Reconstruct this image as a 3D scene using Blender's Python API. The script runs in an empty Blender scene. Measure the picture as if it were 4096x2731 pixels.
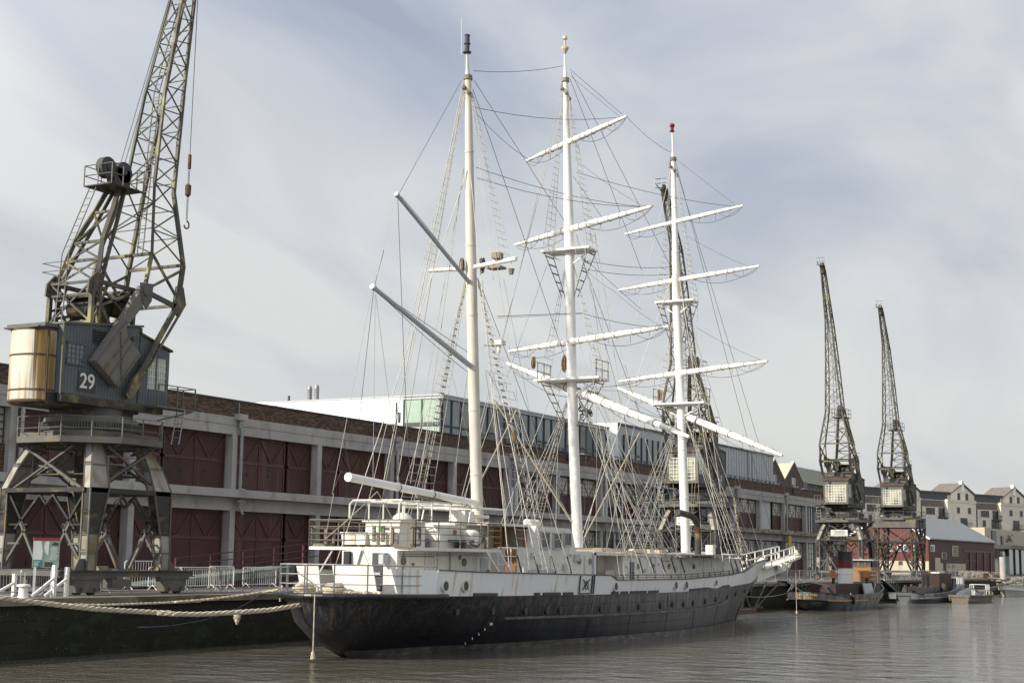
import bpy, bmesh, math, random
from mathutils import Vector as V, Matrix, Quaternion
R_ = math.radians
C = bpy.context.scene.collection
rnd = random.Random(7)

# ------------------------------------------------------------------ camera
F, PIT, ROL, YAW = 6000.0, .1447, .0135, .496          # focal length in photo pixels, pitch, roll, heading
CAM = V((0, 0, 1.5))
vd = V((math.cos(YAW), math.sin(YAW), 0)); rt = V((math.sin(YAW), -math.cos(YAW), 0)); UP = V((0, 0, 1))
fw = vd*math.cos(PIT) + UP*math.sin(PIT); u0 = -vd*math.sin(PIT) + UP*math.cos(PIT)
CR = rt*math.cos(ROL) + u0*math.sin(ROL); CU = -rt*math.sin(ROL) + u0*math.cos(ROL)
cd = bpy.data.cameras.new('camera'); cam = bpy.data.objects.new('camera', cd); C.objects.link(cam)
cam.matrix_world = Matrix(((CR.x, CU.x, -fw.x, CAM.x), (CR.y, CU.y, -fw.y, CAM.y), (CR.z, CU.z, -fw.z, CAM.z), (0, 0, 0, 1)))
cd.sensor_width = 36; cd.lens = F/4096*36; cd.clip_end = 5000; cd.clip_start = .5
S = bpy.context.scene; S.camera = cam

# ------------------------------------------------------------------ sky and sun
SUN_AZ, SUN_EL = R_(148), R_(29)                         # direction towards the sun, from +x towards +y
sd = V((math.cos(SUN_AZ)*math.cos(SUN_EL), math.sin(SUN_AZ)*math.cos(SUN_EL), math.sin(SUN_EL)))
w = bpy.data.worlds.new('World'); S.world = w; w.use_nodes = True
nt = w.node_tree; N = nt.nodes; L = nt.links; N.clear()
def nd(t, **k):
    n = N.new(t)
    for a, b in k.items(): setattr(n, a, b)
    return n
out = nd('ShaderNodeOutputWorld'); bg = nd('ShaderNodeBackground'); L.new(bg.outputs[0], out.inputs[0])
sky = nd('ShaderNodeTexSky', sky_type='NISHITA', sun_disc=False, sun_elevation=SUN_EL, sun_rotation=R_(90)-SUN_AZ)
sky.dust_density = 2.0
tc = nd('ShaderNodeTexCoord')
sep = nd('ShaderNodeSeparateXYZ'); L.new(tc.outputs['Generated'], sep.inputs[0])
ad = nd('ShaderNodeMath', operation='ADD'); ad.inputs[1].default_value = .22; L.new(sep.outputs[2], ad.inputs[0])
mx = nd('ShaderNodeMath', operation='MAXIMUM'); mx.inputs[1].default_value = .05; L.new(ad.outputs[0], mx.inputs[0])
dv = nd('ShaderNodeVectorMath', operation='DIVIDE'); L.new(tc.outputs['Generated'], dv.inputs[0])
cb = nd('ShaderNodeCombineXYZ')
for i in range(3): L.new(mx.outputs[0], cb.inputs[i])
L.new(cb.outputs[0], dv.inputs[1])
mp = nd('ShaderNodeMapping'); mp.inputs['Rotation'].default_value = (0, 0, R_(-62)); mp.inputs['Scale'].default_value = (.8, 1.7, 1); mp.inputs['Location'].default_value = (4.7, 1.3, 0)
L.new(dv.outputs[0], mp.inputs[0])
n1 = nd('ShaderNodeTexNoise'); n1.inputs['Scale'].default_value = 1.15; n1.inputs['Detail'].default_value = 9; n1.inputs['Roughness'].default_value = .5; n1.inputs['Distortion'].default_value = .9
L.new(mp.outputs[0], n1.inputs[0])
n2 = nd('ShaderNodeTexNoise'); n2.inputs['Scale'].default_value = .55; n2.inputs['Detail'].default_value = 3
L.new(dv.outputs[0], n2.inputs[0])
am = nd('ShaderNodeMath', operation='MULTIPLY_ADD'); am.inputs[1].default_value = .45
L.new(n2.outputs[0], am.inputs[0])
hm = nd('ShaderNodeMath', operation='MULTIPLY'); hm.inputs[1].default_value = .6; L.new(n1.outputs[0], hm.inputs[0])
L.new(hm.outputs[0], am.inputs[2])
rp = nd('ShaderNodeValToRGB'); L.new(am.outputs[0], rp.inputs[0])
rp.color_ramp.elements[0].position = .42; rp.color_ramp.elements[0].color = (.36, .41, .51, 1)
rp.color_ramp.elements[1].position = .60; rp.color_ramp.elements[1].color = (.70, .71, .715, 1)
e = rp.color_ramp.elements.new(.5); e.color = (.52, .555, .62, 1)
# paler towards the horizon
hz = nd('ShaderNodeMapRange'); hz.inputs[1].default_value = .0; hz.inputs[2].default_value = .34; hz.inputs[3].default_value = .85; hz.inputs[4].default_value = 0
L.new(sep.outputs[2], hz.inputs[0])
m1 = nd('ShaderNodeMixRGB'); L.new(hz.outputs[0], m1.inputs[0]); L.new(rp.outputs[0], m1.inputs[1]); m1.inputs[2].default_value = (.66, .66, .635, 1)
# thin cloud lit from behind is brighter on the sun's side
dt = nd('ShaderNodeVectorMath', operation='DOT_PRODUCT'); L.new(tc.outputs['Generated'], dt.inputs[0]); dt.inputs[1].default_value = sd
gl = nd('ShaderNodeMapRange'); gl.inputs[1].default_value = -.1; gl.inputs[2].default_value = 1; gl.inputs[3].default_value = 1; gl.inputs[4].default_value = 2.1
L.new(dt.outputs['Value'], gl.inputs[0])
m2 = nd('ShaderNodeVectorMath', operation='SCALE'); L.new(m1.outputs[0], m2.inputs[0]); L.new(gl.outputs[0], m2.inputs['Scale'])
s10 = nd('ShaderNodeVectorMath', operation='SCALE'); s10.inputs['Scale'].default_value = 9.0; L.new(m2.outputs[0], s10.inputs[0])
m3 = nd('ShaderNodeMixRGB'); m3.inputs[0].default_value = .92; L.new(sky.outputs[0], m3.inputs[1]); L.new(s10.outputs[0], m3.inputs[2])
L.new(m3.outputs[0], bg.inputs[0]); bg.inputs[1].default_value = .11
sl = bpy.data.lights.new('sun', 'SUN'); sl.energy = 5.0; sl.angle = R_(.6); sl.color = (1, .93, .80)
so = bpy.data.objects.new('sun', sl); C.objects.link(so); so.rotation_euler = sd.to_track_quat('Z', 'Y').to_euler()
S.view_settings.view_transform = 'Standard'; S.view_settings.look = 'None'; S.view_settings.exposure = .15; S.view_settings.gamma = 1
S.render.engine = 'CYCLES'

# ------------------------------------------------------------------ materials
VARY = ('maroon_corrugated', 'maroon_paint', 'grey_timber', 'galvanised_steel', 'rigging_line')
def mat(name, col, rough=.7, var=.25, scale=1.5, col2=None, cpos=(.5, .66), cscale=1.0, cstretch=(1, 1, 1), metal=0, bump=0, bscale=12, spec=.4, kind=None, c3=None, c3s=(1, 1, 1), c3p=(.55, .7)):
    m = bpy.data.materials.new(name); m.use_nodes = True
    t = m.node_tree; n = t.nodes; l = t.links; p = n['Principled BSDF']
    p.inputs['Roughness'].default_value = rough; p.inputs['Metallic'].default_value = metal; p.inputs['Specular IOR Level'].default_value = spec
    tc = n.new('ShaderNodeTexCoord'); vec = tc.outputs['Object']
    def noise(sc, st=(1, 1, 1), det=5, dist=0):
        mp = n.new('ShaderNodeMapping'); mp.inputs['Scale'].default_value = st; l.new(vec, mp.inputs[0])
        a = n.new('ShaderNodeTexNoise'); a.inputs['Scale'].default_value = sc; a.inputs['Detail'].default_value = det; a.inputs['Distortion'].default_value = dist
        l.new(mp.outputs[0], a.inputs[0]); return a.outputs[0]
    def ramp(src, p0, p1):
        r = n.new('ShaderNodeMapRange'); r.inputs[1].default_value = p0; r.inputs[2].default_value = p1; l.new(src, r.inputs[0]); return r.outputs[0]
    def mix(f, a, b):
        x = n.new('ShaderNodeMixRGB')
        l.new(f, x.inputs[0]) if not isinstance(f, float) else setattr(x.inputs[0], 'default_value', f)
        for i, q in ((1, a), (2, b)):
            if isinstance(q, tuple): x.inputs[i].default_value = (*q[:3], 1)
            else: l.new(q, x.inputs[i])
        return x.outputs[0]
    lo = tuple(c*(1-var) for c in col); hi = tuple(min(1, c*(1+var*.6)) for c in col)
    o = mix(ramp(noise(scale), .3, .7), lo, hi)
    hgt = None
    if kind in ('brick', 'stone'):
        sp = n.new('ShaderNodeSeparateXYZ'); l.new(vec, sp.inputs[0]); ax = n.new('ShaderNodeMath'); ax.operation = 'ADD'; l.new(sp.outputs[0], ax.inputs[0]); l.new(sp.outputs[1], ax.inputs[1])
        cx = n.new('ShaderNodeCombineXYZ'); l.new(ax.outputs[0], cx.inputs[0]); l.new(sp.outputs[2], cx.inputs[1])
        b = n.new('ShaderNodeTexBrick'); l.new(cx.outputs[0], b.inputs[0]); b.inputs['Scale'].default_value = 1
        b.inputs['Brick Width'].default_value = .30; b.inputs['Row Height'].default_value = .085; b.inputs['Mortar Size'].default_value = .006; b.inputs['Bias'].default_value = -.25
        if kind == 'stone': b.inputs['Brick Width'].default_value = 1.1; b.inputs['Row Height'].default_value = .36; b.inputs['Mortar Size'].default_value = .018
        sf = .75 if kind == 'stone' else .45; b.inputs['Color1'].default_value = (*[c*sf for c in col], 1); b.inputs['Color2'].default_value = (*[min(1, c*(1.3 if kind == 'stone' else 2.1)) for c in col], 1); b.inputs['Mortar'].default_value = (.05, .045, .04, 1) if kind == 'brick' else (.006, .006, .005, 1)
        o = mix(.8, o, b.outputs[0]); hgt = None
    if kind in ('corr', 'corry', 'plank'):
        wv = n.new('ShaderNodeTexWave'); wv.wave_type = 'BANDS'; wv.bands_direction = 'Y' if kind == 'corry' else 'X'; wv.inputs['Scale'].default_value = {'corr': 1.9, 'plank': 1.9, 'corry': .6}[kind]; l.new(vec, wv.inputs[0])
        if kind == 'plank':
            g = ramp(wv.outputs['Fac'], .0, .12); o = mix(g, tuple(c*.35 for c in col), o)
        else: hgt = wv.outputs['Fac']
    if col2: o = mix(ramp(noise(cscale, cstretch), *cpos), o, col2)
    if c3: o = mix(ramp(noise(.9, c3s, 6, .4), *c3p), o, c3)
    if name in VARY:
        oi = n.new('ShaderNodeObjectInfo'); r_ = n.new('ShaderNodeMapRange'); r_.inputs[3].default_value = .78; r_.inputs[4].default_value = 1.22; l.new(oi.outputs['Random'], r_.inputs[0])
        vm = n.new('ShaderNodeVectorMath'); vm.operation = 'SCALE'; l.new(o, vm.inputs[0]); l.new(r_.outputs[0], vm.inputs['Scale']); o = vm.outputs[0]
    l.new(o, p.inputs['Base Color'])
    if hgt is None and bump: hgt = noise(bscale)
    if hgt is not None:
        bp = n.new('ShaderNodeBump'); bp.inputs['Strength'].default_value = bump or .5; bp.inputs['Distance'].default_value = .04; l.new(hgt, bp.inputs['Height']); l.new(bp.outputs[0], p.inputs['Normal'])
    return m
def glass(name, col, rough=.05, spec=.9):
    m = mat(name, col, rough, .3, .6, spec=spec); return m
M = dict(
 conc=mat('grey_concrete', (.40, .385, .36), .85, .18, .7, (.24, .22, .19), (.55, .75), 1.3, (1, 1, .35), bump=.25, bscale=9),
 conc_moss=mat('stained_concrete', (.36, .33, .27), .9, .25, 1, (.13, .12, .06), (.42, .62), 1.2, (1, 1, 2), bump=.3),
 brick=mat('dark_brick', (.115, .072, .048), .9, .3, 1.2, kind='brick'),
 rbrick=mat('brown_brick', (.12, .085, .068), .9, .3, 1.2, kind='brick'),
 maroon=mat('maroon_corrugated', (.070, .027, .022), .6, .25, .6, (.045, .018, .015), (.5, .7), .8, (1, 1, .2), kind='corr', bump=.55, c3=(.10, .055, .045), c3s=(1.6, 1.6, .15), c3p=(.56, .72)),
 maroonp=mat('maroon_paint', (.095, .03, .026), .5, .2, 1),
 maroony=mat('maroon_corrugated_end', (.13, .04, .032), .6, .15, 1, kind='corry', bump=.8),
 shed=mat('shed_cladding', (.085, .034, .029), .6, .15, 1, kind='corr', bump=.5),
 cream=mat('cream_render', (.55, .48, .36), .9, .12, .6, (.4, .34, .25), (.55, .75)),
 apt=mat('pale_render', (.76, .70, .58), .9, .08, .12, (.62, .57, .47), (.5, .7), .5),
 white=mat('white_paint', (.68, .665, .60), .45, .08, 1.2, (.50, .38, .24), (.56, .74), 1.6, (2.6, 2.6, .28), bump=.08, bscale=3),
 mastw=mat('mast_paint', (.80, .79, .75), .4, .06, .8, (.50, .40, .27), (.60, .78), .9, (2.5, 2.5, .3)),
 mastb=mat('mast_buff_paint', (.62, .58, .50), .5, .10, .8, (.40, .32, .22), (.55, .75), .9, (2.5, 2.5, .3)),
 whull=mat('white_hull_paint', (.80, .80, .79), .4, .05, .5, (.54, .40, .22), (.56, .72), 1.4, (2.4, 2.4, .14), bump=.15, bscale=.9),
 boot=mat('weathered_boot_top', (.11, .10, .092), .7, .35, 1.5, (.20, .18, .16), (.5, .7), 2, (1, 1, 4)),
 deck=mat('grey_deck', (.30, .29, .27), .8, .15, 2),
 wood=mat('varnished_wood', (.28, .11, .035), .45, .3, 3, (.14, .05, .02), (.5, .7), 2, (1, 1, .2)),
 grey=mat('crane_grey', (.115, .113, .103), .7, .22, 1.6, (.17, .12, .055), (.56, .70), 1.6, (1, 1, .7), bump=.15, bscale=4, c3=(.20, .18, .06), c3s=(1.3, 1.3, 1.3), c3p=(.60, .72)),
 greyd=mat('crane_dark_steel', (.05, .046, .037), .7, .3, 1.6, (.17, .15, .055), (.52, .68), 1.5, c3=(.12, .07, .035), c3s=(2, 2, 2), c3p=(.6, .7)),
 blackp=mat('weathered_black_paint', (.018, .017, .015), .5, .4, 2, (.13, .10, .035), (.56, .76), 1.3, (1, 1, 2.5)),
 legw=mat('crane_leg_paint', (.30, .285, .25), .6, .2, 1.2, (.17, .13, .05), (.50, .68), 1.0, (1.4, 1.4, .8), c3=(.15, .12, .06), c3s=(2, 2, .6), c3p=(.6, .75)),
 cabside=mat('blue_grey_boards', (.105, .122, .132), .65, .14, 1.5, kind='plank'),
 tank=mat('rusty_cream_tank', (.58, .54, .44), .5, .12, 1, (.30, .185, .05), (.47, .58), 1.5, (2.2, 2.2, .10), c3=(.14, .08, .03), c3s=(3.4, 3.4, .16), c3p=(.56, .63)),
 rust=mat('rusty_steel', (.10, .065, .045), .8, .4, 3),
 rope=mat('pale_rope', (.50, .44, .33), .9, .25, 8, bump=.6, bscale=30),
 line=mat('rigging_line', (.50, .475, .42), .85, .2, 3), dline=mat('tarred_line', (.10, .095, .085), .8, .2, 3),
 wire=mat('steel_wire', (.15, .15, .15), .5, .2, 3, metal=.5),
 black=mat('black_rubber', (.015, .015, .015), .6, .3, 3), blk=mat('satin_black', (.02, .02, .02), .4, .3, 3),
 galv=mat('galvanised_steel', (.34, .34, .33), .5, .15, 4, metal=.35), fencew=mat('white_barrier', (.75, .74, .70), .5, .08, 3),
 redrail=mat('red_handrail', (.07, .012, .018), .5, .2, 3), green=mat('green_ramp', (.10, .14, .11), .8, .2, 2),
 glass=glass('dark_glass', (.02, .025, .028), .05, .5), gsky=glass('sky_reflecting_glass', (.14, .17, .185), .08), gcream=mat('wired_glass', (.42, .41, .36), .35, .15, 2, spec=.6),
 ggreen=glass('green_glass', (.05, .085, .07), .08), frame=mat('dark_frame', (.05, .055, .06), .5, .2, 3), pclad=mat('white_cladding', (.82, .83, .84), .35, .03, .5),
 gclad=mat('grey_cladding', (.42, .44, .45), .45, .06, .5), droof=mat('slate_roof', (.17, .145, .125), .8, .2, 1), groof=mat('green_seam_roof', (.46, .50, .34), .6, .08, .5), sroof=mat('grey_sheet_roof', (.24, .25, .25), .55, .08, .4, kind='corr', bump=.3),
 yellow=mat('yellow_banner', (.55, .36, .02), .7, .1, 2), orange=mat('buff_wheelhouse', (.30, .155, .065), .55, .12, 2), redf=mat('red_funnel', (.13, .012, .012), .4, .1, 2),
 sign=mat('sign_white', (.72, .72, .66), .6, .05, 2), teal=mat('sign_teal', (.05, .22, .22), .5, .1, 2), signg=mat('sign_green', (.30, .40, .33), .5, .1, 2), dirty=mat('sign_text', (.06, .06, .06), .7, .1, 2), redb=mat('sign_red', (.25, .04, .03), .6, .1, 2),
 bexit=mat('exit_green', (.01, .25, .06), .5, .1, 2), timber=mat('grey_timber', (.22, .19, .15), .9, .25, 4), hvis=mat('hi_vis', (.35, .65, .05), .7, .1, 2),
 cloth=mat('navy_cloth', (.02, .022, .03), .9, .2, 5), skin=mat('skin', (.45, .28, .2), .6, .1, 5), hair=mat('grey_hair', (.3, .28, .26), .9, .2, 5), weed=mat('moss', (.06, .075, .02), .95, .5, 3, bump=.5), tarp=mat('grey_tarpaulin', (.10, .11, .12), .7, .3, 2, bump=.5),
 tugh=mat('tug_hull', (.045, .05, .055), .45, .3, .6, (.16, .16, .155), (.40, .66), 1, (1.2, 1.2, .6), bump=.15, bscale=1), buff=mat('buff_strip', (.42, .24, .09), .6, .25, 3), dkred=mat('deck_red', (.045, .018, .014), .7, .3, 2), maygrey=mat('barge_grey', (.14, .15, .155), .6, .2, 1), copper=mat('copper_cowl', (.45, .18, .07), .4, .2, 3, metal=.4),
)

M['blueline'] = mat('blue_line', (.006, .012, .03), .8, .2, 3); M['buff2'] = mat('gold_lettering', (.62, .38, .16), .5, .1, 3)
M['hemp'] = mat('brown_hemp', (.24, .17, .11), .9, .3, 8)
def hull_mat():
    m = bpy.data.materials.new('worn_black_hull_paint'); m.use_nodes = True; t = m.node_tree; n = t.nodes; l = t.links; p = n['Principled BSDF']; p.inputs['Roughness'].default_value = .42; p.inputs['Specular IOR Level'].default_value = .35
    tc = n.new('ShaderNodeTexCoord'); sp = n.new('ShaderNodeSeparateXYZ'); l.new(tc.outputs['Object'], sp.inputs[0])
    def nz(sc, st, det=6):
        mp = n.new('ShaderNodeMapping'); mp.inputs['Scale'].default_value = st; l.new(tc.outputs['Object'], mp.inputs[0]); a = n.new('ShaderNodeTexNoise'); a.inputs['Scale'].default_value = sc; a.inputs['Detail'].default_value = det; l.new(mp.outputs[0], a.inputs[0]); return a.outputs[0]
    def mr(s, a, b, c=0, d=1):
        r = n.new('ShaderNodeMapRange'); r.inputs[1].default_value = a; r.inputs[2].default_value = b; r.inputs[3].default_value = c; r.inputs[4].default_value = d; l.new(s, r.inputs[0]); return r.outputs[0]
    def mu(a, b, op='MULTIPLY'):
        r = n.new('ShaderNodeMath'); r.operation = op; l.new(a, r.inputs[0]); l.new(b, r.inputs[1]); return r.outputs[0]
    def mix(f, a, b):
        x = n.new('ShaderNodeMixRGB'); l.new(f, x.inputs[0])
        for i, q in ((1, a), (2, b)):
            if isinstance(q, tuple): x.inputs[i].default_value = (*q, 1)
            else: l.new(q, x.inputs[i])
        return x.outputs[0]
    streak = mr(nz(2.6, (1, 1, .10)), .42, .62); fine = mr(nz(9, (1, 1, .06)), .50, .64); up_ = mr(sp.outputs[2], -1.35, -.1, .10, 1.0); fwd = mr(sp.outputs[0], 46, 66, .35, 1.0)
    o = mix(mr(nz(.5, (1, 1, 1)), .35, .65), (.010, .011, .015), (.022, .024, .030))
    o = mix(mu(mu(streak, up_), fwd), o, (.085, .074, .064)); o = mix(mu(mu(fine, up_), fwd), o, (.15, .14, .125))
    o = mix(mu(mr(nz(3.2, (1, 1, .12), 4), .63, .70), mr(sp.outputs[2], .3, -1.6, 1, .4)), o, (.13, .055, .035))
    seam = mr(nz(14, (1, 1, .3)), .70, .74); o = mix(seam, o, (.16, .15, .14))
    l.new(o, p.inputs['Base Color'])
    bp = n.new('ShaderNodeBump'); bp.inputs['Strength'].default_value = .35; bp.inputs['Distance'].default_value = .06; l.new(nz(1.1, (1, 1, .5), 3), bp.inputs['Height']); l.new(bp.outputs[0], p.inputs['Normal']); return m
M['bhull'] = hull_mat()

# ------------------------------------------------------------------ mesh helpers
class MB:
    def __init__(s): s.v = []; s.f = []; s.mi = []; s.m = 0
    def add(s, vs, fs):
        b = len(s.v); s.v += [tuple(q) for q in vs]; s.f += [tuple(b+i for i in f) for f in fs]; s.mi += [s.m]*len(fs); return s
    def box(s, x0, x1, y0, y1, z0, z1):
        return s.add([(x0,y0,z0),(x1,y0,z0),(x1,y1,z0),(x0,y1,z0),(x0,y0,z1),(x1,y0,z1),(x1,y1,z1),(x0,y1,z1)], [(0,3,2,1),(4,5,6,7),(0,1,5,4),(1,2,6,5),(2,3,7,6),(3,0,4,7)])
    def beam(s, a, b, w, h=None, up=UP, w2=None):
        a = V(a); b = V(b); h = h or w; d = (b-a)
        if d.length < 1e-6: return s
        d.normalize(); up = V(up)
        if abs(d.dot(up)) > .98: up = V((1, 0, 0)) if abs(d.x) < .9 else V((0, 1, 0))
        sx = d.cross(up).normalized(); sz = sx.cross(d); k = (w2/w if w2 else 1); q = []
        for p, m in ((a, 1), (b, k)):
            for i, j in ((-1,-1),(1,-1),(1,1),(-1,1)): q.append(p + sx*(i*w/2*m) + sz*(j*h/2*m))
        return s.add(q, [(0,1,2,3),(7,6,5,4),(0,4,5,1),(1,5,6,2),(2,6,7,3),(3,7,4,0)])
    def tube(s, a, b, r, r2=None, n=6, caps=True):
        a = V(a); b = V(b); d = b-a; r2 = r if r2 is None else r2
        if d.length < 1e-6: return s
        q = d.to_track_quat('Z', 'Y'); vs = []
        for p, rr in ((a, r), (b, r2)):
            for i in range(n):
                t = 2*math.pi*i/n; vs.append(p + q @ V((rr*math.cos(t), rr*math.sin(t), 0)))
        fs = [(i, (i+1) % n, n+(i+1) % n, n+i) for i in range(n)]
        if caps: fs += [tuple(range(n-1, -1, -1)), tuple(range(n, 2*n))]
        return s.add(vs, fs)
    def path(s, pts, r, n=5):
        for a, b in zip(pts, pts[1:]): s.tube(a, b, r, n=n)
        return s
    def poly(s, pts, off):
        pts = [V(p) for p in pts]; off = V(off); n = len(pts)
        return s.add(pts+[p+off for p in pts], [tuple(range(n)), tuple(range(2*n-1, n-1, -1))]+[(i, n+i, n+(i+1) % n, (i+1) % n) for i in range(n)])
    def lathe(s, c, prof, n=16, ax='Z'):
        vs = []; c = V(c)
        for r, h in prof:
            for i in range(n):
                t = 2*math.pi*i/n; p = V((r*math.cos(t), r*math.sin(t), h))
                if ax == 'Y': p = V((p.x, p.z, p.y))
                if ax == 'X': p = V((p.z, p.y, p.x))
                vs.append(c+p)
        k = len(prof)
        return s.add(vs, [(j*n+i, j*n+(i+1) % n, (j+1)*n+(i+1) % n, (j+1)*n+i) for j in range(k-1) for i in range(n)]+[tuple(range(n-1, -1, -1)), tuple((k-1)*n+i for i in range(n))])
    def torus(s, c, R, r, ax=V((0, 1, 0)), n=14, k=5):
        q = V(ax).to_track_quat('Z', 'Y'); vs = []
        for i in range(n):
            t = 2*math.pi*i/n
            for j in range(k):
                u = 2*math.pi*j/k; vs.append(V(c)+q @ V(((R+r*math.cos(u))*math.cos(t), (R+r*math.cos(u))*math.sin(t), r*math.sin(u))))
        return s.add(vs, [(i*k+j, ((i+1) % n)*k+j, ((i+1) % n)*k+(j+1) % k, i*k+(j+1) % k) for i in range(n) for j in range(k)])
    def build(s, name, m, parent=None, smooth=False, **kw):
        me = bpy.data.meshes.new(name); me.from_pydata(s.v, [], s.f)
        for q in (m if isinstance(m, (list, tuple)) else [m]): me.materials.append(M[q] if isinstance(q, str) else q)
        if isinstance(m, (list, tuple)): me.polygons.foreach_set('material_index', s.mi)
        if smooth: me.polygons.foreach_set('use_smooth', [True]*len(me.polygons))
        bm = bmesh.new(); bm.from_mesh(me); bmesh.ops.recalc_face_normals(bm, faces=bm.faces); bm.to_mesh(me); bm.free(); me.update()
        if smooth:
            try: me.set_sharp_from_angle(angle=R_(35))
            except Exception: pass
        o = bpy.data.objects.new(name, me); C.objects.link(o)
        if parent: o.parent = parent
        for k, v in kw.items(): o[k] = v
        return o
def thing(name, label, cat, loc=(0, 0, 0), rz=0, group=None):
    o = bpy.data.objects.new(name, None); C.objects.link(o); o.location = loc; o.rotation_euler = (0, 0, rz); o.empty_display_size = .3
    o['label'] = label; o['category'] = cat
    if group: o['group'] = group
    return o
def tag(o, label, cat, group=None):
    o['label'] = label; o['category'] = cat
    if group: o['group'] = group
    return o
def copy_tree(o, parent=None):
    c = o.copy(); C.objects.link(c); c.parent = parent
    for ch in list(o.children): copy_tree(ch, c)
    return c
def text(name, body, size, org, xd, upv, m, parent=None, sx=1.0, ext=.01, align='CENTER'):
    cu = bpy.data.curves.new(name, 'FONT'); cu.body = body; cu.size = size; cu.align_x = align; cu.align_y = 'CENTER'; cu.extrude = ext; cu.offset = size*.012
    t = bpy.data.objects.new(name, cu); C.objects.link(t); bpy.context.view_layer.update()
    me = bpy.data.meshes.new_from_object(t.evaluated_get(bpy.context.evaluated_depsgraph_get())); bpy.data.objects.remove(t)
    xd = V(xd).normalized(); upv = V(upv).normalized(); nn = xd.cross(upv)
    for v in me.vertices: v.co = V(org) + xd*(v.co.x*sx) + upv*v.co.y + nn*v.co.z
    me.materials.clear(); me.materials.append(M[m]); o = bpy.data.objects.new(name, me); C.objects.link(o); me.name = name
    if parent: o.parent = parent
    return o
# views of the photo used to read positions off; a position is where that sight line meets a real vertical plane y=const
Z = {'4': (1.96, 1100, 1850), '5': (1.96, 1900, 1850), '6': (1.96, 2600, 1850), 'm1': (1.5686, 1400, 100), 'm2': (1.5686, 2000, 100), 'm3': (1.5686, 2400, 450), 'm4': (1.5675, 1300, 1000), 'm5': (1.5675, 1950, 1000), 'm6': (1.5675, 2400, 1300), 'd': (.57422, 0, 0)}
def ray(f, a, b):
    s, x, y = Z[f]; return fw + CR*((x+a/s-2048)/F) - CU*((y+b/s-1365.5)/F)
def at(f, a, b, y=32.8):
    d = ray(f, a, b); return CAM + d*(y/d.y)
def atz(f, a, b, z):
    d = ray(f, a, b); return CAM + d*((z-CAM.z)/d.z)
def sag(a, b, k, n=8):
    a = V(a); b = V(b); return [a.lerp(b, i/n) - UP*(k*4*(i/n)*(1-i/n)) for i in range(n+1)]

# ------------------------------------------------------------------ setting: water, ground, quay wall
def water_mat():
    m = bpy.data.materials.new('harbour_water'); m.use_nodes = True; t = m.node_tree; n = t.nodes; l = t.links; p = n['Principled BSDF']
    p.inputs['Base Color'].default_value = (.11, .102, .080, 1); p.inputs['Roughness'].default_value = .04; p.inputs['IOR'].default_value = 1.33; p.inputs['Specular IOR Level'].default_value = .62
    tc = n.new('ShaderNodeTexCoord')
    def nz(sc, st, det, rot=0):
        mp = n.new('ShaderNodeMapping'); mp.inputs['Scale'].default_value = st; mp.inputs['Rotation'].default_value = (0, 0, R_(rot)); l.new(tc.outputs['Object'], mp.inputs[0])
        a = n.new('ShaderNodeTexNoise'); a.inputs['Scale'].default_value = sc; a.inputs['Detail'].default_value = det; a.inputs['Roughness'].default_value = .55; l.new(mp.outputs[0], a.inputs[0]); return a.outputs[0]
    a = nz(3.6, (1, .8, 1), 4, 20); b = nz(.85, (1, .7, 1), 4, -15); c = nz(.035, (1, 1.6, 1), 3, 30)
    mr = n.new('ShaderNodeMapRange'); mr.inputs[1].default_value = .35; mr.inputs[2].default_value = .65; mr.inputs[3].default_value = .55; mr.inputs[4].default_value = 1.25; l.new(c, mr.inputs[0])
    mu = n.new('ShaderNodeMath'); mu.operation = 'MULTIPLY'; l.new(a, mu.inputs[0]); l.new(mr.outputs[0], mu.inputs[1])
    b1 = n.new('ShaderNodeBump'); b1.inputs['Strength'].default_value = 1; b1.inputs['Distance'].default_value = .055; l.new(mu.outputs[0], b1.inputs['Height'])
    b2 = n.new('ShaderNodeBump'); b2.inputs['Strength'].default_value = 1; b2.inputs['Distance'].default_value = .15; l.new(b, b2.inputs['Height']); l.new(b1.outputs[0], b2.inputs['Normal'])
    l.new(b2.outputs[0], p.inputs['Normal']); return m
MB().add([(-400, -700, -2), (1600, -700, -2), (1600, 60, -2), (-400, 60, -2)], [(0, 1, 2, 3)]).build('water', water_mat(), kind='structure')
M['cobble'] = mat('grey_setts', (.20, .185, .16), .85, .25, 3, (.10, .09, .07), (.5, .7), .5, bump=.6, bscale=14)
M['asphalt'] = mat('quay_paving', (.13, .12, .11), .9, .2, 1, (.20, .17, .12), (.55, .75), .4, bump=.4)
MB().add([(-400, 39.1, 0), (1600, 39.1, 0), (1600, 900, 0), (-400, 900, 0)], [(0, 1, 2, 3)]).build('ground', 'asphalt', kind='structure')
M['qwall'] = mat('slimy_quay_stone', (.024, .021, .014), .85, .4, .6, (.012, .013, .008), (.42, .62), .35, (1, 1, 1.6), kind='stone', bump=.6, bscale=2.5, c3=(.022, .034, .010), c3s=(1, 1, 1.5), c3p=(.55, .62))
qw = thing('quay_wall', 'long dark slimy stone quay wall with a pale coping along the harbour edge', 'quay wall', (60, 38.6, 0))
def loc(o, root):                                     # keep world coordinates while parenting to an empty
    o.location = -V(root.location); o.parent = root; return o
loc(MB().box(-150, 900, 38.55, 39.3, -4, -.22).build('wall_face', 'qwall'), qw)
cp = MB(); x = -150
while x < 330:
    Lc = 1.9+rnd.random()*.5; cp.box(x, x+Lc-.02, 38.38+rnd.random()*.03, 39.3, -.22, .003+rnd.random()*.012); x += Lc
cp.box(x, 900, 38.4, 39.3, -.22, .01)
loc(cp.build('coping', mat('coping_stone', (.20, .17, .125), .85, .25, 1.2, (.07, .07, .03), (.5, .7), .8, bump=.4)), qw)
vf = MB()
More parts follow.
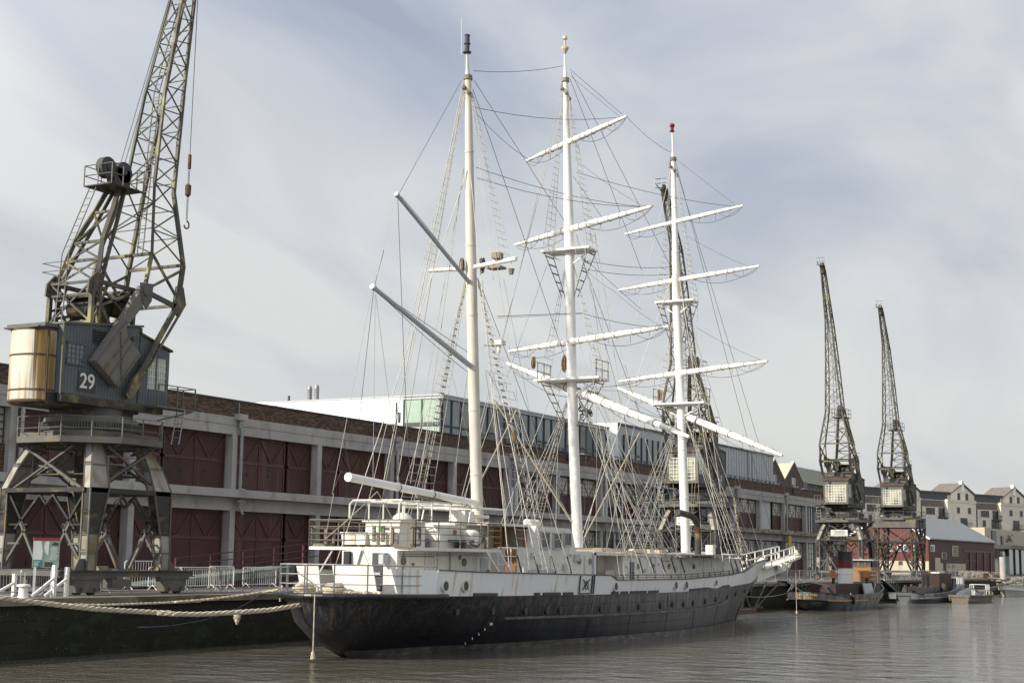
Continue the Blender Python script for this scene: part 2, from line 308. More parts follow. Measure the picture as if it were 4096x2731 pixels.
for x in (89, 96.5, 101.5, 108.6, 121, 139, 143, 176): vf.box(x, x+.28, 38.2, 38.5, -2.6, -.2)
loc(vf.build('fender_timber', 'blk'), qw)
mo = MB()
for i in range(420):                                  # weeds growing out of the wall, left part
    x = rnd.uniform(34, 62); z = rnd.uniform(-1.9, -.3); r = rnd.uniform(.02, .07)
    for k in range(4):
        p = V((x+rnd.uniform(-.12, .12), 38.53, z+rnd.uniform(-.1, .1))); q = V((rnd.uniform(-1, 1), -.6, rnd.uniform(-1, .4)))*r
        mo.add([p, p+q, p+V((r, -.02, -r*.5))], [(0, 1, 2)])
loc(mo.build('ivy_tufts', 'weed'), qw)
rl = MB()
for y in (40.9, 41.1, 45.1, 45.3): rl.box(20, 240, y-.035, y+.035, -.05, .008)
tag(rl.build('dock_rail', 'rust'), 'flush steel crane rails let into the quay paving under the cranes', 'rail')

# ------------------------------------------------------------------ the long transit shed
X0, BAY = 74.33, 9.09
bx = lambda k: X0+BAY*k
KL, KR = -4, 15
wh = thing('dock_warehouse', 'long two storey dock shed with grey concrete frame, maroon sliding doors and brick parapet', 'warehouse', (120, 60, 0))
def B(mb, name, m, **kw): return loc(mb.build(name, m, **kw), wh)
xl, xr = bx(KL), bx(KR)+.5
B(MB().box(xl, xr, 60.9, 85, 0, 10.1), 'core_wall', 'frame')
B(MB().box(xl, xr, 60.03, 60.4, 10.17, 11.18).box(xl, xl+.4, 60.4, 85, 10.17, 11.18).box(xr-.4, xr, 60.4, 85, 9.07, 11.18), 'brick_parapet', 'brick')
B(MB().box(xl-.05, xr+.05, 59.96, 60.47, 11.18, 11.26), 'parapet_coping', 'frame')
B(MB().box(xl, xr, 60.9, 84.9, 10.3, 10.5), 'flat_roof', 'deck')
bm_ = MB()
bm_.box(xl, xr, 59.995, 60.4, 9.66, 10.17).box(xl, xr, 60.03, 60.4, 9.07, 9.645)
for k in range(KL, KR, 2): bm_.box(bx(k)+3.9+9.09-.015, bx(k)+3.9+9.09+.015, 59.985, 60.0, 9.1, 10.17)
B(bm_, 'upper_beam', 'conc')
B(MB().box(xl, xr, 60.03, 60.9, 4.33, 5.125), 'lower_beam', 'conc')
B(MB().box(xl, bx(9), 59.25, 60.9, 5.13, 5.62), 'canopy_slab', 'conc', label='pale canopy slab between the storeys')
B(MB().box(bx(9), xr, 59.25, 60.9, 5.13, 5.62), 'canopy_slab', 'conc_moss', label='mossy brown end of the canopy slab')
for k in range(KL, KR+1):
    x = bx(k)
    B(MB().box(x, x+.47, 60.0, 60.62, 5.62, 9.07).box(x-.01, x+.48, 59.99, 60.62, 0, 4.33), 'pillar', 'conc')
    if k % 2 == 0:
        d = MB().tube((x+.62, 59.8, 5.65), (x+.62, 59.8, 9.15), .105, n=10).tube((x+.62, 59.8, 9.15), (x+.45, 59.82, 9.5), .105, n=10).tube((x+.45, 59.82, 9.5), (x+.45, 59.8, 10.0), .105, n=10)
        for z in (6, 7.3, 8.8, 9.1): d.tube((x+.62, 59.8, z), (x+.62, 59.8, z+.09), .135, n=10)
        d.tube((x+.62, 59.8, 5.65), (x+.75, 59.5, 5.6), .1, n=8)
        d.tube((x+.5, 59.6, 5.1), (x+.5, 59.7, 4.5), .09, n=8).tube((x+.5, 59.7, 4.5), (x+.75, 59.6, 4.1), .09, n=8).box(x+.1, x+.9, 59.55, 59.62, 4.88, 4.95)
        h = B(MB().box(x+.05, x+.85, 59.55, 60.05, 9.98, 10.36), 'rainwater_hopper', 'conc')
        B(d, 'downpipe', 'galv')
        B(MB().tube((x+.45, 59.98, 10.36), (x+.45, 59.98, 11.1), .025, n=6), 'vent_pipe', 'conc')
def leaf(x0, x1, z0, z1, y, rail, kind, even=True):
    b = MB(); b.m = 0; b.box(x0, x1, y, y+.06, z0, z1)
    up, fr = 'maroon', 'maroonp'
    mats = ['maroon', 'maroonp']
    if kind == 'glz': mats = ['maroon', 'maroonp', 'gcream', 'frame']
    yt = y-.05
    b.m = 1; W = x1-x0
    b.box(x0, x1, yt, y, rail-.09, rail+.09); b.box(x0, x0+.1, yt, y, z0, z1); b.box(x1-.1, x1, yt, y, z0, z1); b.box(x0, x1, yt, y, z1-.1, z1)
    if kind == 'glz':
        b.m = 2; b.box(x0+.12, x1-.12, y-.02, y-.005, rail+.1, z1-.12); b.m = 3
        nn = max(2, int(W/.55))
        for i in range(1, nn): b.box(x0+W*i/nn-.015, x0+W*i/nn+.015, y-.04, y-.018, rail+.1, z1-.1)
        for i in range(1, 4): zz = rail+(z1-rail)*i/4; b.box(x0+.1, x1-.1, y-.036, y-.018, zz-.015, zz+.015)
        b.m = 1
    nv = max(1, round(W/2.8)); st = W/nv
    for i in range(nv):
        a = x0+st*i; 
        b.m = 3 if kind == 'glz' else 1
        b.beam((a+.08, y-.03, z1-.12), (a+st/2, y-.03, rail), .07, .05, up=(0, 1, 0)); b.beam((a+st/2, y-.03, rail), (a+st-.08, y-.03, z1-.12), .07, .05, up=(0, 1, 0))
        b.m = 1
        if i: b.box(a-.035, a+.035, yt, y, z0, z1)
    return b, mats
kinds = {k: ('m', 'm') for k in range(-2, 4)}
kinds.update({-4: ('w', 'w'), -3: ('w', 'm'), 4: ('g', 'g'), 5: ('g', 'g'), 6: ('g', 'g'), 7: ('e', 'e'), 8: ('e', 'e'), 9: ('g', 'e'), 10: ('g', 'g'), 11: ('x', 'g'), 12: ('g', 'g'), 13: ('s', 's'), 14: ('g', 'g')})
for k in range(KL, KR):
    for lvl, (z0, z1, rail) in enumerate(((5.66, 9.05, 7.4), (.04, 4.31, 2.62))):
        kd = kinds[k][0 if lvl == 0 else 1]; x0, x1 = bx(k)+.48, bx(k+1)
        if kd in 'mg':
            sp = (x0, bx(k)+5.95, bx(k)+6.4, x1-.06) if k % 2 == 0 else (x0, bx(k)+2.95, bx(k)+3.3, x1-.1)
            for j in (0, 2):
                if kd == 'g' and j == 0 and k % 2 == 0 and k in (4, 6): 
                    g = MB(); g.box(sp[0], sp[1], 60.5, 60.55, z0, z1); B(g, 'window', 'glass')
                    g = MB()
                    for i in range(4): xx = sp[0]+(sp[1]-sp[0])*i/3; g.box(xx-.08, xx+.08, 60.4, 60.5, z0, z1)
                    g.box(sp[0], sp[0]+1.6, 60.38, 60.42, z0, z0+1.9); B(g, 'window_frame', 'sign'); continue
                b, ms = leaf(sp[j], sp[j+1], z0, z1, 60.45+(.12 if j else 0), rail, 'glz' if kd == 'g' else 'm')
                dd = B(b, 'sliding_door', ms)
                hd = MB(); xc = (sp[j]+sp[j+1])/2; hd.box(xc-1.2, xc-1.05, 60.4, 60.44, z0+.95, z0+1.1).box(xc+1.0, xc+1.15, 60.4, 60.44, z0+.95, z0+1.1)
                if sp[j+1]-sp[j] > 4: hd.v = [(q[0], q[1]+.0, q[2]) for q in hd.v]; ho = hd.build('door_vent', 'blk'); ho.parent = dd
        elif kd == 'w':
            B(MB().box(x0, x1, 60.3, 60.9, z0, z0+1.5), 'brick_infill', 'brick')
            g = MB(); g.m = 0; g.box(x0, x1, 60.5, 60.55, z0+1.5, z1); g.m = 1
            for i in range(13): xx = x0+(x1-x0)*i/12; g.box(xx-.03, xx+.03, 60.42, 60.5, z0+1.5, z1)
            for i in range(6): zz = z0+1.5+(z1-z0-1.5)*i/5; g.box(x0, x1, 60.425, 60.495, zz-.03, zz+.03)
            B(g, 'window', ['gcream', 'frame'])
        elif kd == 'e':
            g = MB(); g.m = 0; g.box(x0, x1, 60.6, 60.65, z0, z1); g.m = 1
            for i in range(9): xx = x0+(x1-x0)*i/8; g.box(xx-.035, xx+.035, 60.5, 60.6, z0, z1)
            g.box(x0, x1, 60.51, 60.6, z0+2.2, z0+2.3); B(g, 'glazed_entrance', ['ggreen', 'frame'])
        elif kd == 'x':
            B(MB().box(x0, bx(k)+5.0, 60.4, 60.46, z0, z1), 'sliding_door', 'gclad', label='plain grey sliding door')
            B(MB().box(bx(k)+5, bx(k)+5.9, 60.7, 60.75, z0, z1), 'doorway', 'blk')
            b, ms = leaf(bx(k)+5.95, x1, z0, z1, 60.5, rail, 'glz'); B(b, 'sliding_door', ms)
        elif kd == 's':
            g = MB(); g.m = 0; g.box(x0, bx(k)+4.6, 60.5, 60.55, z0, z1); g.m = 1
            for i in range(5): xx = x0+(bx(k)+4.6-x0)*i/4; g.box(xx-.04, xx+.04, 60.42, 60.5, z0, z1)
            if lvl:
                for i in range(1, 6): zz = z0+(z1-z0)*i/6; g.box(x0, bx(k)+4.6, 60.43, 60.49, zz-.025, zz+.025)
            B(g, 'window', [M['gsky'] if not lvl else M['sign'], 'frame'])  # lower panes coloured white to stand in for light showing through
            B(MB().box(bx(k)+4.6, x1, 60.55, 60.6, z0, z1), 'panel', 'frame')
# roof level: glazed rooftop storey
PZ = 14.76
ph = MB(); ph.box(103.9, 135.6, 62.7, 78.5, 10.5, PZ-.35); B(ph, 'rooftop_core', 'frame')
B(MB().box(103.6, 136.0, 62.42, 78.9, PZ-.35, PZ-.12).box(103.5, 136.1, 62.36, 79, PZ-.12, PZ), 'rooftop_eaves', 'gclad')
e_ = MB(); e_.box(103.62, 103.9, 66.15, 125, 10.5, PZ-.35)
B(e_, 'end_cladding', 'pclad')
B(MB().box(103.56, 104.1, 66.1, 125, PZ-.349, PZ-.02), 'end_fascia', 'pclad')
sj = MB(); y = 68
while y < 125: sj.box(103.6, 103.625, y-.02, y+.02, 10.5, PZ-.35); y += 2.1
B(sj, 'cladding_joint', 'gclad')
def glazing(x0, x1, n, z0, z1, y, m='gsky', sub=()):
    g = MB(); g.box(x0, x1, y, y+.04, z0, z1); o = B(g, 'window_band', m)
    f = MB()
    for i in range(n+1): xx = x0+(x1-x0)*i/n; f.box(xx-.06, xx+.06, y-.1, y, z0, z1)
    f.box(x0, x1, y-.08, y, z0-.05, z0+.06)
    for i in sub: a = x0+(x1-x0)*i/n; f.box(a, a+(x1-x0)/n, y-.09, y-.001, z0+1.05, z0+1.2)
    fo = f.build('window_frame', 'frame'); fo.parent = o; return o
glazing(103.9, 135.6, 21, 11.1, PZ-.4, 62.6, 'gsky', (0, 1, 2, 5, 8, 11, 12, 15, 17, 19))
g = MB(); g.m = 0; g.box(103.66, 103.7, 62.6, 66.1, 12.5, PZ-.4); g.box(103.66, 103.7, 62.6, 66.1, 10.6, 12.2); g.m = 1
g.box(103.58, 103.72, 62.6, 66.1, 12.2, 12.5); g.box(103.6, 103.7, 64.3, 64.42, 10.6, PZ-.4); g.box(103.58, 103.7, 62.5, 62.62, 10.6, PZ-.4); g.box(103.58, 103.7, 66.03, 66.14, 10.6, PZ-.4)
B(g, 'end_window', ['signg', 'frame'])
# curved link and the second rooftop volume
cv = MB(); pts = [(135.7+2.6*math.sin(t*math.pi/2/8), 62.9+1.4*(1-math.cos(t*math.pi/2/8))) for t in range(9)]
cv.add([(x, y, z) for x, y in pts for z in (10.5, PZ)], [(2*i, 2*i+2, 2*i+3, 2*i+1) for i in range(8)]); B(cv, 'curved_wall', 'pclad', smooth=True)
B(MB().box(138.2, 187, 62.55, 78, 10.5, 15.35), 'rooftop_block', 'gclad')
B(MB().box(138.1, 138.19, 62.5, 78, 11, 15.4), 'end_cladding', 'pclad')
glazing(139.6, 163.5, 16, 11.2, 14.3, 62.45, 'gsky', (2, 9))
pc = MB(); x = 164
while x < 187: pc.box(x, x+.03, 62.53, 62.56, 10.6, 15.3); x += .92
for x in (177.2, 178.7): pc.box(x, x+.14, 62.5, 62.56, 10.6, 15.2)
B(pc, 'cladding_joint', 'frame')
B(MB().box(138.2, 187.05, 62.42, 62.56, 15.2, 15.42), 'roof_edge', 'frame')
rr = MB()
x = 104.0
while x < 201: rr.box(x, x+.07, 60.1, 60.2, 11.26, 11.52); x += 1.55
rr.box(104, 201, 60.08, 60.16, 11.50, 11.57).box(104, 201, 60.08, 60.16, 11.34, 11.38); B(rr, 'roof_railing', 'frame')
for x in (90, 121.5, 150, 187):
    l_ = B(MB().box(x, x+.35, 59.8, 59.98, 10.45, 11.0).tube((x+.2, 59.8, 10.95), (x+.8, 59.0, 11.12), .03), 'wall_lamp', 'frame')
    q = MB().lathe((x+.9, 58.9, 11.02), [(.02, .14), (.16, .13), (.46, 0), (.40, -.04), (.05, -.05)], 16).build('lamp_shade', 'galv', smooth=True); q.parent = l_
# flues standing on the roof behind the parapet
for i, (x, y, r, h) in enumerate(((104.2, 76.03, .21, 2.9), (104.2, 75.3, .22, 3.1))):
    B(MB().lathe((x, y, PZ-.4), [(r, 0), (r, h*.42), (r*1.03, h*.42+.02), (r*1.03, h*.42+.25), (r*.6, h*.42+.45)], 18), 'flue', 'galv', smooth=True)
B(MB().lathe((104.2, 78.2, PZ-.1), [(.2, 0), (.16, .2), (.10, .25), (.10, .62)], 12), 'roof_vent', 'frame')
B(MB().box(94.5, 94.62, 60.9, 61.0, 11, 13.1).box(94.9, 95.1, 60.9, 61.05, 11.6, 12.4).box(94.6, 94.95, 60.93, 60.97, 12.3, 12.4), 'antenna', 'frame')
# vertical banners
def banner(x, z0, z1, w, words, label, mb='blk', mt='sign', size=1.0, y=59.3, shift=0):
    b = MB().box(x, x+.04+w, y, y+.05, z0, z1).build('banner', mb)
    b2 = thing('banner', label, 'banner', (x, y, z0)); loc(b, b2); b.name = 'cloth'
    if words:
        t = text('lettering', words, size, (x+w/2+.02, y-.02, (z0+z1)/2+shift), (0, 0, -1), (1, 0, 0), mt); loc(t, b2)
banner(137.1, 5.75, 9.2, 2.0, 'm shed', 'tall black banner with white sideways lettering hanging left of the glass entrance', size=1.35)
banner(155.2, 5.75, 9.2, 2.0, 'm shed', 'tall black banner with white sideways lettering seen between the crane legs behind the foremast', size=1.35)
banner(155.4, .6, 4.9, 1.9, 'free entry', 'tall black lower banner with orange sideways lettering beyond the foremast', mt='orange', size=.8)
banner(bx(12)-.4, 1.4, 5.0, 1.1, None, 'plain yellow banner hanging on the shed beyond the bowsprit', mb='yellow')

# ------------------------------------------------------------------ buildings beyond
def gable_house(x0, x1, y0, y1, ze, zr, label):
    h = thing('brick_house', label, 'house', (x0, y0, 0), group='gabled brick houses behind the dock shed')
    xm = (x0+x1)/2
    loc(MB().poly([(x0, y0, 8), (x1, y0, 8), (x1, y0, ze), (xm, y0, zr), (x0, y0, ze)], (0, .3, 0)).build('gable_wall', 'rbrick'), h)
    loc(MB().poly([(x0, y0-.1, ze), (xm, y0-.1, zr), (xm, y0-.1, zr+.22), (x0, y0-.1, ze+.22)], (0, .5, 0)).poly([(xm, y0-.1, zr), (x1, y0-.1, ze), (x1, y0-.1, ze+.22), (xm, y0-.1, zr+.22)], (0, .5, 0)).build('gable_coping', 'cream'), h)
    loc(MB().poly([(x0, y0+.31, ze-.1), (xm, y0+.31, zr-.1), (x1, y0+.31, ze-.1)], (0, y1-y0, 0)).build('roof', 'groof'), h)
    wn = loc(MB().box(xm-1.3, xm+.9, y0-.03, y0, ze-2.0, ze+.6).build('window', 'glass'), h)
    f = MB().box(xm-1.4, xm-.1, y0-.08, y0-.031, ze-2.0, ze+.6).box(xm-1.4, xm+1.3, y0-.3, y0-.25, ze-2, ze-.6).build('window_frame', 'gclad'); f.parent = wn
    return h
gable_house(220.4, 229.6, 75, 80, 14.6, 17.55, 'brown brick gable behind the shed roof, the one touching the white rooftop block')
gable_house(229.6, 239.6, 75, 80, 14.6, 17.7, 'brown brick gable behind the shed roof, the one beside the dark clad upper storey')
gb = thing('green_roofed_building', 'long building with pale green seamed metal roof behind the two brick gables', 'building', (240, 90, 0))
loc(MB().poly([(222, 76.2, 15.0), (222, 80.5, 18.2), (222, 90, 15)], (50, 0, 0)).build('roof', 'groof'), gb)
sm = MB(); x = 222.5
while x < 272: sm.beam((x, 76.2, 15.05), (x, 80.5, 18.25), .1, .14); x += 1.05
loc(sm.build('roof_seam', 'frame'), gb)
loc(MB().box(223, 271, 76.5, 89, 0, 15.0).build('wall', 'greyd'), gb)
loc(MB().box(239.8, 243.5, 75.6, 76.4, 12, 15).build('panel', 'timber'), gb)
loc(MB().box(243.6, 262, 75.2, 75.4, 12, 13.6).build('balcony', 'gclad'), gb)
# maroon boat shed
ms = thing('boat_shed', 'maroon clad boat shed with pale grey pitched roof and cream base behind the farthest crane', 'shed', (228, 52, 0))
A1 = V((227.7, 52.3, 0)); ax_ = V((math.cos(R_(-4)), math.sin(R_(-4)), 0)); n_ = V((-ax_.y, ax_.x, 0)); Ls, Wd = 37.0, 12.6
A2 = A1+ax_*Ls; B1 = A1+n_*Wd; B2 = A2+n_*Wd; R1 = A1+n_*Wd*.5; R2 = A2+n_*Wd*.5; ze, zr = 5.6, 9.15
up = lambda p, z: V((p.x, p.y, z))
Z['r7'] = (3.92, 3400, 1850); Z['a'] = (3.4843, 3650, 2000)
def onpl(f, a, b, P, n):
    d = ray(f, a, b); return CAM+d*((P-CAM).dot(n)/d.dot(n))
loc(MB().add([up(A1, 0), up(A2, 0), up(A2, ze), up(A1, ze)], [(0, 1, 2, 3)]).build('side_wall', 'shed'), ms)
loc(MB().add([up(A1, 2.2), up(A1, ze), up(R1, zr), up(B1, ze), up(B1, 2.2)], [(0, 1, 2, 3, 4)]).build('end_wall', 'maroony'), ms)
loc(MB().poly([up(A1, 0)-ax_*.04, up(A1, 2.2)-ax_*.04, up(B1, 2.2)-ax_*.04, up(B1, 0)-ax_*.04], ax_*.3).build('end_plinth', 'cream'), ms)
loc(MB().add([up(A2, 0), up(A2, ze), up(R2, zr), up(B2, ze), up(B2, 0)], [(0, 1, 2, 3, 4)]).build('end_wall', 'shed'), ms)
o1 = -n_*.35; o2 = -ax_*.3; Lr = Ls+.6
loc(MB().poly([up(A1+o1+o2, ze-.18), up(R1+o2, zr), up(R1+o2, zr+.15), up(A1+o1+o2, ze)], ax_*Lr).poly([up(R1+o2, zr), up(B1-o1+o2, ze-.18), up(B1-o1+o2, ze), up(R1+o2, zr+.15)], ax_*Lr).build('roof', 'sroof'), ms)
loc(MB().beam(up(A1+o1+o2*1.15, ze-.12), up(R1+o2*1.15, zr+.05), .1, .28).beam(up(R1+o2*1.15, zr+.05), up(B1-o1+o2*1.15, ze-.12), .1, .28).build('verge_board', 'pclad'), ms)
def quad(f, a0, b0, a1, b1, P, n, name, m, off=.06):
    q = [onpl(f, a, b, P-n*off, n) for a, b in ((a0, b0), (a1, b0), (a1, b1), (a0, b1))]
    q = [(q[0]+V((0, 0, 0))), q[1], q[2], q[3]]; zt = (q[0].z+q[1].z)/2; zb = (q[2].z+q[3].z)/2
    for i in (0, 1): q[i].z = zt
    for i in (2, 3): q[i].z = zb
    return loc(MB().poly(q, n*off*.8).build(name, m), ms), q
for a0, a1 in ((632, 668), (745, 795), (845, 900), (1005, 1040)):
    f_, q = quad('r7', a0-7, 1284, a1+7, 1386, A1, ax_, 'window_frame', 'pclad', .05); o, q = quad('r7', a0, 1292, a1, 1378, A1, ax_, 'window', 'gsky', .10)
for a0, b0, a1, b1 in ((760, 1540, 820, 1600), (948, 1540, 1030, 1600)): quad('r7', a0, b0, a1, b1, A1, ax_, 'window', 'frame', .12)
for a0, b0, a1, b1, nm, mm in ((255, 618, 312, 716, 'window', 'sign'), (268, 640, 300, 705, 'window_pane', 'glass'), (410, 726, 478, 818, 'notice_board', 'cream'), (557, 633, 640, 780, 'notice_board', 'cream'), (318, 800, 388, 990, 'rendered_patch', 'cream'), (388, 876, 428, 990, 'rendered_patch', 'cream'), (475, 882, 742, 992, 'rendered_patch', 'cream'), (498, 893, 530, 932, 'window', 'glass'), (562, 895, 598, 935, 'window', 'glass'), (715, 706, 1128, 728, 'door_track', 'maroonp'), (735, 832, 925, 848, 'door_rail', 'maroonp')):
    o, q = quad('a', a0, b0, a1, b1, A1, n_, nm, mm, .14 if nm in ('window_pane',) or (nm == 'window' and b0 > 850) else .07)
    if nm == 'notice_board':
        t = MB(); w_ = (q[1]-q[0])
        for i in range(7):
            zz = q[3].z+(q[0].z-q[3].z)*(i+.7)/8; k = .62+.25*rnd.random(); p0 = up(q[0]+w_*.12, zz)-n_*.02; t.poly([p0, p0+w_*k, p0+w_*k+UP*.09, p0+UP*.09], -n_*.01)
        t = t.build('writing', 'dirty'); t.location = -ms.location; t.parent = ms
for a in (820, 918, 1018, 1108): quad('a', a-16, 728, a, 990, A1, n_, 'door_post', 'maroonp', .16)
# apartment blocks: a frame with its origin at P0, d along the facade, z up
az = R_(-21.4); D = V((math.cos(az), math.sin(az), 0)); Nn = V((-D.y, D.x, 0)); P0 = V((321.45, 74.64, 0))
def ab(mb, u0, u1, w0, w1, z0, z1):
    q = [P0+D*u+Nn*w_+UP*z for z in (z0, z1) for u, w_ in ((u0, w0), (u1, w0), (u1, w1), (u0, w1))]
    return mb.add(q, [(0,3,2,1),(4,5,6,7),(0,1,5,4),(1,2,6,5),(2,3,7,6),(3,0,4,7)])
def apartment(c, label):
    a = thing('apartment_block', label, 'apartment block', P0+D*c, group='pale apartment blocks across the far end')
    def P(mb, name, m): return loc(mb.build(name, m), a)
    # centre gable bay (c-1.6 .. c+9.2 in u), recessed bay with dark mansard to its left
    l0, l1, r1 = c-10.1, c-1.4, c+9.4; c0 = c; c = c+2.3; l2 = l0+1.2
    P(ab(ab(MB(), l1, r1, 0, 14, 0, 15.6), l0, l1, .8, 14, 0, 14.0), 'wall', 'apt')
    P(ab(MB(), l0, l1, .9, 14, 14.0, 15.4), 'mansard', 'droof')
    P(ab(ab(MB(), l1-.15, r1+.15, -.15, .3, 15.15, 15.4), l1-.1, r1+.1, -.1, .5, 15.6, 15.75), 'cornice', 'apt')
    g = MB(); q = [P0+D*u+Nn*1.5+UP*z for u, z in ((c-.2, 15.6), (c-.2, 17.0), (c+4.3, 19.2), (c+8.9, 17.0), (c+8.9, 15.6))]; g.poly(q, Nn*5.4); P(g, 'gable_wall', 'apt')
    rf = MB()
    for u0, u1 in ((c-.8, c+4.3), (c+9.5, c+4.3)): q = [P0+D*u+Nn*1.2+UP*z for u, z in ((u0, 16.85), (u1, 19.35), (u1, 19.6), (u0, 17.1))]; rf.poly(q, Nn*6)
    P(rf, 'roof', 'droof')
    P(ab(MB(), c+3.7, c+4.6, 1.2, 1.9, 17.6, 20.0), 'chimney', 'pclad')
    P(ab(ab(MB(), l0+1, c-.3, 1.3, 13, 16.95, 17.4), c+8.9, c+10, 1.3, 13, 16.95, 17.4), 'roof_edge', 'frame')
    P(ab(MB(), l0+1, c-.2, 1.9, 12, 15.4, 16.95), 'attic_wall', 'apt')
    at_ = ab(MB(), l0+1, c-1, 1.8, 1.88, 15.7, 16.9); P(at_, 'attic_glazing', 'glass')
    def win(u, z, w_, h, wp, bal=False):
        o = P(ab(MB(), u-w_/2, u+w_/2, wp-.06, wp-.01, z, z+h), 'window', 'glass')
        f = MB()
        ab(f, u-w_/2-.1, u+w_/2+.1, wp-.14, wp-.05, z-.12, z); ab(f, u-w_/2-.08, u+w_/2+.08, wp-.1, wp-.05, z+h, z+h+.1)
        k = max(1, round(w_/.75))
        for i in range(k+1): uu = u-w_/2+w_*i/k; ab(f, uu-.045, uu+.045, wp-.1, wp-.062, z, z+h)
        f = f.build('window_frame', 'timber'); f.parent = o
        if bal:
            b = MB(); ab(b, u-w_/2-.45, u+w_/2+.45, wp-1.0, wp, z-.3, z-.12); ab(b, u-w_/2-.45, u+w_/2+.45, wp-1.02, wp-.98, z+.72, z+.8)
            k = int(w_/.22)
            for i in range(k+5): uu = u-w_/2-.45+(w_+.9)*i/(k+4); ab(b, uu-.02, uu+.02, wp-1.01, wp-.99, z-.1, z+.75)
            P(b, 'balcony', 'frame')
    c = c0
    for z in (13.0, ): win(c+2.6, z, .95, 1.05, 0); win(c+6.8, z, .95, 1.05, 0)
    for z in (10.1, 7.1, 4.1): win(c+4.6, z, 2.5, 1.7, 0, True)
    win(c-6.6, 12.5, 3.0, 1.2, .8); win(c-2.6, 12.0, 1.9, 1.8, .8, True)
    for z in (10.4, 7.4, 4.4): win(c-7.0, z, 1.0, 1.2, .8); win(c-3.1, z-.5, 1.9, 1.7, .8, True)
    for du in (2.9, 6.0): 
        o = P(ab(MB(), c+2.3+du-.5, c+2.3+du+.5, 1.42, 1.49, 15.8, 17.3), 'window', 'glass')
    P(ab(ab(MB(), l0+.1, l0+.25, .6, .78, 0, 14), l1-.3, l1-.15, .6, .78, 0, 14), 'downpipe', 'frame')
for c, lb in ((-31, 'pale apartment block farthest left, glimpsed between the two far cranes'), (-10.4, 'pale apartment block directly behind the farthest crane'), (10.2, 'pale gabled apartment block with a white chimney rising above the grey shed roof'), (30.9, 'pale gabled apartment block at the right edge of the photo')):
    apartment(c, lb)
gp = thing('glass_pavilion', 'low dark glass fronted building with a flat roof in front of the apartments', 'building', (300, 52, 0))
loc(MB().box(281, 330, 50.5, 51, 0, 4.7).build('glazed_front', 'ggreen'), gp)
loc(MB().box(279, 335, 49.6, 60, 4.7, 5.4).build('flat_roof', 'frame'), gp)
loc(MB().box(284, 335, 55, 60, 5.4, 8.6).build('upper_wall', 'cream'), gp)
loc(MB().box(290, 294, 54.8, 54.99, 5.6, 8.2).box(299, 301, 54.8, 54.99, 5.6, 7.4).build('doorway', 'blk'), gp)
gf = MB()
for x in range(281, 331, 6): gf.box(x, x+.3, 50.3, 50.49, 0, 4.7)
loc(gf.build('mullion', 'frame'), gp)
gr = MB()
for k in range(9):
    a = sag((303+k*.75, 54.7, 6.0+rnd.random()*1.6), (304.4+k*.75, 54.7, 6.2+rnd.random()*1.6), rnd.uniform(-.7, .7), 6); gr.path(a, .07, 4)
loc(gr.build('graffiti', 'dirty'), gp)
M['railg'] = mat('weathered_rail', (.13, .125, .105), .6, .2, 4)
M['gwarm'] = mat('dusty_cab_glass', (.42, .40, .28), .15, .35, 1.6, (.10, .11, .08), (.48, .62), 1.1, spec=.8)
M['gcab'] = mat('pale_cab_glass', (.50, .52, .46), .2, .2, 1.5)
M['glassg'] = mat('grey_pane', (.10, .115, .12), .15, .3, 2, spec=.9)
M['greyg'] = mat('crane_lattice_lit_patches', (.075, .07, .052), .6, .25, 1.2, (.26, .23, .11), (.53, .68), .9, c3=(.07, .05, .03), c3s=(1.5, 1.5, 1.5), c3p=(.55, .68))  # paler noise patches put sunlit highlights into the dark lattice colour
M['leverg'] = mat('lever_plate_grey', (.16, .15, .13), .7, .2, 1.2, (.16, .11, .06), (.56, .72), 1.2, (1, 1, 1), bump=.2, bscale=3)

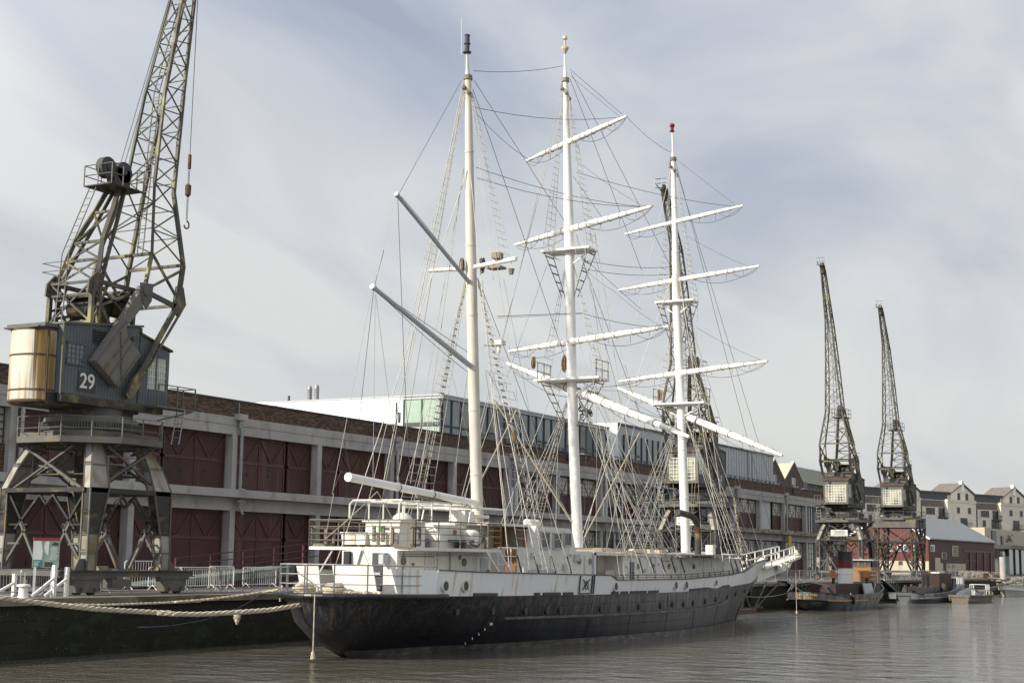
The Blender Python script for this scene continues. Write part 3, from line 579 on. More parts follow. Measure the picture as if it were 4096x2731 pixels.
# ------------------------------------------------------------------ quayside cranes
def lattice(mb, A, Bq, n, r=.05, start=0):
    """zigzag bracing between two chord polylines"""
    def pt(ch, t):
        L_ = [0]
        for a, b in zip(ch, ch[1:]): L_.append(L_[-1]+(b-a).length)
        d = t*L_[-1]
        for i in range(len(ch)-1):
            if d <= L_[i+1]+1e-6: return ch[i].lerp(ch[i+1], (d-L_[i])/max(1e-6, L_[i+1]-L_[i]))
        return ch[-1]
    for i in range(n):
        a0, a1, b0, b1 = pt(A, i/n), pt(A, (i+1)/n), pt(Bq, i/n), pt(Bq, (i+1)/n)
        if (i+start) % 2 == 0: mb.beam(a0, b1, r, r)
        else: mb.beam(b0, a1, r, r)
        mb.beam(a1, b1, r*.8, r*.8)
def crane(cx, label, number, flip=False, variant='plate', board=False, group='dockside portal cranes', detail=True, jx=0.0, jz=0.0):
    root = thing('portal_crane', label, 'crane', (cx, 43.1, 0), group=group)
    def P(mb, name, m, par=root, **k): return mb.build(name, m, par, **k)
    # --- undercarriage along both rails
    for sy in (-1, 1):
        y = 2.1*sy
        s_ = P(MB().box(-3.5, 4.0, y-.17, y+.17, .66, .70).box(-3.5, 4.0, y-.17, y+.17, .88, .92).box(-3.48, 3.98, y-.06, y+.06, .70, .88), 'sill_beam', 'grey')
        for xx in (-2.1, 2.75):
            b = MB(); b.poly([(xx-.72, y-.2, .66), (xx+.72, y-.2, .66), (xx+.58, y-.2, .10), (xx-.58, y-.2, .10)], (0, .4, 0))
            b.box(xx-.8, xx+.8, y-.24, y+.24, .56, .66)
            bo = P(b, 'bogie', 'grey')
            rv = MB()
            for i in range(9): rv.box(xx-.66+i*.165-.02, xx-.66+i*.165+.02, y-.262, y-.24, .59, .63)
            rv.build('rivets', 'greyd', bo)
            for xw in (-.36, .36):
                MB().tube((xx+xw, y-.1, .19), (xx+xw, y+.1, .19), .19, n=16).tube((xx+xw, y-.26, .22), (xx+xw, y+.26, .22), .06, n=8).build('wheel', 'rust', bo)
        P(MB().box(-.9, -.35, y-.3, y+.2, .25, .6).box(-.3, .2, y-.25, y+.15, .3, .58), 'drive_box', 'grey')
    P(MB().beam((-3.2, -2.1, .8), (-3.2, 2.1, .8), .14, .2).beam((3.7, -2.1, .8), (3.7, 2.1, .8), .14, .2), 'cross_tie', 'grey')
    # --- portal legs
    ZT = 5.72
    if variant == 'plate':
        prof = [(.92, 2.32, .46), (2.4, 2.30, .52), (4.0, 2.2, .78)]
        for sx in (-1, 1):
            for sy in (-1, 1):
                g = MB()
                def ring(z, c, w_): return [V((sx*(c-w_*.5)-.0+dx*w_*.5, sy*(c-.1)+dy*.18, z)) for dx, dy in ((-1, -1), (1, -1), (1, 1), (-1, 1))]
                rings = [ring(.92, 2.28, .46), ring(1.6, 2.28, .50), ring(2.3, 2.26, .56), ring(3.1, 2.26, .76), ring(4.0, 2.26, 1.0), ring(4.9, 1.98, .80), ring(ZT, 1.62, .58)]
                for i, (a, b) in enumerate(zip(rings, rings[1:])):
                    g.m = 1 if 2 <= i <= 3 else 0
                    g.add(a+b, [(j, (j+1) % 4, 4+(j+1) % 4, 4+j) for j in range(4)])
                # flanges standing proud at the corners and plate joints
                g.m = 2
                for i, (a, b) in enumerate(zip(rings, rings[1:])):
                    for j in range(4): g.beam(a[j], b[j], .06, .06)
                for i in (1, 2, 3, 5):
                    q = rings[i]; g.m = 3 if i in (2, 3) else 2
                    for j in range(4): g.beam(q[j], q[(j+1) % 4], .07, .05)
                    for j in range(5):
                        for dz in (.08, -.08):
                            p = q[0].lerp(q[3], (j+.5)/5); g.box(p.x-.02, p.x+.02, p.y-.02, p.y+.02, p.z+dz-.02, p.z+dz+.02)
                P(g, 'leg', ['legw', 'blackp', 'grey', 'blackp'])
                ft = MB().poly([(sx*2.3-.55, sy*2.28-.02, .92), (sx*2.3+.55, sy*2.28-.02, .92), (sx*2.3+.1, sy*2.28-.02, 1.35), (sx*2.3-.3, sy*2.28-.02, 1.35)], (0, .04, 0)); P(ft, 'foot_gusset', 'grey')
        bd = MB()
        for s_ in (-1, 1):
            bd.box(-2.25, 2.25, s_*2.24-.1, s_*2.24+.1, 3.84, 4.02); bd.box(s_*2.24-.1, s_*2.24+.1, -2.1, 2.1, 3.845, 4.015)
        P(bd, 'ring_beam', 'blackp')
        # bracing on the four sides
        def side(fn):
            u = MB(); l_ = MB(); d_ = MB()
            T = lambda a, z: fn(a*(2.2 if z < 4.01 else 2.2-(z-4)*.38), z)
            u.beam(T(-.8, 4.0), T(.78, 5.6), .10, .10); u.beam(T(.8, 4.0), T(-.78, 5.6), .12, .06); u.beam(fn(-.25, 4.75), fn(.25, 4.85), .5, .06)
            # trusses under the ring beam, like two facing A frames
            for k in (-1, 1):
                d_.beam(fn(k*1.95, 3.8), fn(k*1.0, 2.45), .09, .09); d_.beam(fn(k*.35, 3.75), fn(k*1.55, 2.45), .09, .09); d_.beam(fn(k*1.95, 2.62), fn(k*.9, 2.62), .06, .06)
                l_.beam(fn(k*1.0, 2.45), fn(k*2.1, .98), .09, .09); l_.beam(fn(k*1.3, 2.7), fn(k*.25, .98), .09, .09)
                l_.beam(fn(k*1.9, 1.9), fn(k*1.3, 1.9), .07, .07); d_.beam(fn(k*.35, 3.75), fn(0, 3.4), .08, .08)
            return u, l_, d_
        for fn in (lambda a, z: V((a, -2.15, z)), lambda a, z: V((a, 2.15, z)), lambda a, z: V((-2.15, a, z)), lambda a, z: V((2.15, a, z))):
            u, l_, d_ = side(fn)
            P(u, 'upper_bracing', 'grey'); P(l_, 'lower_bracing', 'grey'); P(d_, 'dark_bracing', 'blackp')
        P(MB().box(-1.5, 1.5, -1.5, 1.5, 4.55, 4.6).box(-1.2, -.2, -.4, .5, 4.6, 5.3).tube((.3, 0, .95), (.1, 0, 5.6), .05, n=6).tube((.6, .4, .95), (.6, .4, 5.6), .04, n=6), 'inner_landing', 'greyd')
        kn = MB()
        for y in (-1.5, 1.5):
            kn.beam((-1.5, y, 5.0), (1.5, y, 5.0), .04).beam((-1.5, y, 5.3), (1.5, y, 5.3), .04)
            for x in (-1.5, -.5, .5, 1.5): kn.beam((x, y, 4.6), (x, y, 5.3), .04)
        P(kn, 'inner_railing', 'galv')
    else:
        for sx in (-1, 1):
            for sy in (-1, 1):
                g = MB(); x, y = sx*2.2, sy*2.1
                for dx in (-.28, .28):
                    for dy in (-.28, .28): g.beam((x+dx*.4, y+dy*.4, .92), (x+dx, y+dy, ZT), .1, .1)
                for i in range(9):
                    z = 1.1+i*.52; k = .4+.6*(z-.92)/4.8; d = .28*k
                    for a, b in (((-d, -d), (d, -d)), ((-d, -d), (-d, d)), ((d, -d), (d, d)), ((-d, d), (d, d))):
                        s2 = 1 if i % 2 else -1
                        g.beam((x+a[0], y+a[1], z if s2 > 0 else z+.5), (x+b[0], y+b[1], z+.5 if s2 > 0 else z), .06, .06)
                P(g, 'leg', 'greyd')
        for s_ in (-1, 1):
            P(MB().box(-2.5, 2.5, s_*2.35-.08, s_*2.35+.08, 5.75, 6.62).box(-2.5, 2.5, s_*2.45-.05, s_*2.45+.05, 5.75, 5.82).box(-.72, -.62, s_*2.45-.06, s_*2.45+.06, 5.82, 6.6).box(.72, .82, s_*2.45-.06, s_*2.45+.06, 5.82, 6.6), 'plate_girder', 'grey')
            P(MB().box(s_*2.42-.08, s_*2.42+.08, -2.27, 2.27, 5.751, 6.619).box(s_*2.5-.05, s_*2.5+.05, -2.3, 2.3, 5.74, 5.80), 'plate_girder', 'grey')
        bd = MB()
        for s_ in (-1, 1): bd.box(-2.4, 2.4, s_*2.3-.1, s_*2.3+.1, 4.0, 4.2); bd.box(s_*2.3-.1, s_*2.3+.1, -2.2, 2.2, 4.01, 4.19)
        P(bd, 'ring_beam', 'blackp')
        for fn in (lambda a, z: V((a, -2.3, z)), lambda a, z: V((a, 2.3, z)), lambda a, z: V((-2.3, a, z)), lambda a, z: V((2.3, a, z))):
            P(MB().beam(fn(-1.9, 5.6), fn(.1, 4.25), .2, .1).beam(fn(1.9, 5.6), fn(-.1, 4.25), .2, .1), 'upper_bracing', 'grey')
            ar = MB()
            for k in (-1, 1):
                ar.path([fn(k*.2, 3.95), fn(k*.75, 3.4), fn(k*1.1, 2.6), fn(k*1.45, 1.7), fn(k*1.8, .95)], .11, 6); ar.path([fn(k*1.9, 3.9), fn(k*1.0, 3.1), fn(k*1.9, 2.3)], .07, 5)
                ar.path([fn(k*1.3, 3.95), fn(k*1.9, 3.1), fn(k*1.3, 2.2), fn(k*1.95, 1.4)], .06, 5)
            P(ar, 'arch_brace', 'blackp')
    # --- platform, railing, slew ring
    zp = 5.78 if variant == 'plate' else 6.66
    oct_ = [V((2.95*math.cos(R_(22.5+45*i)), 2.95*math.sin(R_(22.5+45*i)), 0)) for i in range(8)]
    P(MB().poly([p+UP*zp for p in oct_], (0, 0, .08)), 'platform_deck', 'grey')
    fsc = MB()
    for a, b in zip(oct_, oct_[1:]+oct_[:1]): fsc.beam(a+UP*(zp+.06), b+UP*(zp+.06), .05, .24)
    for p in oct_: fsc.beam(p+UP*(zp-.02), p*.6+UP*(zp-.3), .1, .1)
    P(fsc, 'platform_edge', 'grey')
    rl_ = MB()
    for a, b in zip(oct_, oct_[1:]+oct_[:1]):
        for h in (.5, .95): rl_.tube(a+UP*(zp+h), b+UP*(zp+h), .016, n=5)
        for t in (0, .5): p = a.lerp(b, t); rl_.beam(p+UP*zp, p+UP*(zp+.95), .04, .04)
    P(rl_, 'platform_railing', 'railg')
    zr_ = zp+.1
    P(MB().box(-1.9, 1.9, -1.9, 1.9, zp+.09, zp+.42).box(-2.5, 2.5, -.5, .5, zp+.09, zp+.36).box(-.6, .6, -2.4, 2.4, zp+.09, zp+.37), 'ring_girder', 'grey')
    P(MB().lathe((0, 0, zr_), [(1.85, .3), (1.85, .42), (1.95, .43), (1.95, .72), (1.85, .74), (1.80, .92), (1.2, .93), (1.2, 1.5)], 48), 'slew_ring', 'grey')
    tt = MB()
    for i in range(110):
        a = 2*math.pi*i/110; c_, s2 = math.cos(a), math.sin(a); tt.beam((1.93*c_, 1.93*s2, zr_+.46), (1.93*c_, 1.93*s2, zr_+.70), .045, .09)
    P(tt, 'ring_teeth', 'blackp')
    if board:
        sb = P(MB().box(-2.45, -2.4, -.95, .75, 4.35, 4.95), 'notice_board', 'sign')
        t = MB()
        for i in range(4): t.box(-2.47, -2.451, -.8+.1*(i % 2), .6-.12*(i % 3), 4.45+.12*i, 4.50+.12*i)
        t.build('writing', 'dirty', sb)
    # --- superstructure, built facing +x, slewed half a turn for the others
    top = bpy.data.objects.new('slewing_top', None); C.objects.link(top); top.parent = root; top.rotation_euler = (0, 0, math.pi if flip else 0); top.location = (0, 0, 0 if variant == 'plate' else .55)
    def T(mb, name, m, **k):
        o = mb.build(name, m, root, **k); o.matrix_local = Matrix.Translation(top.location) @ Matrix.Rotation(math.pi if flip else 0, 4, 'Z'); return o
    hw = 1.25
    hs = MB()
    sidep = [(-3.0, 7.55), (1.25, 7.5), (1.25, 10.62), (-.15, 10.50), (-3.0, 10.18)]
    hs.m = 0; hs.poly([(x, -hw, z) for x, z in sidep], (0, 2*hw, 0))
    hs.m = 1; hs.poly([(x, -hw-.08, z) for x, z in ((-3.05, 10.18), (1.32, 10.64), (1.32, 10.72), (-3.05, 10.26))], (0, 2*hw+.16, 0))
    for sy in (-1, 1): hs.box(-3.04, -2.97, sy*(hw+.02)-.03, sy*(hw+.02)+.03, 7.5, 10.2); hs.box(1.2, 1.27, sy*(hw+.02)-.03, sy*(hw+.02)+.03, 7.5, 10.6)
    house = T(hs, 'machinery_house', ['cabside', 'grey'])
    T(MB().box(-3.4, 1.6, -1.0, 1.0, 7.12, 7.54).box(-3.0, 2.7, -hw-.05, -hw+.15, 7.22, 7.52).box(-3.0, 2.7, hw-.15, hw+.05, 7.22, 7.52).box(-1.4, 1.4, -.9, .9, 6.85, 7.2), 'bed_frame', 'greyd')
    # cab
    cb_ = MB(); cb_.m = 0
    cabp = [(1.27, 7.5), (3.0, 7.55), (3.0, 7.75), (3.0, 9.85), (1.27, 10.38)]
    q = 1.22
    cb_.box(1.28, 2.98, -q, q, 7.5, 7.58)                     # floor
    for sy in (-1, 1):
        cb_.box(1.28, 3.0, sy*q-.04, sy*q+.04, 7.5, 8.2); cb_.box(1.28, 1.75, sy*q-.04, sy*q+.04, 8.2, 9.5); cb_.box(2.85, 3.0, sy*q-.041, sy*q+.041, 8.2, 9.5)
        cb_.box(2.2, 2.3, sy*q-.041, sy*q+.041, 8.2, 9.5)
        cb_.poly([(1.28, sy*q-.04, 9.5), (3.0, sy*q-.04, 9.5), (3.0, sy*q-.04, 9.82), (1.28, sy*q-.04, 10.3)], (0, .08, 0))
    cb_.box(2.95, 3.01, -q, q, 7.5, 7.72); cb_.box(2.95, 3.01, -q, q, 9.42, 9.82)
    for y in (-q+.02, q-.22): cb_.box(2.95, 3.01, y, y+.2, 7.72, 9.42)
    cb = T(cb_, 'driver_cab', 'cabside' if not flip else 'grey')
    T(MB().poly([(1.2, -q-.12, 10.32), (3.12, -q-.12, 9.84), (3.12, -q-.12, 9.92), (1.2, -q-.12, 10.42)], (0, 2*q+.24, 0)), 'cab_roof', 'rust')
    def Wn(mb, name, m, par=None):
        o = mb.build(name, m, root); o.matrix_local = house.matrix_local.copy(); return o
    gl_ = MB(); gl_.box(2.965, 2.975, -q+.2, q-.2, 7.72, 9.42); T(gl_, 'cab_window', 'gwarm')
    mu = MB()
    for i in range(8): y = -q+.2+(2*q-.4)*i/7; mu.box(2.98, 3.02, y-.02, y+.02, 7.75, 9.42)
    for i in range(7): z = 7.75+i*.278; mu.box(2.981, 3.019, -q+.2, q-.2, z-.018, z+.018)
    T(mu, 'glazing_bar', 'sign')
    for sy in (-1, 1):
        g = MB().box(1.75, 2.85, sy*(q-.01)-.004, sy*(q-.01)+.004, 8.2, 9.5); T(g, 'cab_window', 'gcab')
        mu = MB()
        for i in range(1, 8):
            x = 1.75+1.1*i/8; mu.box(x-.013, x+.013, sy*q-.03, sy*q+.03, 8.2, 9.5)
        for i in range(6): z = 8.2+i*.26; mu.box(1.75, 2.85, sy*q-.029, sy*q+.029, z-.013, z+.013)
        T(mu, 'glazing_bar', 'sign')
        y = sy*(hw+.012)
        wn = T(MB().box(-2.75, -1.9, y-.01, y+.01, 8.73, 9.48), 'side_window', 'glassg')
        f = MB()
        for i in range(5): x = -2.75+.85*i/4; f.box(x-.015, x+.015, y-.03, y+.03, 8.73, 9.48)
        for i in range(5): z = 8.73+.75*i/4; f.box(-2.75, -1.9, y-.029, y+.029, z-.015, z+.015)
        f.box(-2.82, -1.83, y-.05, y+.05, 9.48, 9.54).box(-2.82, -1.83, y-.05, y+.05, 8.67, 8.73)
        T(f, 'window_frame', 'cabside')
        lv = MB()
        for xa in (-1.45, .25):
            for i in range(5): z = 9.72+i*.11; lv.poly([(xa, y, z), (xa, y+sy*.07, z-.05), (xa, y+sy*.07, z-.03), (xa, y, z+.035)], (.85 if xa < 0 else .6, 0, 0))
        T(lv, 'louvre', 'frame')
        npl = T(MB().box(-2.12, -1.2, y-.025, y+.025, 7.72, 8.46), 'number_plate', 'dirty')
        tx = text('number', number, .82, (-1.66, y+sy*.04, 8.085), (-sy, 0, 0) if sy > 0 else (1, 0, 0), (0, 0, 1), 'sign', root, ext=.008); tx.matrix_local = house.matrix_local.copy()
        # door and ladder side
        T(MB().box(1.8, 2.7, sy*q-.05, sy*q+.05, 7.56, 8.16), 'cab_door_panel', 'cabside' if not flip else 'grey')
    # rusty counterweight tank at the back
    tk = MB(); prof = [V((-3.02, -.95, 0)), V((-3.42, -.95, 0))]+[V((-3.42-.55*math.sin(math.pi*t/14), -.88*math.cos(math.pi*t/14), 0)) for t in range(1, 14)]+[V((-3.42, .95, 0)), V((-3.02, .95, 0))]
    n = len(prof); tk.add([p+UP*7.2 for p in prof]+[p+UP*9.95 for p in prof], [(i, i+1, n+i+1, n+i) for i in range(n-1)]+[tuple(range(n-1, -1, -1)), tuple(range(n, 2*n))])
    tank = T(tk, 'counterweight_tank', 'tank', smooth=True)
    ban = MB()
    for z in (7.62, 8.95, 9.93, 7.22):
        for a, b in zip(prof, prof[1:]): ban.beam(a+UP*z+(a-V((-3, 0, 0)))*.006, b+UP*z+(b-V((-3, 0, 0)))*.006, .02, .07)
    for i in (1, ): a = prof[i]; ban.beam(a*1.004+UP*7.22, a*1.004+UP*9.93, .03, .05)
    T(ban, 'tank_band', 'rust')
    T(MB().box(-3.95, -2.0, -.9, .9, 9.96, 10.02).box(-3.7, -2.2, -1.0, 1.0, 10.02, 10.16), 'tank_cover', 'grey')
    # A frame tower
    tw = MB()
    Yh = lambda z: 1.12-.85*max(0, z-12)/4.5
    for sy in (-1, 1):
        for pts, w_ in ((((-1.5, 10.3), (-1.48, 11.8), (-1.2, 12.2), (-.70, 13.9), (.05, 15.3), (.62, 16.5)), .17), (((-1.1, 10.4), (-1.05, 12), (-.45, 13.4), (.30, 15.0), (.95, 16.5)), .13)):
            for a, b in zip(pts, pts[1:]): tw.beam((a[0], sy*Yh(a[1]), a[1]), (b[0], sy*Yh(b[1]), b[1]), w_, w_)
        for a, b, w_ in (((-1.5, 12.15), (1.02, 12.1), .16), ((-1.5, 11.0), (.9, 12.0), .09), ((-1.1, 12.0), (.9, 10.7), .09), ((.85, 10.6), (.95, 12.1), .14), ((-1.3, 11.7), (-.4, 10.5), .08), ((-.6, 12.1), (-1.4, 10.5), .07), ((-.6, 13.9), (.1, 14.6), .06), ((-.9, 12.9), (-.5, 13.3), .06)):
            tw.beam((a[0], sy*Yh(a[1]), a[1]), (b[0], sy*Yh(b[1]), b[1]), w_, w_)
        tw.poly([(-1.75, sy*1.12-.04, 11.6), (-1.0, sy*1.12-.04, 11.6), (-.9, sy*1.12-.04, 12.4), (-1.3, sy*1.12-.04, 12.5), (-1.7, sy*1.12-.04, 12.1)], (0, .08, 0))
    for x, z in ((-1.5, 12.1), (-1.5, 11.6), (-1.5, 10.5), (-.70, 13.9), (.05, 15.3), (.95, 12.1), (.9, 10.8), (-.95, 13.1)): tw.beam((x, -Yh(z), z), (x, Yh(z), z), .1, .1)
    for z0, z1, x0, x1 in ((12.1, 13.1, -1.25, -.95), (13.1, 13.9, -.95, -.72), (13.9, 15.3, -.70, .05), (10.5, 12.1, -1.5, -1.5)):
        a, b = Yh(z0), Yh(z1); tw.beam((x0, -a, z0), (x1, b, z1), .07).beam((x0, a, z0), (x1, -b, z1), .07)
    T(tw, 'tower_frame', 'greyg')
    dk = MB().box(-1.2, .6, -.9, .9, 11.55, 11.62).lathe((-.6, 0, 11.2), [(.42, -.7), (.42, .7)], 14, 'Y').lathe((.25, .3, 11.0), [(.3, -.4), (.3, .4)], 12, 'Y').box(-.4, .2, -.5, .2, 10.6, 11.5).beam((-1.5, -.8, 10.9), (.9, .8, 11.4), .1).beam((-1.5, .8, 10.7), (.9, -.8, 11.5), .1).box(.3, .8, -.9, -.3, 11.0, 11.9)
    T(dk, 'hoist_gear', 'greyd')
    # head with sheaves, platform and rails
    T(MB().box(-.35, 1.5, -.75, .75, 16.33, 16.38).box(.25, 1.3, -.1, .1, 16.4, 17.1), 'head_platform', 'greyd')
    T(MB().poly([(.35, -.16, 16.4), (1.35, -.16, 16.4), (1.32, -.16, 17.25), (.5, -.16, 17.3)], (0, .32, 0)), 'sheave_housing', 'dirty')
    for x in (.08, 1.0): T(MB().lathe((x, 0, 17.15), [(.44, -.16), (.44, .16)], 20, 'Y').lathe((x, 0, 17.15), [(.12, -.2), (.12, .2)], 8, 'Y'), 'sheave', 'dirty')
    hr = MB()
    for z in (16.78, 17.2):
        hr.path([(.3, -.75, z), (-.35, -.75, z), (-.35, .75, z), (1.5, .75, z), (1.5, -.75, z), (1.1, -.75, z)], .022, 4)
    for x, y in ((-.35, -.75), (-.35, .75), (-.35, 0), (.3, -.75), (1.1, -.75), (1.5, -.75), (1.5, .75), (.6, .75)): hr.beam((x, y, 16.35), (x, y, 17.2), .035)
    for z in (12.55, 12.9): hr.path([(-1.9, -1.2, z), (-1.9, 1.2, z), (-.8, 1.2, z)], .016, 4).path([(-1.9, -1.2, z), (-.8, -1.2, z)], .016, 4)
    T(hr, 'head_railing', 'railg')
    ld = MB()
    def ladder(a, b, w_=.36, st=.32, ax=V((0, 1, 0))):
        a = V(a); b = V(b); ld.beam(a+ax*w_/2, b+ax*w_/2, .035).beam(a-ax*w_/2, b-ax*w_/2, .035); k = int((b-a).length/st)
        for i in range(1, k): p = a.lerp(b, i/k); ld.beam(p+ax*w_/2, p-ax*w_/2, .022)
    ladder((-1.75, .35, 10.1), (-1.55, .35, 13.3)); ladder((-1.55, .35, 13.3), (-.2, .35, 16.4))
    T(ld, 'tower_ladder', 'railg')
    # jib: four chords from the pivot to the tip
    jw = lambda z: (1.5 if z < 13.6 else 1.5-.7*(z-13.6)/3.3 if z < 16.9 else .8-.24*(z-16.9)/4.2 if z < 21.1 else .56-.26*(z-21.1)/5 if z < 26.1 else max(.18, .30-.12*(z-26.1)/6))
    jr = MB()
    fr_ = [(.47, 7.95), (3.05, 11.8), (3.3, 13.55)]; f2 = [(3.3, 13.55), (3.25, 16.7), (3.9, 21.2), (4.6, 25.8), (5.35+jx, 31.6+jz)]; r2_ = [(1.02, 12.1), (1.4, 13.7), (2.1, 16.9), (2.75, 21.2), (3.75, 25.5), (5.0+jx, 31.2+jz)]
    for sy in (-1, 1):
        Fp = [V((x, sy*jw(z), z)) for x, z in f2]; Rp = [V((x, sy*jw(z), z)) for x, z in r2_]
        a_ = MB()
        for a, b in zip(fr_, fr_[1:]): a_.beam((a[0], sy*1.5, a[1]), (b[0], sy*1.5, b[1]), .12, .22)
        a_.poly([(.2, sy*1.5-.085, 7.8), (.35, sy*1.5-.085, 7.62), (.62, sy*1.5-.085, 7.68), (1.3, sy*1.5-.085, 8.75), (.95, sy*1.5-.085, 8.95)], (0, .17, 0)).tube((.45, sy*1.5-.11, 7.9), (.45, sy*1.5+.11, 7.9), .13, n=12)
        a_.poly([(2.75, sy*1.5-.05, 11.6), (3.15, sy*1.5-.05, 11.3), (3.55, sy*1.5-.05, 11.9), (3.35, sy*1.5-.05, 12.6), (2.95, sy*1.5-.05, 12.6)], (0, .1, 0))
        a_.beam((3.1, sy*1.5, 11.3), (1.4, sy*1.5, 8.9), .07, .09)
        a_.beam((1.02, sy*1.5, 12.1), (3.1, sy*1.5, 11.7), .1, .2).beam((1.02, sy*1.5, 12.1), (3.2, sy*1.5, 13.3), .1).beam((1.4, sy*1.5, 13.7), (3.1, sy*1.5, 12.0), .09)
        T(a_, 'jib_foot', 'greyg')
        for pts, w0, w1 in ((Fp, .15, .09), (Rp, .13, .08)):
            for i, (a, b) in enumerate(zip(pts, pts[1:])): k = i/len(pts); jr.beam(a, b, w0*(1-k)+w1*k, w0*(1-k)+w1*k)
        lattice(jr, Fp, Rp[1:], 16, .05, 0)
    FL = [V((x, -jw(z), z)) for x, z in f2]; FR = [V((x, jw(z), z)) for x, z in f2]; RL = [V((x, -jw(z), z)) for x, z in r2_[1:]]; RR = [V((x, jw(z), z)) for x, z in r2_[1:]]
    lattice(jr, FL, FR, 15, .045, 1); lattice(jr, RL, RR, 15, .045, 0)
    for z, x in ((13.55, 3.3), (11.8, 3.05), (12.1, 1.02), (13.7, 1.4)): jr.beam((x, -1.5, z), (x, 1.5, z), .12, .12)
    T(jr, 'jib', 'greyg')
    jb = MB(); ld = MB()
    a, b = V((2.3, 0, 14)), V((2.45+.4, 0, 21.2)); ladder(a, b, .3, .3); ladder(b, (4.3, 0, 26.0), .28, .3); ladder((4.3, 0, 26), (5.1+jx, 0, 31+jz), .26, .3)
    T(ld, 'jib_ladder', 'railg')
    tx_, tz_ = 5.35+jx, 31.6+jz
    T(MB().beam((tx_-.25, 0, tz_-.9), (tx_+.1, 0, tz_+.2), .35, .3).lathe((tx_+.05, 0, tz_+.05), [(.28, -.1), (.28, .1)], 14, 'Y').lathe((tx_-.1, 0, tz_-.7), [(.22, -.12), (.22, .12)], 12, 'Y').beam((tx_-.2, -.2, tz_-.2), (tx_+.9, -.25, tz_+.15), .06).beam((tx_-.2, .2, tz_-.2), (tx_+.9, .25, tz_+.15), .06), 'jib_head', 'greyd')
    jt = MB()
    for z in (.1, .45, .8): jt.path([(tx_+.1, -.25, tz_+z), (tx_+1.15, -.3, tz_+z-.25), (tx_+1.15, .3, tz_+z-.25), (tx_+.1, .25, tz_+z)], .025, 4)
    for x, y, d in ((.1, -.25, 0), (1.15, -.3, -.25), (1.15, .3, -.25), (.1, .25, 0)): jt.beam((tx_+x, y, tz_+.1+d), (tx_+x, y, tz_+.8+d), .04)
    T(jt, 'jib_head_railing', 'galv')
    # counterbalance lever with plated weight box, one each side
    for sy in (-1, 1):
        y0 = sy*1.5; pl = [(1.2, 12.25), (.78, 12.25), (-.25, 10.75), (-1.72, 8.9), (-.35, 8.0), (.86, 9.44), (.07, 10.06), (-.06, 10.44), (1.25, 11.85)]
        b = MB(); b.m = 0; b.poly([(x, y0-.16, z) for x, z in pl], (0, .32, 0)); b.m = 1
        ys = y0+sy*.17
        for a, c in (((-1.6, 8.9), (-.05, 10.7)), ((-.42, 8.05), (.74, 9.42)), ((-1.2, 8.6), (.3, 10.25)), ((-.9, 8.35), (.4, 9.9)), ((-1.66, 8.92), (-.42, 8.05)), ((-.2, 8.3), (-.35, 10.2))): b.beam((a[0], ys, a[1]), (c[0], ys, c[1]), .05, .06)
        b.lathe((.95, y0, 12.05), [(.2, -.24), (.2, .24)], 12, 'Y')
        b.poly([(.6, ys-.02, 12.35), (1.35, ys-.02, 12.4), (1.3, ys-.02, 11.7), (1.0, ys-.02, 11.3), (.7, ys-.02, 11.7)], (0, .05, 0))
        T(b, 'balance_lever', ['leverg', 'grey'])
    # platforms and ladders on the cab, ropes and hook
    cp_ = MB(); cp_.box(1.6, 3.9, -1.95, -1.3, 7.42, 7.48); cp_.beam((3.8, -1.9, 7.4), (2.4, -1.3, 6.95), .07)
    for z in (7.95, 8.35): cp_.path([(1.65, -1.95, z), (3.9, -1.95, z), (3.9, -1.3, z), (3.05, -1.3, z)], .022, 4)
    for x, y in ((1.65, -1.95), (2.8, -1.95), (3.9, -1.95), (3.9, -1.3)): cp_.beam((x, y, 7.45), (x, y, 8.35), .045)
    T(cp_, 'cab_walkway', 'railg')
    ld = MB(); ladder((3.0, -1.75, 6.0), (3.3, -1.75, 7.45), .4, .25); T(ld, 'access_ladder', 'galv')
    T(MB().lathe((2.2, .5, 10.35), [(.22, -.25), (.26, .1), (.1, .25)], 12).lathe((3.1, -.6, 9.65), [(.02, .12), (.13, .0)], 10, 'X'), 'flood_lamp', 'dirty')
    ro = []
    for y in (-.12, .12): ro.append(((1.0, y, 17.55), (tx_-.15, y*.7, tz_-.3)))
    for i, (a, b) in enumerate(ro): T(MB().tube(a, b, .022, n=5), 'luffing_rope', 'wire')
    if not flip:
        hk = MB(); hk.tube((5.22, 0, 31.5), (5.14, 0, 18.95), .02, n=5); T(hk, 'hoist_rope', 'wire')
        h = MB(); h.tube((5.14, 0, 18.95), (5.14, 0, 18.3), .075, n=8)
        for i in range(8): h.torus((5.13, 0, 18.2-.08*i), .045, .014, (0, 1, 0) if i % 2 else (1, 0, 0), 8, 4)
        h.lathe((5.12, 0, 17.35), [(.05, -.3), (.13, -.2), (.14, .2), (.05, .28)], 12)
        for i in range(12): h.torus((5.12, 0, 17.0-.085*i), .045, .014, (0, 1, 0) if i % 2 else (1, 0, 0), 8, 4)
        h.path([V((5.12+.16*math.sin(t), 0, 15.8+.17*math.cos(t))) for t in [k*.45 for k in range(0, 11)]], .035, 6)
        T(h, 'hook', 'rust')
    bpy.data.objects.remove(top)
    return root
crane(44.5, 'large grey portal crane numbered 29 with a rusty tank, nearest to the camera', '29')
crane(110.3, 'portal crane standing directly behind the foremast of the tall ship', '30', flip=True, variant='plate', board=True, jx=1.2, jz=-1.9)
crane(151.3, 'portal crane with splayed plate legs rising behind the black, red and white tug funnel', '31', flip=True, variant='plate', board=True, jx=1.0, jz=-.4)
crane(173.6, 'farthest portal crane, on straight lattice legs under a deep plate girder', '32', flip=True, variant='lattice', jx=1.0, jz=-1.8)

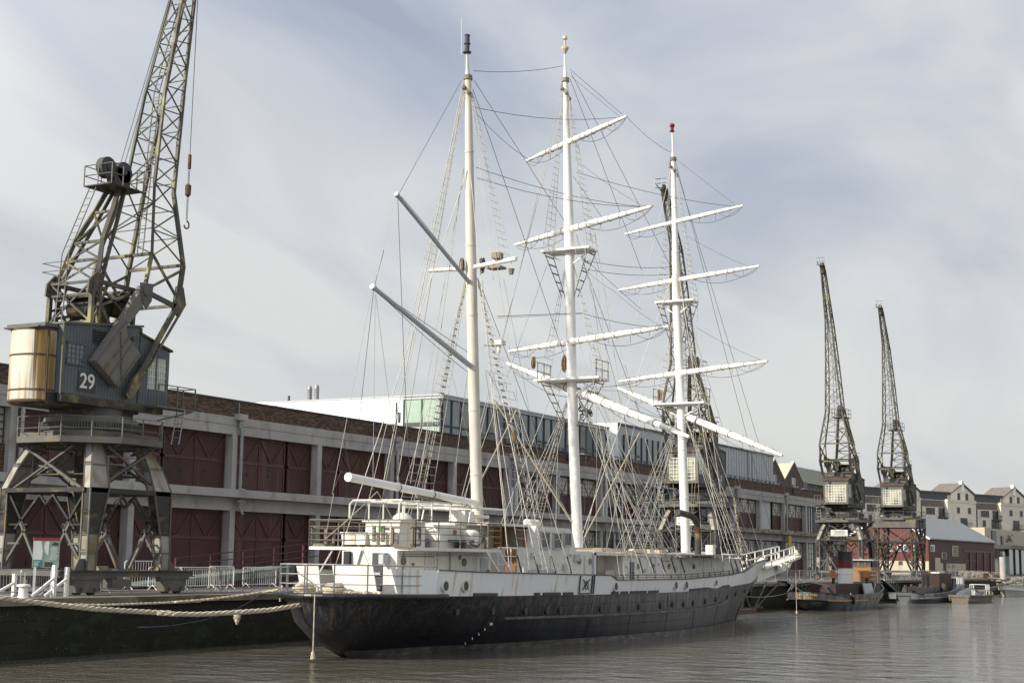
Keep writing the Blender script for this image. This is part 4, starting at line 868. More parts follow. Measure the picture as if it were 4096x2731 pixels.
# ------------------------------------------------------------------ the three masted ship
SY = 32.8
ship = thing('tall_ship', 'three masted white and black sailing ship with bare yards moored along the quay', 'tall ship', (70, SY, -2))
cy = lambda x: 31.2+.0444*(x-46)
sh_ = lambda x: SY-cy(x)
def H(mb, name, m, par=None, **k):
    o = mb.build(name, m, par or ship, **k); o.location = -V(ship.location) if par is None else (0, 0, 0); return o
def lerp(t, xs):
    for (a, u), (b, v) in zip(xs, xs[1:]):
        if t <= b: k = (t-a)/(b-a); k = max(0, k); return u+(v-u)*k
    return xs[-1][1]
bz = lambda x: lerp(x, [(43, .22), (52, .13), (62, .08), (70, .09), (78, .24), (84, .40), (90, .62), (96, .9)])           # black / white boundary
tz = lambda x: lerp(x, [(43, 1.2), (50, 1.02), (60, .90), (60.9, .89), (61.4, .68), (70, .68), (78, .86), (81.4, 1.02), (83.2, 1.35), (84, 1.5), (90, 1.72), (96, 1.95)])
lev = [  # (z or function, [(x, half breadth) ...])
 (-3.2, [(50.5, 0), (53, 1.2), (58, 2.4), (66, 3.2), (74, 3.0), (82, 1.7), (88.4, 0)]),
 (-2.0, [(45.3, 0), (46.3, .6), (50.2, 1.25), (53.3, 2.3), (58, 3.1), (62.5, 3.75), (68.8, 4.15), (76, 3.65), (84.2, 2.1), (90.2, 0)]),
 (-1.4, [(43.9, 0), (44.1, .7), (45.5, 1.15), (48, 1.4), (50.3, 2.05), (54, 2.9), (60, 3.65), (68.8, 4.2), (76, 3.8), (84.2, 2.4), (91.1, 0)]),
 (-.75, [(43.2, 0), (43.35, .9), (44.6, 1.6), (49, 2.5), (53, 3.1), (60, 3.8), (68.8, 4.25), (76, 3.95), (84.2, 2.75), (92.1, 0)]),
 (-.15, [(43.0, 0), (43.2, .9), (44.1, 1.75), (47, 2.6), (51, 3.05), (58, 3.75), (68.8, 4.3), (76, 4.05), (84.2, 3.1), (90, 1.5), (93.0, 0)]),
 (bz, [(42.7, 0), (42.85, .9), (43.5, 1.75), (44.6, 2.35), (46, 2.8), (50, 3.08), (54, 3.42), (58, 3.78), (68.8, 4.3), (76, 4.15), (84, 3.4), (90, 1.9), (92.8, .7), (93.7, 0)]),
]
NS = 64
def row(zf, xs):
    x0, x1 = xs[0][0], xs[-1][0]; out = []
    for i in range(NS+1):
        t = i/NS; t = .5-.5*math.cos(math.pi*t) if True else t
        x = x0+(x1-x0)*t; out.append((x, lerp(x, xs), zf(x) if callable(zf) else zf))
    return out
rows = [row(z, xs) for z, xs in lev]
def smooth_row(r):
    b = [q[1] for q in r]
    for _ in range(1): b = [b[0]]+[(b[i-1]+2*b[i]+b[i+1])/4 for i in range(1, len(b)-1)]+[b[-1]]
    return [(q[0], bb, q[2]) for q, bb in zip(r, b)]
rows = [smooth_row(r) for r in rows]
hb = MB(); n = NS+1
for s_ in (-1, 1):
    vs = [(x, cy(x)+s_*b, z) for r in rows for x, b, z in r]
    fs = []; 
    for j in range(len(rows)-1):
        for i in range(NS): fs.append((j*n+i, j*n+i+1, (j+1)*n+i+1, (j+1)*n+i))
    hb.add(vs, fs)
hull = H(hb, 'hull', 'bhull', smooth=True)
# weathered strip at the waterline, standing 12 mm off the plating
bt = MB()
r0, r1 = rows[1], rows[2]
for s_ in (-1, 1):
    vs = []
    for (xa, ba, za), (xb, bb, zb) in zip(r0, r1):
        k = .42; vs += [(xa, cy(xa)+s_*(ba+.03), -2.05), (xa+(xb-xa)*k, cy(xa)+s_*(ba+(bb-ba)*k+.03), -2+.6*k)]
    bt.add(vs, [(2*i, 2*i+2, 2*i+3, 2*i+1) for i in range(2, NS-2)])
H(bt, 'boot_topping', 'boot')
# deck, bulwarks
top_r = rows[-1]
dk = MB(); dk.add([(x, cy(x)+s_*max(0, b-.05), z-.06) for x, b, z in top_r for s_ in (-1, 1)], [(2*i, 2*i+2, 2*i+3, 2*i+1) for i in range(NS)]); H(dk, 'main_deck', 'deck')
def bulw(x0, x1, side, inner=.12, flare=True):
    m_ = MB(); pts = []; k = max(6, int((x1-x0)/.6))
    for i in range(k+1):
        x = x0+(x1-x0)*i/k; b = lerp(x, [(q[0], q[1]) for q in top_r]); fl = .10 if x < 80 else .10+(x-80)*.045
        sh = 0 if x < 88 else (x-88)*.22
        pts.append((x, b, bz(x), x+sh, b+fl*(1 if b > .05 else 0), tz(x+sh)))
    v = []
    for x, b, z, xt, btp, zt in pts: v += [(x, cy(x)+side*b, z), (xt, cy(x)+side*(btp+.02), zt), (xt-.02, cy(x)+side*max(0, btp-inner), zt), (x-.05, cy(x)+side*max(0, b-inner), z)]
    m_.add(v, [(4*i+a, 4*i+4+a, 4*i+4+(a+1) % 4, 4*i+(a+1) % 4) for i in range(k) for a in range(4)]+[(0, 1, 2, 3), (4*k+3, 4*k+2, 4*k+1, 4*k)]); return m_
for sd_ in (-1, 1): H(bulw(46.9, 93.6, sd_), 'bulwark', 'whull', smooth=True)
cap = MB()
for s_ in (-1, 1):
    for i in range(80):
        x = 46.9+(93.6-46.9)*i/80; x2 = 46.9+(93.6-46.9)*(i+1)/80
        def tp(x): b = lerp(x, [(q[0], q[1]) for q in top_r]); fl = .10 if x < 80 else .10+(x-80)*.045; sh = 0 if x < 88 else (x-88)*.22; return V((x+sh, cy(x)+s_*(max(0, b+fl-.05) if b > .02 else 0), tz(x+sh)+.02))
        cap.beam(tp(x), tp(x2), .2, .045)
H(cap, 'cap_rail', 'boot')
# stem iron, black rail round the stern
H(MB().beam((90.2, SY, -2.1), (93.6, SY, .75), .12, .12).beam((93.6, SY, .75), (95.0, SY, 1.95), .12, .14), 'stem', 'grey')
st = MB(); pr = [(x, b, z) for x, b, z in top_r if x < 48]
for s_ in (-1, 1):
    for a, b in zip(pr, pr[1:]): st.tube((a[0], cy(a[0])+s_*(a[1]+.0), a[2]-.02), (b[0], cy(b[0])+s_*(b[1]+.0), b[2]-.02), .10, n=10)
H(st, 'stern_fender', 'blk', smooth=True)
H(MB().poly([(41.9, 31.2, 0)]*0+[(44.3, 31.2, -.4), (45.4, 31.2, -1.2), (45.9, 31.2, -2.2), (46.6, 31.2, -2.2), (46.2, 31.2, -.4)], (0, .12, 0)), 'rudder', 'bhull')
# rubbing strake, ports, gangway gate, draught marks
rb = MB()
def hp(x, z, s_=-1, off=.03):
    for j in range(1, len(rows)-1):
        za = rows[j][0][2]; zb = rows[j+1][0][2] if j+1 < len(rows)-1 else bz(x)
        if za <= z <= zb+.001:
            ba = lerp(x, [(q[0], q[1]) for q in rows[j]]); bb = lerp(x, [(q[0], q[1]) for q in rows[j+1]]); k = (z-za)/(zb-za); return V((x, cy(x)+s_*(ba+(bb-ba)*k+off), z))
    b = lerp(x, [(q[0], q[1]) for q in top_r]); return V((x, cy(x)+s_*(b+.04+off+.1*(z-bz(x))), z))
for s_ in (-1, 1):
    for i in range(60):
        x = 52.3+i*26.5/60; x2 = x+26.5/60; zf = lambda x: -.74-.07*math.sin((x-52)/27*3.14)+(.0 if x < 72 else (x-72)**2*.006)
        rb.beam(hp(x, zf(x), s_), hp(x2, zf(x2), s_), .10, .10)
H(rb, 'rubbing_strake', 'boot')
for s_ in (-1, 1):
    for x, z in ((48.9, -.39), (51.3, -.43), (53.7, -.49), (55.4, -.50), (56.5, -.51), (60.2, -.54), (62.2, -.55), (64.3, -.53), (66.8, -.52), (68.3, -.5), (69.9, -.52), (71.5, -.5), (73.6, -.45), (75.6, -.38), (78.4, -.25), (80.6, -.15), (83, -.02), (85.6, .05), (87.3, .15)):
        p = hp(x, z, s_, -.01); q = hp(x, z, s_, .05); o = MB(); o.m = 0; o.tube(p, q, .15, n=14); o.m = 1; o.tube(q, q+V((0, s_*.01, 0)), .10, n=12); H(o, 'porthole', ['blk', 'dirty'])
for x, z, r in ((47.4, .55, .17), (48.8, .54, .17), (61.4, .42, .16), (68.4, .42, .17), (69.9, .42, .17), (74.9, .5, .13)):
    p = hp(x, z, -1, -.02); q = p+V((0, -.07, 0)); o = MB(); o.m = 0; o.tube(p, q, r*1.35, n=18); o.m = 1; o.tube(q, q-V((0, .012, 0)), r, n=16); H(o, 'round_port', ['white', 'frame'])
fp = MB()
for x0, x1 in ((49.5, 51.2), (54.1, 54.5), (54.8, 56.2), (56.5, 57.3), (61.1, 61.8), (62.1, 62.8), (63.1, 64.9), (65.2, 66.3), (70.6, 77.9)):
    a, b = hp(x0, bz(x0)+.06, -1, .0), hp(x1, bz(x1)+.06, -1, .0); fp.beam(a, b, .07, .11)
H(fp, 'freeing_port', 'dirty')
gt = MB()
for x in (57.8, 58.95, 59.15): gt.beam(hp(x, .12), hp(x, .9), .05, .05)
gt.beam(hp(57.9, .15), hp(58.9, .15), .05).beam(hp(58.1, .3), hp(58.7, .75), .03).beam(hp(58.1, .75), hp(58.7, .3), .03)
gt.torus(hp(58.4, .5, -1, .04), .17, .02, (0, 1, 0)); H(gt, 'boarding_gate', 'frame')
for t_, (x, z) in zip(('5M', '8', '6', '4', '2'), ((51.6, -.95), (51.45, -1.15), (51.3, -1.33), (51.15, -1.5), (51.0, -1.67))):
    p = hp(x, z, -1, .05); o = text('draught_mark', t_, .17, p, (1, -.12, 0), (0, .05, 1), 'sign', ship, ext=.004); o.location = -V(ship.location)
hs_ = MB(); hs_.path([hp(91.6, .35, -1, .1), hp(92.6, .62, -1, .1)], .09, 6); H(hs_, 'hawse_pipe', 'blk')
# rust-stained slanting plate where the raised bulwark ends at the stern, and the inner stern screens
def yb(x): return cy(x)-lerp(x, [(q[0], q[1]) for q in top_r])
H(MB().poly([(44.7, yb(44.7)+.1, 1.15), (46.9, yb(46.9)-.02, 1.1), (46.9, yb(46.9)-.02, bz(47)), (45.0, yb(45)+.1, .3)], (0, .06, 0)), 'stern_screen', 'whull')
H(MB().poly([(45.0, 31.6, 1.28), (45.05, 29.9, 1.28), (45.1, 29.7, .3), (45.0, 31.4, .3)], (.05, 0, 0)), 'stern_screen', 'white')
H(MB().poly([(44.9, 33.1, 1.2), (45.0, 32.2, 1.2), (45.05, 32.1, .3), (44.95, 32.9, .3)], (.05, 0, 0)), 'stern_screen', 'white')
def rail(pts, z0s, h, name='guard_rail', nl=3, r=.022, step=1.6, m='galv', ztop=None):
    g = MB(); P_ = [V(p) for p in pts]
    for a, b in zip(P_, P_[1:]):
        for k in range(1, nl+1): g.tube(a+UP*(h*k/nl), b+UP*(h*k/nl), r*(1.25 if k == nl else .8), n=5)
        c = max(1, int((b-a).length/step))
        for i in range(c+1): p = a.lerp(b, i/c); g.tube(p, p+UP*h, r*1.3, n=5)
    return H(g, name, m)
sr = [(x, b, z) for x, b, z in top_r if x <= 47.2]
spts = [V((x, cy(x)-b+.05, z+.05)) for x, b, z in sr[::3]][::-1]+[V((x, cy(x)+b-.05, z+.05)) for x, b, z in sr[::3]]
rail(spts, 0, 1.0, nl=3, step=2.2)
# deckhouse and bridge deck
yN, yF = 29.6, 32.3
H(MB().box(46.2, 53.2, yN, yF-.3, .1, 1.8), 'poop_house', 'white')
H(MB().beam((46.3, 32.5, 1.8), (46.0, 32.9, .9), .25, .05).beam((48.5, 33.4, 1.8), (48.5, 33.4, .2), .1), 'deck_strut', 'white')
H(MB().box(46.17, 46.199, 30.2, 30.65, .35, 1.7), 'recess_opening', 'frame')
H(MB().box(46.1, 46.16, 30.25, 30.6, .4, .5).box(46.1, 46.16, 30.25, 30.6, .9, 1.0), 'shelf', 'gclad')
H(MB().box(45.75, 46.1, yN+.3, yN+.5, 1.3, 1.65), 'locker', 'gclad')
sl_ = MB(); sp_ = [(46.05, 33.4), (46.4, 28.95), (52.7, 28.9), (52.9, 29.6), (52.9, 33.0), (52.7, 33.7), (47.2, 33.9)]
sl_.poly([(x, y, 1.80) for x, y in sp_], (0, 0, .12)); H(sl_, 'bridge_deck', 'white')
rail([(x, y, 1.92) for x, y in sp_[:4]], 0, .98, nl=4, step=1.3, m='timber'); rail([(x, y, 1.92) for x, y in sp_[4:]+sp_[:1]], 0, .98, nl=4, step=1.3, m='timber')
H(MB().box(46.0, 46.15, 31.55, 31.8, 1.1, 1.75).box(46.0, 46.15, 31.5, 31.85, 1.0, 1.1), 'stern_lamp', 'blk')
H(MB().poly([(46.1, 31.1, 1.8), (46.1, 31.45, 1.8), (46.1, 31.4, 1.2), (46.1, 31.3, 1.2)], (.06, 0, 0)), 'deck_bracket', 'white')
for x in (51.6, 52.6): H(MB().beam((x, 28.95, 1.85), (x+.35, 28.5, .98), .2, .06), 'stay_plate', 'white')
for x, z in ((46.6, 1.42), (51.0, 1.4), (52.9, .98)): H(MB().lathe((x, (yN if x > 46.2 else yN+.8)-.03, z), [(.15, -.03), (.15, .02)], 14, 'Y'), 'porthole', 'timber')
jt_ = MB()
for x in (48.1, 49.0, 51.95): jt_.box(x, x+.03, yN-.02, yN, .3, 1.75)
jt_.box(46.2, 53.2, yN-.02, yN, 1.66, 1.69); jt_.box(48.9, 50.2, yN-.05, yN-.02, 1.62, 1.66); H(jt_, 'plate_seam', 'gclad')
H(MB().box(52.3, 52.9, yN-.03, yN, .35, 1.55), 'watertight_door', 'gclad')
# racks, raft boxes, top cabin, tube frame
for y0, y1_ in ((29.0, 29.85), (32.75, 33.35)):
    g = MB(); xr_ = 46.25-.05*(y0 > 30)
    for a, b in ((0, 0), (1, 0)), ((1, 0), (1, 1)), ((1, 1), (0, 1)), ((0, 1), (0, 0)): g.beam((xr_, y0+(y1_-y0)*a[0] if 0 else y0+(y1_-y0)*a[0], 1.98+.64*a[1]), (xr_, y0+(y1_-y0)*b[0], 1.98+.64*b[1]), .1, .1)
    g.beam((xr_, y0, 2.6), (xr_+.5, y0, 2.6), .08).beam((xr_, y0, 2.0), (xr_+.5, y0, 2.0), .08).beam((xr_+.5, y0, 2.0), (xr_+.5, y0, 2.6), .08)
    H(g, 'raft_rack', 'timber')
for y0, w_ in ((31.25, 1.0), (30.15, .85)):
    x0 = 46.55; H(MB().poly([(x0, y0, 2.0), (x0, y0+w_, 2.0), (x0, y0+w_+.06, 2.38), (x0, y0-.06, 2.38)], (.45, 0, 0)).box(x0-.05, x0+.5, y0-.09, y0+w_+.09, 2.38, 2.46), 'deck_locker', 'white')
for y0 in (30.3, 30.7): H(MB().box(46.35, 46.45, y0, y0+.1, 2.1, 2.7), 'clamp', 'timber')
H(MB().box(47.1, 48.9, 30.1, 31.6, 1.93, 2.85).box(47.0, 49.0, 30.0, 31.7, 2.85, 2.9), 'aft_cabin', 'white')
H(MB().box(47.05, 47.095, 30.85, 31.0, 2.5, 2.7), 'exit_sign', 'bexit'); H(MB().box(47.06, 47.095, 30.55, 30.78, 2.56, 2.64), 'name_strip', 'dirty')
H(MB().box(48.95, 50.2, 30.9, 31.0, 1.95, 2.85), 'cabin_door', 'wood')
H(MB().box(50.0, 51.9, 30.1, 31.1, 1.93, 2.82), 'vent_box', 'white'); H(MB().box(51.0, 51.22, 30.07, 30.099, 2.45, 2.65), 'brass_plate', 'wood')
H(MB().box(50.6, 51.9, 29.6, 30.3, 2.2, 2.26).box(51.1, 51.3, 29.8, 30, 1.92, 2.2), 'chart_table', 'frame')
fr = MB()
for y in (30.0, 32.2):
    fr.path([(46.9, y, 2.9), (46.9, y, 3.5), (47.1, y, 3.62), (51.9, y, 3.68), (52.2, y, 3.5), (52.0, y, 2.9)], .035, 6)
    for x in (48.2, 49.2, 50.6): fr.path([(x, y, 2.9), (x, y, 3.55), (x+.1, y, 3.66)], .03, 6)
for x in (47.1, 48.3, 49.4, 50.6, 51.8): fr.tube((x, 30.0, 3.65), (x, 32.2, 3.65), .035, n=5)
H(fr, 'awning_frame', 'white')
H(MB().lathe((51.2, 32.6, 2.9), [(.42, 0), (.42, .1), (.36, .28), (.2, .4), (.02, .44)], 18), 'radome', 'white', smooth=True)
H(MB().lathe((52.0, 29.9, 1.93), [(.30, 0), (.36, .08), (.36, .62), (.28, .72), (.05, .76)], 20), 'raft_canister', 'white', smooth=True)
H(MB().path([(51.5, 29.6, 2.1), (51.9, 29.5, 2.02), (52.3, 29.5, 2.2), (52.5, 29.55, 2.5)], .035, 5), 'hose', 'blk')
g_ = MB()
for x0, z0 in ((47.2, 1.2), (48.3, .9), (50.6, 1.5), (51.4, .8)): g_.box(x0, x0+.12, yN-.06, yN, z0, z0+.16)
g_.tube((46.6, yN-.04, .9), (46.6, yN-.04, 1.75), .02, n=5).tube((49.9, yN-.04, .9), (49.9, yN-.04, 1.75), .02, n=5).path([(46.4, yN-.04, 1.6), (48.7, yN-.04, 1.6)], .015, 4).box(45.9, 46.16, 29.95, 30.15, 1.3, 1.7)
H(g_, 'wall_fittings', 'timber')
g_ = MB()
for x0, z0, w_ in ((56.4, 1.6, .25), (57.2, 1.2, .15), (59.4, 1.1, .3), (60.1, 1.7, .12), (66.4, 1.2, .12), (68.6, 1.0, .2), (70.4, 1.35, .12), (72.6, 1.1, .25), (74.9, 1.4, .15), (77.9, 1.0, .3), (79.6, 1.3, .2)): g_.box(x0, x0+w_, yN-.17 if x0 < 62 else yN-.06, yN-.1 if x0 < 62 else yN, z0, z0+w_*.9)
for x0 in (58.2, 61.6, 67.0, 70.0, 73.4, 76.6): g_.tube((x0, yN-(.14 if x0 < 62 else .04), .4), (x0, yN-(.14 if x0 < 62 else .04), 1.75), .016, n=5)
H(g_, 'wall_fittings', 'gclad')
g_ = MB(); 
for i in range(12):
    x = 49.5+rnd.random()*3; y = 29.2+rnd.random()*2.6; h = .15+rnd.random()*.45; g_.box(x, x+.1+rnd.random()*.25, y, y+.1+rnd.random()*.2, 1.92, 1.92+h)
H(g_, 'deck_fittings', 'timber')
# wheelhouse
wp = [(56.2, 1.3), (56.2, 3.0), (60.1, 2.98), (60.35, 2.85), (60.75, 1.95), (60.75, .1), (53.6, .1), (53.6, 1.0), (55.2, 1.0), (55.2, 2.0), (56.0, 2.0)]
H(MB().poly([(x, yN-.1, z) for x, z in [(55.2, .1), (55.2, 2.0), (56.55, 2.02), (56.85, 2.96), (60.1, 2.92), (60.35, 2.8), (60.8, 1.95), (62.9, 1.9), (62.9, .1)]], (0, 4.1, 0)), 'wheelhouse', 'white')
H(MB().box(53.3, 57.0, 29.8, 33.8, 2.9, 3.0), 'wheelhouse_roof', 'white')
g_ = MB()
for y0, y1_, z0, z1 in ((29.78, 29.88, 2.0, 2.88), (30.70, 30.80, 2.0, 2.88), (29.78, 30.80, 2.80, 2.88)): g_.box(56.44, 56.55, y0, y1_, z0, z1)
g_.box(55.12, 55.198, 29.52, 30.0, .95, 1.95)
H(g_, 'door_frame', 'wood'); H(MB().box(56.46, 56.53, 29.88, 30.70, 2.02, 2.80), 'cabin_door', 'timber', label='grey weathered panel in the wooden door frame')
H(MB().box(56.44, 56.52, 30.86, 31.3, 1.95, 2.85).box(55.0, 56.4, 30.9, 30.95, 1.0, 1.95), 'open_door', 'wood'); H(MB().box(53.6, 55.1, 31.0, 31.1, .3, 2.88), 'cabin_side', 'white')
rail([(53.2, 29.3, 1.0), (55.2, 29.2, 1.0)], 0, 1.0, nl=3, step=1.0, m='fencew')
for x0, x1, z0, z1 in ((57.35, 58.05, 2.05, 2.68), (58.5, 59.2, 2.05, 2.66), (59.55, 60.15, 2.2, 2.68)):
    o = H(MB().box(x0, x1, yN-.13, yN-.11, z0, z1), 'wheelhouse_window', 'glass')
    f = MB()
    for a, b, c, d in ((x0-.05, x1+.05, z1, z1+.06), (x0-.05, x1+.05, z0-.06, z0), (x0-.06, x0, z0-.05, z1+.05), (x1, x1+.06, z0-.05, z1+.05)): f.box(a, b, yN-.16, yN-.115, c, d)
    f = f.build('window_frame', 'gclad', o)
for x, y in ((57.3, 33), (59, 33)): H(MB().lathe((60.0-.5*(x < 58), 31.2, 2.98), [(.28, 0), (.28, .25), (.2, .34)], 14), 'roof_vent', 'white', smooth=True)
H(MB().box(54.0, 56.2, 31.4, 31.7, 3.25, 3.38).box(55, 55.2, 31.5, 31.6, 3.0, 3.25).box(52.9, 53.7, 30.7, 31.4, 2.95, 3.45), 'radar', 'white')
fr = MB(); fr.path([(52.6, 31.2, 3.0), (52.6, 31.2, 3.62), (56.9, 31.0, 3.64), (56.9, 31.0, 3.0)], .04, 5).path([(52.6, 33.4, 3.0), (52.6, 33.4, 3.62), (56.9, 33.4, 3.64), (56.9, 33.4, 3.0)], .04, 5)
for x in (53.5, 54.7, 55.8): fr.tube((x, 31.1, 3.63), (x, 33.4, 3.63), .03, n=5)
H(fr, 'radar_frame', 'white')
for x, z in ((61.1, 1.5), (62.2, 1.5)): H(MB().lathe((x, yN-.12, z), [(.14, -.03), (.14, .03)], 14, 'Y'), 'porthole', 'timber')
sm_ = MB().box(56.2, 58.8, yN-.16, yN-.1, .98, 1.14).box(62.45, 62.52, yN-.18, yN-.1, .2, 1.9).box(60.5, 61.0, yN-.2, yN-.1, 1.5, 1.8); H(sm_, 'trim', 'gclad')
# forward deckhouse
H(MB().box(66.1, 82.6, yN, yF, .1, 1.78).box(62.9, 66.1, 30.6, 33.5, .1, 1.78), 'forward_house', 'white')
H(MB().box(62.7, 66.4, yN-.1, yF+.1, 1.78, 1.92).box(66.4, 71.5, yN-.1, yF+.1, 1.785, 1.9), 'house_roof', 'white')
H(MB().poly([(71.0, 28.7, 1.84), (76.8, 28.7, 1.86), (82.6, 29.5, 1.9), (82.8, 32.5, 2.1), (82.6, 34.5, 1.9), (72, 34, 1.9)], (0, 0, .08)), 'canopy', 'deck')
dr_ = MB().box(63.9, 64.4, 30.45, 30.58, .3, 1.7).box(64.6, 64.75, 30.3, 30.45, .2, 1.72); H(dr_, 'open_door', 'wood')
H(MB().box(65.0, 66.05, 30.0, 30.1, .2, 1.1), 'open_door', 'cream')
for x in (66.9, ): H(MB().box(x, x+.5, yN-.03, yN, .6, 1.5), 'door_window', 'glass')
for x in (67.3, 69.1, 71.2, 74.6): H(MB().lathe((x+.6, yN-.03, 1.3), [(.13, -.03), (.13, .02)], 14, 'Y'), 'porthole', 'timber')
for x in (74.2, 75.6, 77.4, 79.2): H(MB().path([(x, 29.4, .3), (x, 29.4, 1.35), (x-.25, 29.3, 1.7), (x-.8, 29.1, 1.8)], .05, 6), 'canopy_bracket', 'white')
bi = random.Random(3); tg = MB()
for i in range(34):
    x = bi.uniform(62.4, 74.5); y = bi.uniform(29.9, 34); a = bi.uniform(0, 3.1); l = bi.uniform(.15, .7); h_ = bi.uniform(.05, .22); z = 1.95
    tg.beam((x-l*math.cos(a), y-l*math.sin(a), z+h_/2), (x+l*math.cos(a), y+l*math.sin(a), z+h_/2), bi.uniform(.15, .5), h_)
H(tg, 'deck_gear', 'cream', label='pale clutter of lockers and planks on the forward house roof')
H(MB().box(78.6, 79.1, 29.9, 30.6, .9, 1.95), 'derrick_post', 'white'); H(MB().path([(80.1, 30.5, 1.9), (80.1, 30.5, 2.5)], .3, 8), 'capstan', 'white'); H(MB().box(80.6, 81.3, 30.3, 31, 1.9, 2.5), 'winch', 'dirty')
vn = MB(); vn.path([(76.9, 30, .9), (76.9, 30, 3.25), (76.75, 30, 3.6), (76.4, 30, 3.85), (75.8, 30, 4.0), (74.0, 30, 4.12)], .17, 10); H(vn, 'davit_funnel', 'greyd')
H(MB().tube((76.9, 30, 3.2), (76.9, 30, 3.26), .19, n=12).tube((76.9, 30, 3.1), (76.9, 30, 3.15), .19, n=12), 'davit_band', 'redf')
rail([(x, cy(x)-lerp(x, [(q[0], q[1]) for q in top_r])-.02, tz(x)) for x in (61.6, 64, 66, 68, 70, 72, 74, 76, 78, 80)], 0, .24, nl=2, step=.8, m='timber')
# forecastle: windlass, catheads, inner bulwark stays
fc = MB()
for i in range(22):
    x = bi.uniform(79.5, 87); y = bi.uniform(30.6, 34.5); fc.lathe((x, y, .4), [(bi.uniform(.06, .18), 0), (bi.uniform(.06, .2), bi.uniform(.3, .8))], 7)
H(fc, 'windlass', 'greyd')
H(MB().poly([(84.5, 31.4, .5), (86.6, 31.4, .5), (85.8, 31.4, 2.0)], (0, .08, 0)).poly([(87, 33.4, .6), (89.2, 33.4, .6), (88.3, 33.4, 2.0)], (0, .08, 0)).box(82.7, 83.0, 30, 35.5, .3, 1.6), 'splinter_plate', 'white')
H(MB().poly([(83, 29.9, 1.25), (88, 31.4, 1.45), (92.5, 32.7, 1.55), (88, 34.2, 1.45), (83, 35.7, 1.25)], (0, 0, .05)), 'forecastle_deck', 'cream')
# bowsprit platform
bs = MB(); bs.poly([(93.0, SY-.55, .35), (100.4, SY-.28, 1.15), (101.0, SY-.28, 1.62), (103.3, SY-.25, 1.95), (102.9, SY-.25, 2.05), (95.0, SY-.5, 1.28), (93.4, SY-.5, 1.1)], (0, 1.05, 0))
H(bs, 'bowsprit', 'white')
H(MB().poly([(94.0, SY-.85, 1.15), (103.0, SY-.32, 2.02), (103.4, SY-.2, 2.06), (103.4, SY+.2, 2.06), (103.0, SY+.32, 2.02), (94, SY+.85, 1.15)], (0, 0, .07)), 'bowsprit_walkway', 'white')
H(MB().box(96.9, 97.9, SY-.9, SY-.6, 1.1, 1.5).lathe((98.3, SY-.75, 1.35), [(.22, -.1), (.22, .3)], 10, 'X'), 'light_box', 'white')
bp_ = [(92.6, SY-1.0, 1.75), (96.2, SY-.85, 1.45), (99.2, SY-.7, 1.72), (99.9, SY-.6, 1.85)]
br_ = MB()
for s_ in (-1, 1):
    q = [V((x, SY+s_*(SY-y), z)) for x, y, z in ((93.5, SY-.9, 1.1), (96.5, SY-.8, 1.38), (99.4, SY-.65, 1.66), (100.8, SY-.55, 1.8))]
    for k in (.45, .9): br_.path([p+UP*k for p in q], .04, 6)
    for a, b in zip(q, q[1:]): br_.tube(a, a+UP*.9, .04, n=6); m_ = a.lerp(b, .5); br_.tube(m_, m_+UP*.9, .035, n=6)
    br_.tube(q[-1], q[-1]+UP*.9, .04, n=6)
H(br_, 'bow_rail', 'fencew')
H(MB().lathe((102.9, SY, 2.1), [(.2, 0), (.25, .1), (.08, .4)], 8), 'bow_roller', 'cream')
# ---- masts, yards and rigging
def mast(name, pts, rr, cap=None):
    m_ = MB(); P_ = [V(p) for p in pts]
    for a, b, r1, r2 in zip(P_, P_[1:], rr, rr[1:]): m_.tube(a, b, r1, r2, n=16)
    return P_, m_
def mk(par, mb, nm, m, **k): return mb.build(nm, m, par, **k)
def world_child(o): return o
MZ = [(57.9, SY, .1), (57.67, SY, 3.1), (57.05, SY, 9.8), (56.69, SY, 14.6), (56.12, SY, 22.9), (56.05, SY, 23.3), (56.0, SY, 24.1)]
MN = [(68.05, SY, .1), (67.4, SY, 5.5), (66.93, SY, 10.7), (66.45, SY, 18.6), (65.95, SY, 25.6), (65.9, SY, 26.4), (65.85, SY, 27.1)]
FM = [(82.3, SY, .1), (81.9, SY, 5.5), (81.46, SY, 10.6), (80.83, SY, 16.7), (80.36, SY, 25.0), (80.3, SY, 25.6), (80.2, SY, 26.8)]
def mx_(pts, z):
    for a, b in zip(pts, pts[1:]):
        if z <= b[2]: return a[0]+(b[0]-a[0])*(z-a[2])/(b[2]-a[2])
    return pts[-1][0]
YM = {'mizzen_mast': 31.7, 'main_mast': 32.2, 'fore_mast': 32.8}      # true athwartships position of each mast
def cam_scaled(m, p, inv=False):                                          # scaled about the camera; figures below were read off on the plane y = 32.8
    k = YM[m]/32.8; k = 1/k if inv else k; return CAM+(V(p)-CAM)*k
def KB(mb, m): mb.v = [tuple(cam_scaled(m, p)) for p in mb.v]; return mb
def SP(m, mb, nm, mt, raw=False, **k):
    if not raw: KB(mb, m)
    o = mb.build(nm, mt, masts[m], **k); return o
masts = {}
for nm, pts, rr, mt, lb in (('mizzen_mast', MZ, [.27, .26, .255, .24, .15, .07, .05], 'mastb', 'buff stained aftermost mast with two gaffs and a boom'), ('main_mast', MN, [.27, .26, .25, .25, .12, .06, .045], 'mastw', 'white middle mast with four yards, tallest of the three'), ('fore_mast', FM, [.27, .26, .25, .24, .12, .05, .035], 'mastw', 'white forward mast with four yards in front of the crane')):
    P_, m_ = mast(nm, pts, rr)
    for z in (2.2, 5.2, 8, 12.2, 15.3, 19.5, 22.2): x = mx_(pts, z); m_.tube((x, SY, z), (x-.01, SY, z+.07), lerp(z, [(0, .285), (14, .262), (24, .17)]), n=16)
    o = H(KB(m_, nm), nm, mt, smooth=True, label=lb); masts[nm] = o
